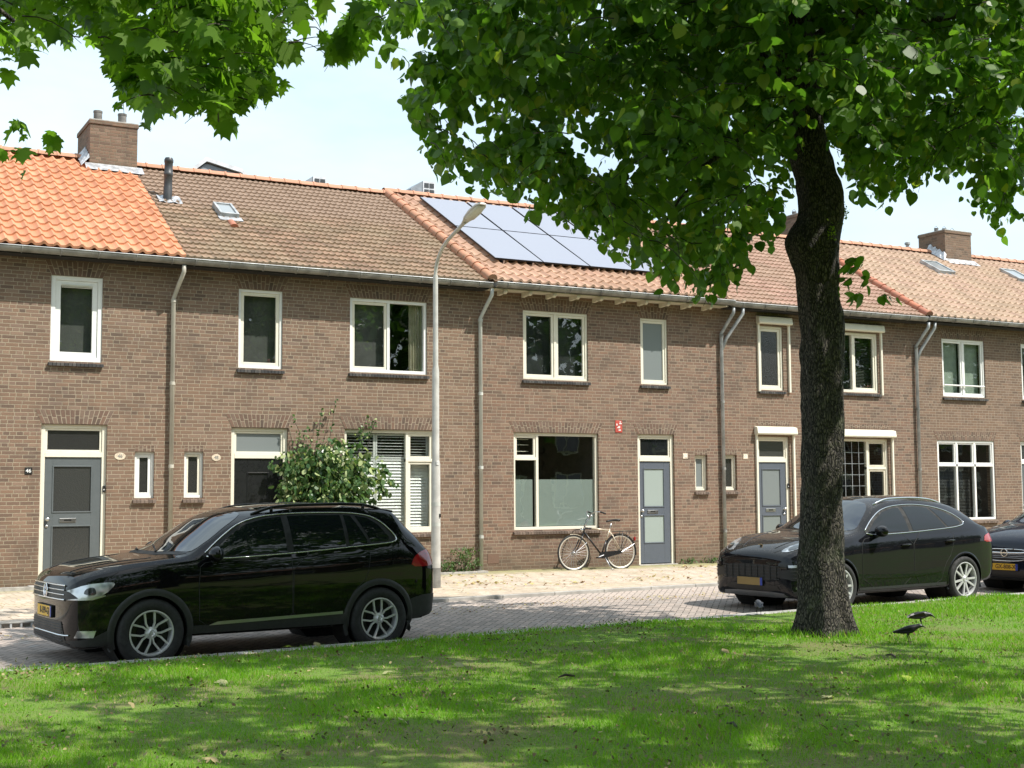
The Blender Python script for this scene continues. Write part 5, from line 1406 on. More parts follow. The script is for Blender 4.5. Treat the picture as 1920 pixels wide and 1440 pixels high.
def proj_lz(p, ref):
    """lateral offset and height of a point as seen against the plane through a tree"""
    v = p-CAMP; d = v@cf; l = v@cr
    return l*ref/d, 1.5+(v[:, 2])*ref/d, d

def twigs(centers, n_tw, L, droop, n_leaf, size, spread=1.0, up=.2):
    B, Tp, Nn, S, tw = [], [], [], [], []
    for c in centers:
        for k in range(n_tw):
            a = rng.random()*2*np.pi; e = rng.uniform(-.3, .5)
            d = np.array([math.cos(a), math.sin(a), e+up]); d /= np.linalg.norm(d)
            ll = L*rng.uniform(.6, 1.25); s = c + rng.standard_normal(3)*.12*spread
            pts = [s + d*ll*t_ + np.array([0, 0, -droop*t_*t_*ll]) for t_ in (0, .25, .5, .75, 1.0)]
            tw.append(pts)
            for i in range(n_leaf):
                t_ = (i+rng.random())/n_leaf; q = min(3, int(t_*4)); f = t_*4-q
                p = pts[q]*(1-f)+pts[q+1]*f; dirr = pts[q+1]-pts[q]; dirr /= np.linalg.norm(dirr)
                sd = np.cross(dirr, rng.standard_normal(3)); sd /= np.linalg.norm(sd)
                pet = sd*.05*rng.random()+np.array([0, 0, -.015]); B.append(p+pet)
                Tp.append(dirr*.35+sd*.55+np.array([0, 0, -.75])+rng.standard_normal(3)*.28)
                Nn.append(np.array([0, 0, .8])+d*.55+rng.standard_normal(3)*.5); S.append(size*rng.uniform(.45, 1.35))
    return np.array(B), np.array(Tp), np.array(Nn), np.array(S), tw
def twig_mesh(parent, tw, mat, r0=.008, name='twigs'):
    mb = MB()
    for pts in tw: mb.tube([Vector(p) for p in pts], [r0, r0*.8, r0*.6, r0*.45, r0*.3], 3, caps=False)
    return mb.build(name, mat, parent)

def bark_mat():
    t = NT('linden_bark'); P = t.pos(); p = t.xyz(P)
    v = t.comb(p[0], p[1], t.m('MULTIPLY', p[2], .28))
    vo = t.n('ShaderNodeTexVoronoi', feature='DISTANCE_TO_EDGE'); vo.inputs['Scale'].default_value = 44; t.l(t.n('ShaderNodeVectorMath', operation='ADD').outputs[0], vo.inputs['Vector'])
    va = vo.inputs['Vector'].links[0].from_node; t.l(v, va.inputs[0]); t.l(t.n('ShaderNodeTexNoise').outputs['Color'], va.inputs[1])
    nz = va.inputs[1].links[0].from_node; nz.inputs['Scale'].default_value = 5; t.l(P, nz.inputs['Vector'])
    sc_ = t.n('ShaderNodeVectorMath', operation='SCALE'); sc_.inputs['Scale'].default_value = .08
    t.l(nz.outputs['Color'], sc_.inputs[0]); t.l(sc_.outputs[0], va.inputs[1])
    h = t.rangem(vo.outputs['Distance'], .0, .22)
    f = t.noise(45, P, 4, .65)
    c = t.mix(h, (.012, .010, .009), t.mix(t.rangem(f, .35, .75), (.06, .052, .042), (.17, .15, .12)))
    c = t.mix(t.m('MULTIPLY', t.rangem(t.noise(3.2, P, 5, .65), .55, .72), .7), c, (.075, .085, .045))   # lichen
    c = t.mix(t.rangem(t.noise(17, P, 3), .66, .74), c, (.22, .21, .17))
    return t.done(t.bsdf(c, .9, 0, t.bump(t.m('ADD', h, t.m('MULTIPLY', f, .5)), 1.0, .03)))
M['bark'] = bark_mat()
M['twig'] = simple('twig_bark', (.035, .028, .020), .85, 0, .3)

def trunk_mesh(name, axis, parent, n=40, sub=7, flute=.05, knots=()):
    """axis: (x,y,z,r) control rows; surface broken by ridges and burrs"""
    A = np.array(axis); zz = A[:, 2]; rows = []
    fx, fy, fr = pchip(zz, A[:, 0]), pchip(zz, A[:, 1]), pchip(zz, A[:, 3])
    from mathutils import noise as nz
    H = int((zz[-1]-zz[0])/.035)
    vs = []
    for i in range(H+1):
        z = zz[0]+(zz[-1]-zz[0])*i/H; r_ = fr(z)
        for j in range(n*2):
            a = math.pi*j/n; rr = r_*(1+flute*math.sin(5*a+.6*z)+flute*.6*math.sin(3*a+1.7+z*.8))
            base = max(0, .35-z)/.35
            rr *= 1+base*base*.13*max(0, math.sin(5*a+.7))
            x, y = fx(z)+math.cos(a)*rr, fy(z)+math.sin(a)*rr
            rr += .028*nz.noise(Vector((x*7, y*7, z*2.2))) + .016*nz.noise(Vector((x*24, y*24, z*6)))
            for (kx, ky, kz, ks, kh) in knots:
                d2 = ((fx(z)+math.cos(a)*r_-kx)**2+(fy(z)+math.sin(a)*r_-ky)**2+(z-kz)**2)/ks**2
                rr += kh*math.exp(-d2)
            vs.append((fx(z)+math.cos(a)*rr, fy(z)+math.sin(a)*rr, z))
    K = n*2
    mb = MB(); mb.add(vs, [(i*K+j, i*K+(j+1) % K, (i+1)*K+(j+1) % K, (i+1)*K+j) for i in range(H) for j in range(K)])
    return mb.build(name, M['bark'], parent, smooth=True)
def limb(parent, pts, r0, r1, mat='bark'):
    mb = MB(); P_ = [Vector(p) for p in pts]; Q = []
    for i in range(len(P_)-1):
        for k in range(5):
            q = P_[i].lerp(P_[i+1], k/5); q += Vector((random.uniform(-.02, .02), random.uniform(-.02, .02), random.uniform(-.02, .02))); Q.append(q)
    Q.append(P_[-1]); m_ = len(Q)
    mb.tube(Q, [r0+(r1-r0)*(i/(m_-1))**.8 for i in range(m_)], 10)
    return mb.build('limb', M[mat], parent, smooth=True)

# ---- the big linden in front of the right-hand car
T0 = Vector((10.50, -11.53, -.14))
tree = empty('linden_tree', tuple(T0), 0, 'big lawn tree with dark knobbly trunk and dense crown at the top right', 'tree')
trunk_mesh('trunk', [(10.50, -11.55, -.3, .335), (10.50, -11.55, -.12, .325), (10.48, -11.56, .12, .292), (10.46, -11.56, .41, .268), (10.43, -11.60, 1.02, .243), (10.41, -11.65, 1.63, .233), (10.38, -11.74, 2.84, .232), (10.36, -11.79, 3.45, .236), (10.30, -11.79, 3.81, .228), (10.26, -11.82, 4.30, .262), (10.31, -11.88, 4.66, .246), (10.25, -11.87, 5.02, .228), (10.17, -11.87, 5.39, .206), (10.13, -11.88, 5.75, .188), (10.07, -11.88, 6.3, .165), (10.0, -11.85, 7.4, .14), (10.05, -11.8, 8.8, .10), (10.1, -11.8, 10.2, .05)], tree,
           knots=[(10.02, -11.75, 4.35, .20, .10), (10.48, -12.02, 4.9, .22, .05), (10.1, -11.75, 5.4, .16, .04), (10.55, -12.0, 3.95, .15, .05)])
for cx_m, cy_m, cz_m in ((10.24, -12.10, 4.42), (10.47, -12.05, 4.66)):
    k_ = 60; q_ = np.c_[cx_m+.035*rng.standard_normal(k_)+.0, cy_m+.012*rng.standard_normal(k_), cz_m+.06*rng.standard_normal(k_)]
    leaves_later = globals().setdefault('MOSS', []); leaves_later.append(q_)
mb = MB(); mb.lathe([(0, .03), (.03, .02), (.04, -.01)], (10.30, -12.105, 4.26), (0.05, -1, .1), 12); mb.build('knot_hole', M['black'], tree)
for pts, a, b in (([(10.1, -11.85, 5.9), (9.3, -12.2, 6.8), (8.1, -12.6, 7.6), (6.9, -12.9, 8.0)], .10, .03),
                  ([(10.1, -11.85, 6.1), (9.4, -11.2, 6.9), (8.6, -10.4, 7.9)], .09, .03),
                  ([(10.25, -11.85, 5.5), (9.5, -11.7, 5.6), (8.9, -11.5, 5.1), (8.5, -11.4, 4.5)], .05, .012),
                  ([(10.05, -11.85, 6.5), (10.7, -12.2, 7.0), (11.2, -12.6, 6.85), (12.3, -13.1, 7.0), (13.4, -13.6, 7.2)], .085, .03),
                  ([(11.3, -12.65, 6.87), (11.9, -12.5, 6.1), (12.6, -12.6, 5.7)], .03, .01),
                  ([(10.1, -11.85, 6.0), (11.0, -11.2, 6.9), (12.4, -10.6, 7.7), (13.6, -10.2, 8.2)], .09, .025),
                  ([(10.0, -11.85, 7.2), (9.8, -13.0, 8.2), (9.4, -14.2, 8.8)], .07, .02),
                  ([(10.05, -11.8, 8.0), (10.8, -12.6, 9.0), (11.3, -13.6, 9.6)], .06, .02),
                  ([(10.05, -11.8, 6.9), (9.0, -11.9, 8.2), (8.1, -11.3, 9.0)], .07, .02)): limb(tree, pts, a, b)
ZM = pchip([-5.4, -4.75, -4.6, -4.2, -3.6, -3.3, -2.9, -2.4, -2.0, -1.75, -1.4, -1.15, -.9, -.6, -.4, -.25, 0, .2, .4, .9, 1.2, 1.6, 1.95, 2.25, 2.6, 3.2, 4.4, 6],
           [6.9, 6.0, 5.55, 5.15, 4.95, 4.75, 4.60, 4.30, 4.05, 3.95, 3.72, 3.68, 4.0, 4.4, 4.6, 5.1, 5.6, 5.5, 5.0, 4.75, 5.0, 5.15, 4.6, 4.45, 4.7, 4.8, 4.9, 5.2])
def crown_centers(n, c, r, zm, ref, l0, shell=.35, top=None, pad=.42, maxd=None):
    out = []
    while len(out) < n:
        v = rng.standard_normal(3); v /= np.linalg.norm(v); v *= rng.random()**shell
        p = np.array(c)+v*np.array(r)
        l, z, d = proj_lz(p[None], ref)
        if zm is not None and d[0] > 2:
            if z[0] < zm(l[0]-l0)+pad: continue
            if z[0] < 1.5 + (p[2]-1.5)*.0: continue
        if top and not top(p): continue
        out.append(p)
    return out
def cull(B, Tp, Nn, S, zm, ref, l0, tol=.0):
    l, z, d = proj_lz(B + unit(Tp)*S[:, None]*.8, ref)
    lim = np.array([zm(q) for q in (l-l0)])
    k = (z > lim - tol + .10*rng.standard_normal(len(B))) | (d < 1.5)
    return B[k], Tp[k], Nn[k], S[k]
REF = 15.208; L0 = float((np.array(T0)-CAMP)@cr)
cc = crown_centers(520, (9.75, -11.9, 6.7), (4.6, 3.6, 2.6), ZM, REF, L0, .38)
B, Tp, Nn, S, tw = twigs(cc, 4, .75, .55, 17, .115)
B, Tp, Nn, S = cull(B, Tp, Nn, S, ZM, REF, L0)
# hanging sprays along the lower edge
hang = []
for l_ in np.arange(-4.7, 3.3, .105):
    d = REF + rng.uniform(-2.4, 1.8); z = ZM(l_) + rng.uniform(.15, .75)
    if -.45 < l_ < .45 and d < REF+.2: d = REF+rng.uniform(.5, 1.8)
    f = d/REF; L = (L0+l_)*f
    hang.append(CAMP + cf*d + cr*L + np.array([0, 0, (z-1.5)*f]))
B2, T2, N2, S2, tw2 = twigs(hang, 3, .55, .9, 15, .108, up=-.2)
B2, T2, N2, S2 = cull(B2, T2, N2, S2, ZM, REF, L0, .05)
top = [np.array(p) for p in crown_centers(90, (10.2, -11.8, 8.9), (4.3, 3.8, 3.0), None, 0, 0, .5, lambda p: p[2] > 7.2)]
B3, T3, N3, S3, tw3 = twigs(top, 4, 1.0, .4, 12, .21)
B, Tp, Nn, S = (np.concatenate(a) for a in ((B, B2, B3), (Tp, T2, T3), (Nn, N2, N3), (S, S2, S3)))
leaves('crown', B, Tp, Nn, S, LIND, M['leaf_linden'], tree)
print('linden leaves', len(B))
def vis(tws, zm, l0, ref):
    o = []
    for pts in tws:
        l, z, d = proj_lz(np.array(pts[-1:]), ref)
        if z[0] > zm(l[0]-l0)-.1: o.append(pts)
    return o
twig_mesh(tree, vis(tw, ZM, L0, REF)[::2]+vis(tw2, ZM, L0, REF), M['twig'])
M['moss'] = leaf_mat('moss', (.20, .30, .03), (.30, .40, .05), .3, .8)
for q_ in MOSS: leaves('moss_tuft', q_, rng.standard_normal(q_.shape)+[0, -.8, -.3], rng.standard_normal(q_.shape)+[0, -1, 0], np.full(len(q_), .035), OVAL, M['moss'], tree)
# little shoots on the trunk
sh = [np.array((10.62, -12.06, 3.98)), np.array((10.72, -12.0, 4.02)), np.array((10.82, -11.95, 3.86))]
B, Tp, Nn, S, twx = twigs(sh, 2, .28, .7, 5, .12); leaves('shoot_leaves', B, Tp, Nn, S, LIND, M['leaf_linden'], tree); twig_mesh(tree, twx, M['twig'], .006, 'shoots')

# ---- the tree whose branches hang in at the top left; it stands beside the photographer
TL = Vector((-1.3, -16.2, -.14))
treeL = empty('plane_tree', tuple(TL), 0, 'tree whose lobed leaves hang in at the top left, trunk out of frame', 'tree')
trunk_mesh('trunk', [(-1.3, -16.2, -.3, .30), (-1.3, -16.2, .3, .25), (-1.25, -16.2, 2, .21), (-1.2, -16.15, 4, .18), (-1.1, -16.1, 6.5, .12), (-1.0, -16.0, 9, .05)], treeL, 24)
REF2 = 8.3
px2l = lambda px: (px-960)/300.0
ZL = pchip([px2l(q) for q in (-400, -60, 0, 14, 30, 50, 70, 130, 190, 200, 250, 300, 370, 412, 440, 500, 555, 566, 580, 595, 640, 680, 695, 760, 800, 860, 1200)],
           [1.5+(935-q)/300.0 for q in (-50, 60, 130, 110, 80, 50, 45, 45, 75, 165, 205, 215, 200, 242, 205, 160, 110, -100, -100, 85, 150, 150, 60, 40, 30, -60, -400)])
for pts, a, b in (([(-1.2, -16.15, 4.2), (.0, -15.9, 4.9), (1.3, -15.7, 5.1), (2.6, -15.4, 5.0), (3.6, -15.2, 4.8)], .09, .02),
                  ([(-1.2, -16.15, 3.6), (-.3, -16.1, 4.3), (.5, -16.1, 4.4), (1.0, -16.05, 4.0)], .05, .012),
                  ([(-1.15, -16.1, 5.2), (.4, -16.8, 6.2), (1.8, -17.4, 6.8)], .07, .02), ([(-1.1, -16.1, 6), (.0, -14.8, 7), (1.2, -13.6, 7.4)], .07, .02)): limb(treeL, pts, a, b)
cl = []
for _ in range(235):
    l_ = rng.uniform(-3.3, -.45)
    if l_ > -1.35 and rng.random() < .72: continue
    d = REF2+rng.uniform(-.9, 1.6); z = ZL(l_)+.10+rng.random()**1.3*1.1; f = d/REF2
    cl.append(CAMP+cf*d+cr*l_*f+np.array([0, 0, (z-1.5)*f]))
B, Tp, Nn, S, tw = twigs(cl, 2, .42, .5, 10, .112)
B, Tp, Nn, S = cull(B, Tp, Nn, S, ZL, REF2, 0)
sp_ = [CAMP+cf*7.6+cr*px2l(px)*.92+np.array([0, 0, (935-py)/300.0*.92]) for px, py in ((-25, 150), (-12, 200), (5, 235), (12, 265), (10, 290), (18, 310), (-10, 330))]
Ba, Ta, Na, Sa, twa = twigs(sp_, 1, .22, .4, 6, .085); B, Tp, Nn, S = (np.concatenate(q) for q in ((B, Ba), (Tp, Ta), (Nn, Na), (S, Sa)))
cu = crown_centers(34, (-.6, -17.4, 7.2), (3.6, 3.8, 2.2), None, 0, 0, .5, lambda p: p[2] > 5.3)
B3, T3, N3, S3, tw3 = twigs(cu, 4, 1.0, .4, 10, .25)
B, Tp, Nn, S = (np.concatenate(a) for a in ((B, B3), (Tp, T3), (Nn, N3), (S, S3)))
leaves('crown', B, Tp, Nn, S, MAPL, M['leaf_maple'], treeL)
twig_mesh(treeL, vis(tw, ZL, 0, REF2), M['twig'], .006)

# ---- a third tree beside the photographer; only its shade falls in the picture
TR = Vector((8.6, -20.6, -.14))
treeR = empty('shade_tree', tuple(TR), 0, 'tree out of frame on the right that shades the near lawn', 'tree')
trunk_mesh('trunk', [(8.6, -20.6, -.3, .32), (8.6, -20.6, .3, .27), (8.6, -20.6, 3, .22), (8.5, -20.5, 6, .16), (8.4, -20.4, 9.5, .05)], treeR, 24)
for pts in ([(8.6, -20.6, 4.5), (7.2, -19.8, 6.2), (5.8, -19.2, 7.2)], [(8.6, -20.6, 4.8), (9.6, -19.3, 6.4), (10.6, -18.2, 7.4)], [(8.5, -20.5, 5.4), (8.0, -22.0, 7.0), (7.4, -23.4, 8.0)], [(8.5, -20.5, 5.0), (10.2, -21.0, 6.6), (11.8, -21.2, 7.6)]): limb(treeR, pts, .09, .03)
cu = crown_centers(170, (9.4, -19.6, 7.6), (5.6, 4.6, 2.5), None, 0, 0, .5, lambda p: p[2] > 5.6)
B3, T3, N3, S3, tw3 = twigs(cu, 4, 1.0, .4, 12, .17)
leaves('crown', B3, T3, N3, S3, LIND, M['leaf_linden'], treeR)

# ------------------------------------------------------------------ street lamp
lx, ly = 9.67, -2.97
lamp = empty('street_lamp', (lx, ly, -.08), 0, 'pale grey street lamp with curved arm, rising from the pavement behind the black crossover', 'street lamp')
mb = MB(); mb.tube([(lx, ly, -.2), (lx, ly, .26)], .082, 20); mb.build('pole_sleeve', M['zinc_dark'], lamp, smooth=True, auto=40)
M['lamp_post'] = simple('galvanised_post', (.50, .485, .45), .5, .15, .12, 5, .1)
mb = MB(); mb.tube([(lx, ly, .26), (lx, ly, 2.0), (lx, ly, 2.06), (lx, ly, 3.58), (lx, ly, 3.66), (lx, ly, 5.2)], [.080, .076, .062, .060, .046, .042], 20)
arc = [(lx+.10*math.sin(a)*.0, ly-1.05*(1-math.cos(a))*.95, 5.2+.62*math.sin(a)) for a in [R(q) for q in range(0, 66, 5)]]
mb.tube(arc+[(lx, arc[-1][1]-.55, arc[-1][2]+.16)], .030, 16); mb.build('pole', M['lamp_post'], lamp, smooth=True, auto=40)
e_ = Vector((lx, arc[-1][1]-.50, arc[-1][2]+.145)); dr = Vector((0, -.95, .27)).normalized(); upv = Vector((0, .27, .95)).normalized()
rows = []
for t_, w_, hh in ((-.02, .035, .04), (.10, .06, .055), (.16, .085, .075), (.40, .115, .085), (.62, .105, .06), (.72, .05, .02)):
    c_ = e_+dr*t_; rows.append([c_+Vector((math.cos(a)*w_, 0, 0))+upv*(max(-.012, math.sin(a)*hh)) for a in [2*math.pi*j/16 for j in range(16)]])
mb = MB(); mb.add([p for r_ in rows for p in r_], [(i*16+j, i*16+(j+1) % 16, (i+1)*16+(j+1) % 16, (i+1)*16+j) for i in range(5) for j in range(16)]+[tuple(range(16))[::-1], tuple(80+j for j in range(16))])
hd = mb.build('lamp_head', M['lamp_post'], lamp, smooth=True, auto=50)
M['diffuser'] = NT('lamp_diffuser'); t = M['diffuser']; M['diffuser'] = t.done(t.bsdf((.62, .62, .56), .2, 0, None, Coat_Weight=.6))
mb = MB(); rows = []
for t_, w_, hh in ((.17, .06, .01), (.24, .09, .045), (.45, .10, .055), (.62, .085, .035), (.67, .04, .008)):
    c_ = e_+dr*t_-upv*.014; rows.append([c_+Vector((math.cos(a)*w_, 0, 0))-upv*(math.sin(a)*hh) for a in [math.pi*j/12 for j in range(13)]])
mb.add([p for r_ in rows for p in r_], [(i*13+j, i*13+j+1, (i+1)*13+j+1, (i+1)*13+j) for i in range(4) for j in range(12)])
mb.build('diffuser', M['diffuser'], hd, smooth=True)
st = MB(); st.box(lx-.022, lx+.022, ly-.083, ly-.0765, 1.98, 2.05); s_ = st.build('number_sticker', M['plate_white'], lamp)
text_mesh('sticker_text', '1', .05, M['black'], s_, Matrix.Translation((lx, ly-.084, 2.015)) @ Matrix.Rotation(R(90), 4, 'X'))
for z_ in (1.32, .98): st = MB(); st.lathe([(.0795, -.03), (.0795, .03)], (lx, ly, z_), (0, 0, 1), 20); st.build('tape_band', M['pipe_grey'], lamp)
st = MB(); st.box(lx+.03, lx+.055, ly-.084, ly-.066, 1.10, 1.16); st.build('sticker', M['black'], lamp)

# ------------------------------------------------------------------ house numbers, sign
def wplate(name, x, z, w, h, mat, txt, tm, label, cat, size, round_=False, sx=1.0):
    mb = MB()
    if round_: mb.prism([(x+w/2*math.cos(a), z+h/2*math.sin(a)) for a in [2*math.pi*i/24 for i in range(24)]], lambda u, v: (u, -.008, v), (0, .007, 0))
    else: mb.box(x-w/2, x+w/2, -.010, -.001, z-h/2, z+h/2)
    o = mb.build(name, M[mat], bevel=.002); tag(o, label, cat)
    if txt: text_mesh('lettering', txt, size, M[tm], o, Matrix.Translation((x, -.011 if not round_ else -.009, z)) @ Matrix.Rotation(R(90), 4, 'X'), sx=sx, bold=.0015)
    return o
wplate('house_number', 3.60, 1.915, .115, .115, 'black', '46', 'plate_white', 'black square plate reading 46 left of the grey door', 'house number', .085)
wplate('house_number', 5.09, 2.17, .19, .125, 'enamel_old', '46', 'zinc_dark', 'cream oval number plate right of door 46', 'house number', .085, True)
wplate('house_number', 6.77, 2.16, .17, .12, 'enamel_old', '48', 'zinc_dark', 'cream oval number plate left of the black door, reading 48', 'house number', .08, True)
wplate('house_number', 16.99, 2.27, .13, .12, 'enamel_old', '50', 'plate_white', 'small pale plate reading 50 beside the narrow window', 'house number', .10)
wplate('house_number', 18.62, 2.27, .13, .12, 'enamel_old', '52', 'plate_white', 'small pale plate reading 52 left of the shuttered door', 'house number', .10)
sg = wplate('wall_sign', 15.30, 2.87, .17, .25, 'red_sign', None, None, 'small red sign with white marks on the brick wall of number 50', 'sign', 0)
mb = MB()
for (a, b, c, d) in ((.01, .07, .05, .07), (.02, .055, .085, .105), (-.06, -.035, .02, .06), (-.04, .03, -.035, -.015), (-.02, .035, -.005, .01), (-.01, .05, -.085, -.065)): mb.box(15.30+a, 15.30+b, -.0125, -.0105, 2.87+c, 2.87+d)
mb.build('sign_marks', M['plate_white'], sg)
for x, z in ((4.838, 1.61), (19.845, 1.62)):
    mb = MB(); mb.box(x-.02, x+.02, .028, .0495, z-.055, z+.055); o = mb.build('doorbell', M['black'], bevel=.004)
    tag(o, 'black doorbell on the frame of the %s door' % ('grey number 46' if x < 10 else 'blue-grey number 52'), 'doorbell')
    mb = MB(); mb.lathe([(0, .002), (.010, .001), (.011, -.002)], (x, .027, z-.01), (0, -1, 0), 12); mb.build('bell_button', M['plate_white'], o)

# ------------------------------------------------------------------ bicycle
def bicycle():
    F0 = Vector((13.88, -.50, -.045)); Rr = Vector((14.95, -.545, -.045)); ang = math.atan2(Rr.y-F0.y, Rr.x-F0.x)
    e = empty('bicycle', tuple((F0+Rr)/2), ang, 'old black and silver city bicycle standing against the brick wall under the frosted window', 'bicycle')
    X0 = -.54
    lean = .05
    def P(x, z, y=0): return Vector((x+X0, y+z*lean, z))
    rw = .345
    def wh(x):
        c = P(x, rw); ax = Vector((0, 1, -lean)).normalized()
        u = Vector((1, 0, 0)); w = ax.cross(u).normalized()
        t = MB(); t.tube([c+(u*math.cos(a)+w*math.sin(a))*rw for a in [2*math.pi*i/64 for i in range(64)]], .017, 8, closed=True); hub = MB(); hub.tube([c-ax*.045, c-ax*.04, c-ax*.02, c+ax*.02, c+ax*.04, c+ax*.045], [.012, .032, .018, .018, .032, .012], 12)
        h = hub.build('wheel', M['satin'], e, local=True, smooth=True)
        t.build('tyre', M['tyre'], h, local=True, smooth=True)
        r_ = MB(); r_.lathe([(rw-.016, -.012), (rw-.030, -.013), (rw-.040, -.006), (rw-.040, .006), (rw-.030, .013), (rw-.016, .012)], c, ax, 56, closed=True); r_.build('rim', M['bike_rim'], h, local=True, smooth=True, auto=40)
        s = MB()
        for i in range(32):
            a = 2*math.pi*i/32; b = a+(.5 if i % 2 else -.5); sd = .035 if i % 4 < 2 else -.035
            s.tube([c+ax*sd+(u*math.cos(b)+w*math.sin(b))*.03, c+(u*math.cos(a)+w*math.sin(a))*(rw-.04)], .0016, 4)
        s.build('spokes', M['satin'], h, local=True)
    wh(0); wh(1.08)
    ht, hb = P(.275, .865), P(.245, .735); bb = P(.64, .295); st_ = P(.845, .78); fh, rh = P(0, rw), P(1.08, rw)
    m = MB(); m.tube([ht, hb], .019, 10); m.tube([hb+Vector((.01, 0, .03)), bb], .017, 10); m.tube([bb, bb.lerp(st_, .62)], .016, 10); m.tube([bb-Vector((0, .03, 0)), rh-Vector((0, .05, 0))], .010, 8); m.tube([bb+Vector((0, .03, 0)), rh+Vector((0, .05, 0))], .010, 8); m.tube([P(.28, .835), P(.44, .825)], .018, 10); m.tube([bb-Vector((0, .05, 0)), bb+Vector((0, .05, 0))], .025, 12)
    m.build('frame', M['bike_black'], e, local=True, smooth=True)
    m = MB(); m.tube([P(.42, .826), st_], .0185, 10); m.tube([bb.lerp(st_, .60), st_+Vector((.01, 0, .03))], .0175, 10)
    for sy in (-1, 1): m.tube([st_+Vector((0, sy*.015, 0)), rh+Vector((0, sy*.05, 0))], .009, 8)
    m.build('frame_silver', M['bike_silver'], e, local=True, smooth=True)
    m = MB()
    for sy in (-1, 1): m.tube([hb+Vector((0, sy*.012, 0)), hb.lerp(fh, .35)+Vector((.0, sy*.045, -.0)), hb.lerp(fh, .8)+Vector((.012, sy*.05, 0)), fh+Vector((0, sy*.05, 0))], [.014, .014, .011, .008], 8)
    m.build('fork', M['bike_black'], e, local=True, smooth=True)
    m = MB(); stt = P(.40, 1.03); m.tube([ht, P(.31, .93), P(.345, 1.0), stt], [.014, .013, .014, .014], 10)
    for sy in (-1, 1): m.tube([stt, P(.37, 1.10, sy*.06), P(.42, 1.155, sy*.16), P(.50, 1.16, sy*.25), P(.60, 1.125, sy*.28)], .011, 10)
    m.build('handlebar', M['satin'], e, local=True, smooth=True)
    m = MB()
    for sy in (-1, 1): m.tube([P(.50, 1.16, sy*.25), P(.61, 1.12, sy*.282)], .017, 10)
    m.build('grip', M['rubber'], e, local=True, smooth=True)
    m = MB(); m.lathe([(0, .02), (.024, .014), (.03, 0), (.028, -.01)], P(.40, 1.08, -.07), (0, 0, 1), 14); m.build('bell', M['chrome'], e, local=True, smooth=True)
    m = MB(); m.tube([st_+Vector((.01, 0, .03)), P(.895, .93)], .0125, 10); m.build('seat_post', M['satin'], e, local=True, smooth=True)
    # saddle
    vs = []; n = 12
    for i in range(9):
        t_ = i/8; x = .785+.29*t_; w = .022+.075*(t_**1.5) if t_ < .95 else .06; zc = .965+.02*t_+.012*math.sin(t_*3)
        for j in range(n):
            a = 2*math.pi*j/n; vs.append(P(x, zc+math.sin(a)*(.022 if math.sin(a) > 0 else .035)*(.7+.3*t_), math.cos(a)*w))
    m = MB(); m.add(vs, [(i*n+j, i*n+(j+1) % n, (i+1)*n+(j+1) % n, (i+1)*n+j) for i in range(8) for j in range(n)]+[tuple(range(n)), tuple(96+j for j in range(n))[::-1]]); m.build('saddle', M['bike_black'], e, local=True, smooth=True)
    # mudguards
    for cx, a0, a1, nm in ((0, -35, 100, 'mudguard'), (1.08, 10, 150, 'mudguard')):
        m = MB(); vs = []; K = 30
        c = P(cx, rw)
        A0, A1 = (a0, a1) if cx == 0 else (-12, 150)
        for i in range(K+1):
            a = R(A0+(A1-A0)*i/K)
            for yy, rr in ((-.024, rw+.024), (-.012, rw+.034), (.012, rw+.034), (.024, rw+.024)):
                vs.append(c+Vector((math.cos(a)*rr, yy+math.sin(a)*rr*lean, math.sin(a)*rr)))
        m.add(vs, [(i*4+j, i*4+j+1, i*4+j+5, i*4+j+4) for i in range(K) for j in range(3)])
        m.build(nm, M['bike_black'] if cx else M['bike_silver'], e, local=True, smooth=True)
    m = MB()
    for z in (.752,):
        for yy in (-.06, -.02, .02, .06): m.tube([P(.92, z, yy), P(1.46, z+.01, yy)], .006, 6)
        m.tube([P(.93, z, -.07), P(.93, z, .07)], .006, 6); m.tube([P(1.45, z+.01, -.07), P(1.45, z+.01, .07)], .006, 6)
    for sy in (-1, 1): m.tube([P(1.12, .75, sy*.06), rh+Vector((0, sy*.05, 0))], .005, 6); m.tube([P(1.30, .75, sy*.06), rh+Vector((0, sy*.055, 0))], .005, 6)
    m.build('luggage_rack', M['bike_black'], e, local=True, smooth=True)
    m = MB(); m.tube([rh+Vector((0, -.06, 0)), P(1.40, .50, -.03)], .004, 5); m.tube([fh+Vector((0, -.055, 0)), P(.30, .55, -.03)], .004, 5); m.build('mudguard_stay', M['satin'], e, local=True)
    # chain case, crank and pedals
    m = MB(); m.prism([(.58, .25), (.56, .30), (.60, .35), (.68, .36), (1.04, .375), (1.10, .36), (1.10, .32), (1.04, .31), (.70, .235), (.62, .225)], lambda u, v: P(u, v, -.058), (0, .02, 0)); m.build('chain_case', M['bike_black'], e, local=True)
    m = MB(); m.tube([P(.64, .295, -.07), P(.64, .295, -.085)], .014, 8); m.tube([P(.64, .295, -.085), P(.50, .25, -.09)], .010, 8); m.tube([P(.64, .295, .07), P(.79, .33, .085)], .010, 8); m.build('crank', M['satin'], e, local=True)
    m = MB(); m.obox(P(.50, .25, -.14), (.045, 0, 0), (0, .045, 0), (0, 0, .012)); m.obox(P(.79, .33, .13), (.045, 0, 0), (0, .045, 0), (0, 0, .012)); m.build('pedal', M['rubber'], e, local=True, bevel=.003)
    m = MB(); m.tube([P(.69, .27, -.03), P(.72, .15, -.10), P(.76, .02, -.17)], .011, 8); m.tube([P(.755, .02, -.17), P(.80, .006, -.19)], .012, 8); m.build('kickstand', M['satin'], e, local=True, smooth=True)
    m = MB(); m.lathe([(0, -.05), (.02, -.045), (.038, -.01), (.042, .01), (.03, .014), (0, .016)], P(.20, .80), (-1, 0, .05), 16); m.build('headlight', M['chrome'], e, local=True, smooth=True)
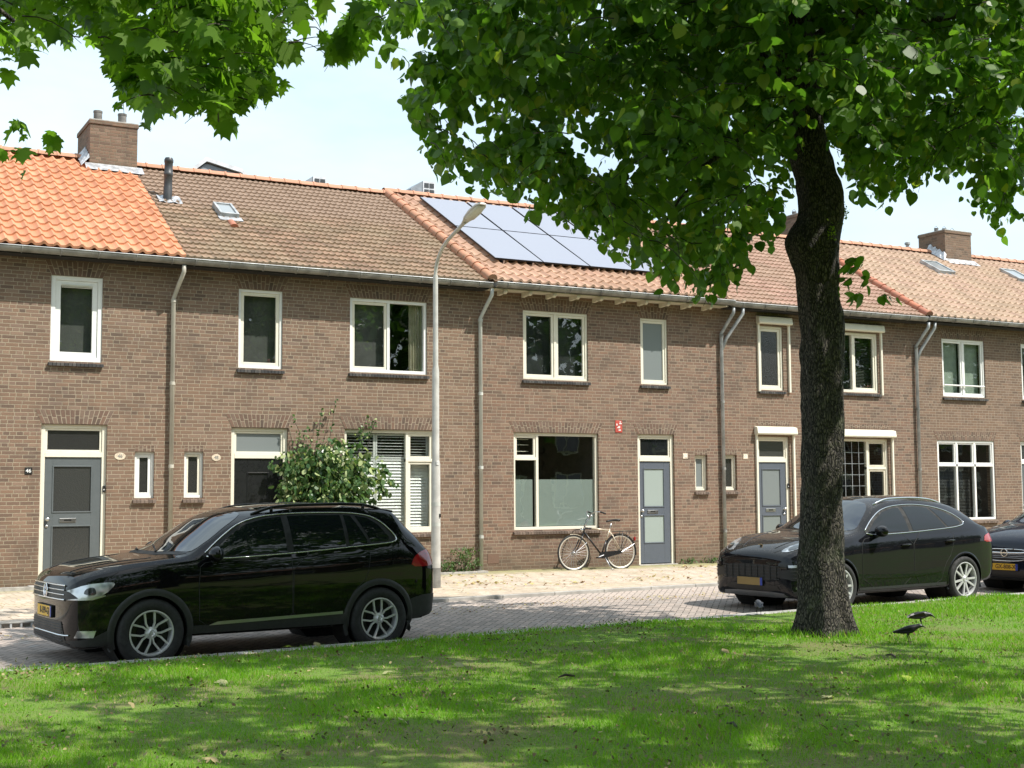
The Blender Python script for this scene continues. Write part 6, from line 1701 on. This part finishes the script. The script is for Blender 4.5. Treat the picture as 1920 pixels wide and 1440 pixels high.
    m = MB(); m.obox(P(1.425, .60), (.014, 0, .01), (0, .03, 0), (.0, 0, .035)); m.build('rear_light', M['lamp_red'], e, local=True, bevel=.004)
    m = MB(); m.tube([P(.38, 1.10, -.06), P(.27, 1.0, -.07), P(.24, .88, -.04), hb], .0035, 5); m.build('brake_cable', M['rubber'], e, local=True)
    return e
M['bike_black'] = simple('bicycle_black', (.012, .012, .013), .3); M['bike_silver'] = simple('bicycle_champagne', (.50, .43, .33), .35, .4, .05); M['bike_rim'] = simple('bicycle_rim', (.62, .58, .50), .4, .5, .05)
bicycle()

# ------------------------------------------------------------------ birds
M['feather'] = simple('black_feathers', (.010, .010, .012), .45, 0, .3, 30); M['feather_grey'] = simple('grey_feathers', (.045, .047, .055), .6, 0, .3, 20)
def bird(loc, rz, label, head_down=0.0, grey=False, wings_open=0.0, back=False):
    e = empty('bird', loc, rz, label, 'bird', 'birds on the ground'); s = 1.0
    fm = M['feather_grey'] if grey else M['feather']
    hd = head_down
    sp = [(-.185, .0, .105, .006, .030), (-.15, 0, .112, .010, .034), (-.10, 0, .122, .022, .030), (-.05, 0, .135, .040, .042), (0, 0, .142, .050, .052), (.045, 0, .15, .045, .050), (.08, 0, .168-.03*hd, .032, .036), (.105, 0, .186-.06*hd, .027, .028), (.13, 0, .195-.08*hd, .027, .026), (.152, 0, .194-.10*hd, .018, .018), (.162, 0, .191-.11*hd, .009, .009)]
    n = 14; vs = []
    for x, y, z, w, h in sp:
        for j in range(n):
            a = 2*math.pi*j/n; vs.append((x, y+math.cos(a)*w, z+math.sin(a)*h*(1.0 if x > -.12 else .25)))
    mb = MB(); mb.add(vs, [(i*n+j, i*n+(j+1) % n, (i+1)*n+(j+1) % n, (i+1)*n+j) for i in range(len(sp)-1) for j in range(n)]+[tuple(range(n))[::-1], tuple((len(sp)-1)*n+j for j in range(n))])
    b = mb.build('body', fm, e, local=True, smooth=True)
    b.modifiers.new('s', 'SUBSURF').render_levels = 1
    mb = MB(); mb.tube([(.155, 0, .191-.105*hd), (.178, 0, .184-.12*hd), (.196, 0, .176-.135*hd)], [.010, .007, .002], 8); mb.build('beak', M['black'], e, local=True, smooth=True)
    for sy in (-1, 1):
        o_ = wings_open
        pts = [(.06, sy*.040, .165), (.0, sy*(.054+o_*.05), .168+o_*.03), (-.08, sy*(.045+o_*.06), .152+o_*.03), (-.17, sy*(.018+o_*.05), .125+o_*.02), (-.19, sy*(.008+o_*.03), .112), (-.10, sy*(.044+o_*.02), .112), (-.02, sy*.056, .115), (.05, sy*.048, .132)]
        mb = MB(); mb.add([Vector(p)+Vector((0, sy*.004, 0)) for p in pts]+[Vector(p)-Vector((0, sy*.004, 0)) for p in pts], [tuple(range(8)), tuple(range(8, 16))[::-1]]+[(i, (i+1) % 8, (i+1) % 8+8, i+8) for i in range(8)]); mb.build('wing', fm, e, local=True)
        lx_ = .015*sy
        mb = MB(); mb.tube([(lx_, sy*.022, .115), (lx_-.012, sy*.024, .075), (lx_+.004, sy*.024, .035), (lx_+.002, sy*.024, .004)], [.014, .007, .0035, .0035], 6)
        for a in (-.5, 0, .5): mb.tube([(lx_+.002, sy*.024, .004), (lx_+.035*math.cos(a), sy*.024+.035*math.sin(a), .002)], .0025, 4)
        mb.tube([(lx_+.002, sy*.024, .004), (lx_-.02, sy*.024, .002)], .0025, 4)
        mb.build('leg', M['black'], e, local=True)
    mb = MB()
    for sy in (-1, 1): mb.lathe([(0, .003), (.0045, 0)], (.137, sy*.0235, .200-.085*hd), (0, sy, 0), 8)
    mb.build('eye', M['plate_white'], e, local=True)
    return e
b1 = bird((10.60, -12.74, lz(10.6, -12.7)+.01), -YAW-.02, 'black bird standing on the lawn, the nearer of the two right of the trunk', .1)
b1.scale = (.92, .92, .92)
b2 = bird((12.00, -11.55, lz(12, -11.5)+.01), -YAW+.1, 'black bird with drooped wings behind the nearer bird, on the bright patch of grass', .55, wings_open=.6); b2.scale = (.9, .9, .9); b2.location.z += .02
b3 = bird((11.50, -9.14, -.14), 1.0, 'grey bird seen from behind on the road edge left of the tree trunk', .3, True)

# ------------------------------------------------------------------ climber bush by the black door
cb = Vector((8.95, -.35, -.05))
bush = empty('climbing_shrub', tuple(cb), 0, 'bushy white-green climbing shrub between the black door and the shuttered window', 'shrub')
mb = MB()
for k in range(5): mb.tube([(8.7+.1*k, -.25, -.1), (8.6+.14*k+random.uniform(-.1, .1), -.25, .7), (8.4+.22*k, -.3, 1.4), (8.3+.28*k, -.35, 2.0)], [.022, .018, .014, .008], 6)
for (a, b, c, d) in ((8.35, 2.3, 8.15, 2.92), (8.75, 2.35, 9.0, 3.28), (9.35, 2.35, 9.62, 2.95), (8.5, 2.3, 8.72, 3.05), (9.5, 2.4, 9.82, 2.95), (9.1, 2.3, 9.1, 2.72)):
    mb.tube([(a, -.2, b-.3), ((a+c)/2+.04, -.12, (b+d)/2), (c, -.07, d)], [.007, .005, .003], 5)
mb.build('stem', M['twig'], bush)
cl = []
while len(cl) < 300:
    x = rng.uniform(7.75, 9.95); z = rng.uniform(.9, 2.5); y = -rng.uniform(.06, 1.0)
    u_ = (x-8.75)/.86; v_ = (z-1.62)/.80; w_ = (y+.30)/.55
    if u_*u_+v_*v_+w_*w_ < 1 and z < 2.62-.28*abs(x-8.8)+.1: cl.append(np.array([x, y, z]))
for p in ((8.05, -.3, 2.12), (7.9, -.3, 2.1), (9.65, -.5, 1.85), (9.8, -.5, 1.72), (9.5, -.45, 2.05), (8.15, -.3, 1.75)): cl += [np.array(p)+rng.standard_normal(3)*.06 for _ in range(4)]
B, Tp, Nn, S, tw = twigs(cl, 3, .22, .4, 6, .098, up=.3)
for (a, b, c, d) in ((8.35, 2.3, 8.15, 2.92), (8.75, 2.35, 9.0, 3.28), (9.35, 2.35, 9.62, 2.95), (8.5, 2.3, 8.72, 3.05), (9.5, 2.4, 9.82, 2.95), (8.3, 2.3, 8.45, 2.75), (9.4, 2.3, 9.5, 2.75)):
    k = 22; t_ = rng.random(k)[:, None]; p = np.c_[a+(c-a)*t_+.09*rng.standard_normal((k, 1))*(1.1-t_), -.14+.03*rng.standard_normal((k, 1)), b+(d-b)*t_]
    B = np.concatenate([B, p]); Tp = np.concatenate([Tp, rng.standard_normal((k, 3))+[0, -.3, .2]]); Nn = np.concatenate([Nn, rng.standard_normal((k, 3))+[0, -1, .4]]); S = np.concatenate([S, .05+.03*rng.random(k)])
B[:, 1] = np.minimum(B[:, 1], -.03)
leaves('foliage', B, Tp, Nn, S, OVAL*np.array([1.25, 1]), M['leaf_bush'], bush, .12, .1)
k = rng.choice(len(cl), 16); F_ = np.array([cl[i] for i in k]); F_ = F_[(F_[:, 2] > 1.5) & (F_[:, 2] < 2.25)]
P0 = F_.repeat(7, 0)+rng.standard_normal((len(F_)*7, 3))*.05+[0, -.18, .06]
M['petal'] = leaf_mat('white_petals', (.62, .64, .50), (.72, .72, .62), .3, .6)
[leaves('flower', P0[i*7:i*7+7], rng.standard_normal((7, 3))+[0, -.5, .3], rng.standard_normal((7, 3))+[0, -.6, 1], np.full(7, .05), OVAL*np.array([1.6, 1]), M['petal'], bush) for i in range(min(5, len(F_)))]

# weeds and planting edge at the foot of the wall
def weed(x, y, h, n, w, label, name='weed', mat='leaf_weed', flowers=False):
    e = empty(name, (x, y, -.04), 0, label, 'plant')
    cl = [np.array([x+rng.normal()*w*.5, y+rng.normal()*w*.25, -.02+h*rng.random()**.8*.9]) for _ in range(n)]
    B, Tp, Nn, S, tw = twigs(cl, 2, .10, .2, 6, .045, up=1.0, spread=.3)
    B[:, 1] = np.minimum(B[:, 1], -.03)
    leaves('foliage', B, Tp, Nn, S, OVAL, M[mat], e)
    mb = MB()
    for _ in range(8): mb.tube([(x+random.uniform(-.03, .03), y, -.05), (x+random.uniform(-w, w)*.5, min(-.03, y+random.uniform(-.06, .06)), h*random.uniform(.6, 1))], [.005, .002], 4)
    mb.build('stem', M['twig'], e)
    return e
weed(11.62, -.18, .48, 40, .30, 'rounded green weed against the wall left of the downpipe')
weed(11.15, -.22, .22, 22, .30, 'low greyish weed at the wall beside the lamp post')
weed(10.55, -.25, .35, 30, .25, 'weed at the wall just behind the lamp post')
weed(17.6, -.08, .10, 12, .35, 'flat green weed at the foot of the wall under the number 50 plate')
weed(16.9, -.07, .06, 8, .25, 'tiny weed by the threshold of the two-pane door')
mb = MB(); mb.box(10.0, 12.0, -.42, -.34, -.2, .01); mb.box(11.93, 12.0, -.335, -.01, -.2, .01); o = mb.build('planting_edge', M['concrete'], bevel=.006); tag(o, 'low concrete edging of the little planting strip at the wall', 'edging')
mb = MB(); mb.box(2.2, 3.72, -.40, -.30, -.2, .03); mb.box(3.62, 3.72, -.295, -.01, -.2, .03); o = mb.build('planting_edge', M['concrete'], bevel=.006); tag(o, 'concrete edging at the wall left of the grey door', 'edging')
# kerb drain at the left
dr_ = empty('storm_drain', (2.65, kfar(2.65)-.05, -.12), math.atan(.092), 'dark iron gully in the pavement kerb at the left edge', 'drain')
mb = MB(); mb.box(-.32, .32, -.10, .16, .02, .04); mb.box(-.32, .32, .0, .16, -.06, .02); mb.build('cover', M['zinc_dark'], dr_, local=True, bevel=.005)
mb = MB()
for k in range(6): mb.box(-.32+.128*k-.012, -.32+.128*k+.012, -.098, -.0, -.05, .019)
mb.build('grating_bar', M['zinc'], dr_, local=True)
mb = MB(); mb.box(-.31, .31, -.03, -.001, -.055, .0195); mb.build('opening', M['black'], dr_, local=True)

# ------------------------------------------------------------------ leaf litter
def litter(name, n, fx, mat, tmpl, s0, s1, label, zf, parent=None, flat=.25):
    P = np.array([fx() for _ in range(n)]); z = np.array([zf(x, y) for x, y in P])
    a = rng.random(n)*2*np.pi; tip = np.c_[np.cos(a), np.sin(a), rng.normal(0, flat, n)]
    nor = np.c_[rng.normal(0, flat, (n, 2)), np.ones(n)]
    o = leaves(name, np.c_[P, z+.012], tip, nor, rng.uniform(s0, s1, n), tmpl, mat, None, -.15, -.12)
    tag(o, label, 'leaves', kind='stuff'); return o
def zpav(x, y):
    k = kfar(x)
    if y > k: return -.10+.08*(y-k)/(.25-k)
    if y > k-.11: return -.093
    return -.150 + (-.275+.150)*(k-.1-y)/(k-.1-kin(x))
def fx_drift():
    x = rng.uniform(2, 22)
    if rng.random() < .55: return x, kfar(x)-1.15+rng.normal()*.16+.12*math.sin(x*1.3)
    return x, kfar(x)+rng.uniform(.3, 3.2)
litter('fallen_leaves', 1700, fx_drift, M['litter'], OVAL*np.array([1.3, 1]), .018, .05, 'yellow leaf litter scattered over the sunlit pavement and road', zpav)
cx_ = [(rng.uniform(6, 20), rng.uniform(-3.6, -.6)) for _ in range(26)]
def fx_cl():
    c = cx_[rng.integers(len(cx_))]; return c[0]+rng.normal()*.5, c[1]+rng.normal()*.22
litter('fallen_leaves', 420, fx_cl, M['litter'], MAPL, .03, .075, 'small drifts of dry yellow leaves on the pavement in front of the houses', zpav)
def fx_lawn():
    d = rng.uniform(6, 18); l = rng.uniform(-.5, .5)*.95*d; p = CAMP+cf*d+cr*l
    while p[1] > kin(p[0])-.3: p = p-cf*1.0
    return p[0], p[1]
litter('lawn_litter', 2200, fx_lawn, M['litter_lawn'], OVAL*np.array([1.2, 1]), .015, .042, 'crumbled brown leaf bits lying in the lawn', lambda x, y: lz(x, y)+.018, flat=.6)
cl_ = [fx_lawn() for _ in range(45)]
def fx_lc():
    c = cl_[rng.integers(len(cl_))]; return c[0]+rng.normal()*.28, c[1]+rng.normal()*.22
litter('lawn_litter', 2600, fx_lc, leaf_mat('mown_debris', (.07, .085, .035), (.16, .14, .07), .1, .8), OVAL, .015, .04, 'dark clumps of dry mown clippings in the lawn', lambda x, y: lz(x, y)+.022, flat=.7)
# larger single leaves that can be told apart
where = [((755, 271), 'pale curled leaf on the lawn left of centre'), ((1205, 1262-2), ''), ]
def pix(px, py, z=-.12):
    P_ = (.0816, -.00615); F_ = 2500.0
    f = Vector((math.sin(YAW)*math.cos(P_[0]), math.cos(YAW)*math.cos(P_[0]), math.sin(P_[0]))); r0 = Vector((math.cos(YAW), -math.sin(YAW), 0)); u0 = r0.cross(f)
    r_ = r0*math.cos(P_[1])+u0*math.sin(P_[1]); u = -r0*math.sin(P_[1])+u0*math.cos(P_[1])
    d = f+r_*(px-960)/F_+u*(720-py)/F_; t_ = (z-1.5)/d.z; return Vector(CAMP)+d*t_
big = [(385, 1286, 'pale curled fallen leaf on the lawn, leftmost of the large ones', .15), (425, 1283, 'yellow-green fallen leaf just right of the leftmost pale one', .13), (728, 1263, 'light fallen leaf lying near the middle of the lawn', .13), (540, 1212, 'green fallen leaf on the kerb edge between the car wheels', .12), (600, 1208, 'brown fallen leaf on the kerb edge near the rear wheel', .12), (818, 1196, 'green leaf standing up at the lawn edge behind the rear wheel', .14), (868, 1247, 'pale upright leaf on the lawn below the lamp post', .12), (1470, 1211, 'pale curled leaf left of the tree trunk base', .13), (1365, 1223, 'brown curled leaf on the lawn well left of the tree trunk', .12), (1697, 1273, 'yellow fallen leaf below the two black birds', .12), (1840, 1398, 'yellow leaf near the bottom right corner', .10), (395, 1426, 'brown leaf near the bottom edge left of centre', .13), (758, 1360, 'pale pointed leaf near the bottom centre', .12), (1560, 1305, 'pale flat leaf below the tree trunk', .14), (245, 1330, 'small brown leaf in the left part of the lawn', .09)]
for i, (px, py, lab, s) in enumerate(big):
    p = pix(px, py); a = rng.random()*6.28
    B = np.array([[p.x, p.y, lz(p.x, p.y)+.035]])
    mt = M['litter_lawn'] if 'brown' in lab else M['leaf_big'] if 'pale' in lab or 'light' in lab else leaf_mat('yellow_green_leaf', (.22, .33, .03), (.34, .40, .05), .3, .5)
    o = leaves('fallen_leaf', B, np.array([[math.cos(a), math.sin(a), .25]]), np.array([[rng.normal()*.4, -.5, 1.0]]), np.array([s*.72]), MAPL if i % 2 else LIND, mt, None, .2, .35)
    tag(o, lab, 'leaf', 'large leaves lying on the lawn')
for px, py, lab in ((1672, 1155+80, 'short dark twig on the lawn below the birds'), (1375, 1368, 'dark twig in the lower middle of the lawn'), (1060, 1268, 'dark twig left of the yellow leaf in the lawn')):
    p = pix(px, py); a = rng.random()*3; mb = MB(); mb.tube([(p.x-.09*math.cos(a), p.y-.09*math.sin(a), lz(p.x, p.y)+.03), (p.x, p.y, lz(p.x, p.y)+.045), (p.x+.08*math.cos(a+.3), p.y+.08*math.sin(a+.3), lz(p.x, p.y)+.03)], [.010, .012, .006], 6)
    tag(mb.build('twig', M['twig']), lab, 'twig')

# ------------------------------------------------------------------ buildings behind the ridge
M['bg_grey'] = simple('grey_cladding', (.22, .25, .28), .7); M['bg_light'] = simple('pale_cladding', (.55, .57, .60), .6); M['louvre_dark'] = simple('dark_louvre', (.03, .035, .04), .6)
bg = empty('distant_building', (10.8, 14, -.1), 0, 'grey gabled building just showing above the brown roof ridge', 'building')
mb = MB(); mb.prism([(9.6, -.1), (12.6, -.1), (12.6, 9.6), (11.44, 10.80), (10.43, 11.02), (9.6, 10.3)], lambda u, v: (u, 14, v), (0, 6, 0)); mb.build('wall', M['bg_grey'], bg)
mb = MB(); mb.prism([(9.55, 10.30), (10.43, 11.06), (11.46, 10.84), (12.65, 9.6), (12.65, 9.72), (11.46, 10.96), (10.41, 11.18), (9.55, 10.42)], lambda u, v: (u, 13.9, v), (0, 6.2, 0)); mb.build('roof', M['bg_light'], bg)
for (x0, x1, z1, lab) in ((13.30, 14.10, 11.0, 'grey rooftop vent box showing above the brown roof ridge'), (16.9, 17.72, 11.25, 'grey rooftop vent box showing above the ridge of the solar panel roof')):
    o = empty('vent_box', ((x0+x1)/2, 14.3, 10.0), 0, lab, 'vent box', 'rooftop vent boxes')
    xl = x1-.42
    mb = MB(); mb.prism([(xl, 9.9), (x1, 9.9), (x1, z1), (xl, z1)], lambda u, v: (u, 14, v), (0, .9, 0)); mb.build('box', M['bg_light'], o)
    mb = MB()
    for i in range(2):
        for j in range(3): mb.box(xl+.05+.18*i, xl+.20+.18*i, 13.985, 13.998, z1-.20-.2*j, z1-.06-.2*j)
    mb.build('vent_opening', M['louvre_dark'], o)
    mb = MB(); mb.prism([(x0, 9.9), (xl-.002, 9.9), (xl-.002, z1), (x0, z1-.27)], lambda u, v: (u, 14.02, v), (0, .86, 0)); mb.build('duct', M['bg_grey'], o)
fb = empty('flat_roofed_building', (16, 16, -.1), 0, 'low flat-roofed block behind the terrace that carries the vent boxes', 'building')
mb = MB(); mb.box(12.8, 19.5, 13.6, 19, -.3, 9.9); mb.build('wall', M['bg_grey'], fb)

# ------------------------------------------------------------------ the row across the green (seen only mirrored in the windows)
for k in range(17):
    x0 = -16+k*6.0
    o = empty('opposite_house', (x0, -42, 0), 0, None, None); o['kind'] = 'structure'
    mb = MB(); mb.box(x0+.02, x0+5.98, -50, -42, -.5, 5.6); mb.build('wall', M['brickC'], o)
    mb = MB(); mb.prism([(-41.6, 5.5), (-46, 8.6), (-50.4, 5.5)], lambda u, v: (x0, u, v), (5.99, 0, 0)); mb.build('roof', M['tileO'] if 'tileO' in M else simple('opposite_roof', (.42, .17, .10), .8, 0, .25, 3), o)
    mb = MB()
    for (a, b, c, d) in ((.6, 2.6, .8, 2.7), (3.6, 4.6, 0, 2.6), (.7, 2.3, 3.8, 5.2), (3.7, 4.5, 3.8, 5.2)): mb.box(x0+a, x0+b, -41.98, -41.9, c, d)
    w_ = mb.build('window', M['cream'], o); mb = MB()
    for (a, b, c, d) in ((.68, 1.3, .88, 2.62), (1.36, 2.52, .88, 2.62), (3.7, 4.5, .1, 2.1), (.78, 1.47, 3.88, 5.12), (1.53, 2.22, 3.88, 5.12), (3.78, 4.42, 3.88, 5.12)): mb.box(x0+a, x0+b, -41.9, -41.89, c, d)
    mb.build('pane', M['dark_glass'], w_)

M['leaf_far'] = leaf_mat('far_leaves', (.03, .075, .014), (.06, .12, .02), .35, .6)
for i, (x, y, hh, rr) in enumerate(((-9, -33, 13, 4.2), (-1, -35, 14, 4.6), (7, -33.5, 13, 4.4), (15, -34, 14.5, 4.6), (23.5, -33, 13, 4.4), (31, -34.5, 14, 4.6), (39, -33.5, 13, 4.4), (50, -34, 14, 4.6), (59, -33.5, 13, 4.4), (70, -34, 14, 4.6))):
    e = empty('green_tree', (x, y, -.1), 0, None, None); e['kind'] = 'structure'
    mb = MB(); mb.tube([(x, y, -.3), (x, y, 3), (x+.1, y, hh-2)], [.28, .2, .08], 10); mb.build('trunk', M['bark'], e)
    n = 3400; v = unit(rng.standard_normal((n, 3)))*(rng.random((n, 1))**.4)*[rr, rr, hh*.36]*(1+.25*np.sin(np.arange(n)[:, None]*.7)); 
    leaves('crown', v+[x, y, hh*.66], rng.standard_normal((n, 3))+[0, 0, -.8], rng.standard_normal((n, 3))+[0, 0, .8], rng.uniform(.25, .5, n), OVAL*np.array([1.6, 1]), M['leaf_far'], e)
# ------------------------------------------------------------------ camera, light, sky
cam = bpy.data.cameras.new('camera'); co = bpy.data.objects.new('camera', cam); COL.objects.link(co); sc.camera = co
cam.sensor_width = 36; cam.lens = 2500/1920*36; cam.clip_end = 3000; cam.clip_start = .05
pt, rl = .08157905, -.00614535
f = Vector((math.sin(YAW)*math.cos(pt), math.cos(YAW)*math.cos(pt), math.sin(pt))); r0 = Vector((math.cos(YAW), -math.sin(YAW), 0)); u0 = r0.cross(f)
r_ = r0*math.cos(rl)+u0*math.sin(rl); u = -r0*math.sin(rl)+u0*math.cos(rl)
co.matrix_world = Matrix.Translation((0, -23.332, 1.5)) @ Matrix((r_, u, -f)).transposed().to_4x4()
SUN = Vector((.38, -.46, .80)).normalized()
ld = bpy.data.lights.new('sun', 'SUN'); ld.energy = 4.2; ld.angle = R(.5); ld.color = (1.0, .95, .87)
lo = bpy.data.objects.new('sun', ld); COL.objects.link(lo); lo.rotation_euler = (-SUN).to_track_quat('-Z', 'Y').to_euler(); lo.location = (20, -30, 40)
w = bpy.data.worlds.new('World'); sc.world = w; w.use_nodes = True; nt = w.node_tree; nt.nodes.clear()
out = nt.nodes.new('ShaderNodeOutputWorld'); bgn = nt.nodes.new('ShaderNodeBackground'); sky = nt.nodes.new('ShaderNodeTexSky'); sky.sky_type = 'NISHITA'; sky.sun_disc = False
sky.sun_elevation = math.asin(SUN.z); sky.sun_rotation = math.atan2(SUN.x, SUN.y); sky.air_density = 1.2; sky.dust_density = 2.0; sky.ozone_density = 1.0
tc = nt.nodes.new('ShaderNodeTexCoord'); mp = nt.nodes.new('ShaderNodeMapping'); mp.inputs['Scale'].default_value = (1, 1, 2.6)
nz = nt.nodes.new('ShaderNodeTexNoise'); nz.inputs['Scale'].default_value = 2.6; nz.inputs['Detail'].default_value = 6; nz.inputs['Roughness'].default_value = .55
rp = nt.nodes.new('ShaderNodeValToRGB'); rp.color_ramp.elements[0].position = .30; rp.color_ramp.elements[0].color = (.35, .35, .35, 1); rp.color_ramp.elements[1].position = .62; rp.color_ramp.elements[1].color = (.95, .95, .95, 1)
mx = nt.nodes.new('ShaderNodeMix'); mx.data_type = 'RGBA'; mx.inputs[7].default_value = (4.35, 5.2, 5.65, 1)
L_ = nt.links.new
L_(tc.outputs['Generated'], mp.inputs[0]); L_(mp.outputs[0], nz.inputs['Vector']); L_(nz.outputs['Fac'], rp.inputs[0]); L_(rp.outputs[0], mx.inputs[0]); L_(sky.outputs[0], mx.inputs[6]); L_(mx.outputs[2], bgn.inputs[0]); bgn.inputs[1].default_value = .14; L_(bgn.outputs[0], out.inputs[0])
sc.view_settings.view_transform = 'Standard'; sc.view_settings.look = 'None'; sc.view_settings.gamma = 1; sc.view_settings.exposure = .72
sc.cycles.max_bounces = 8; sc.cycles.transparent_max_bounces = 12; sc.cycles.caustics_reflective = False; sc.cycles.caustics_refractive = False; sc.cycles.sample_clamp_indirect = 4
sc.cycles.use_denoising = True
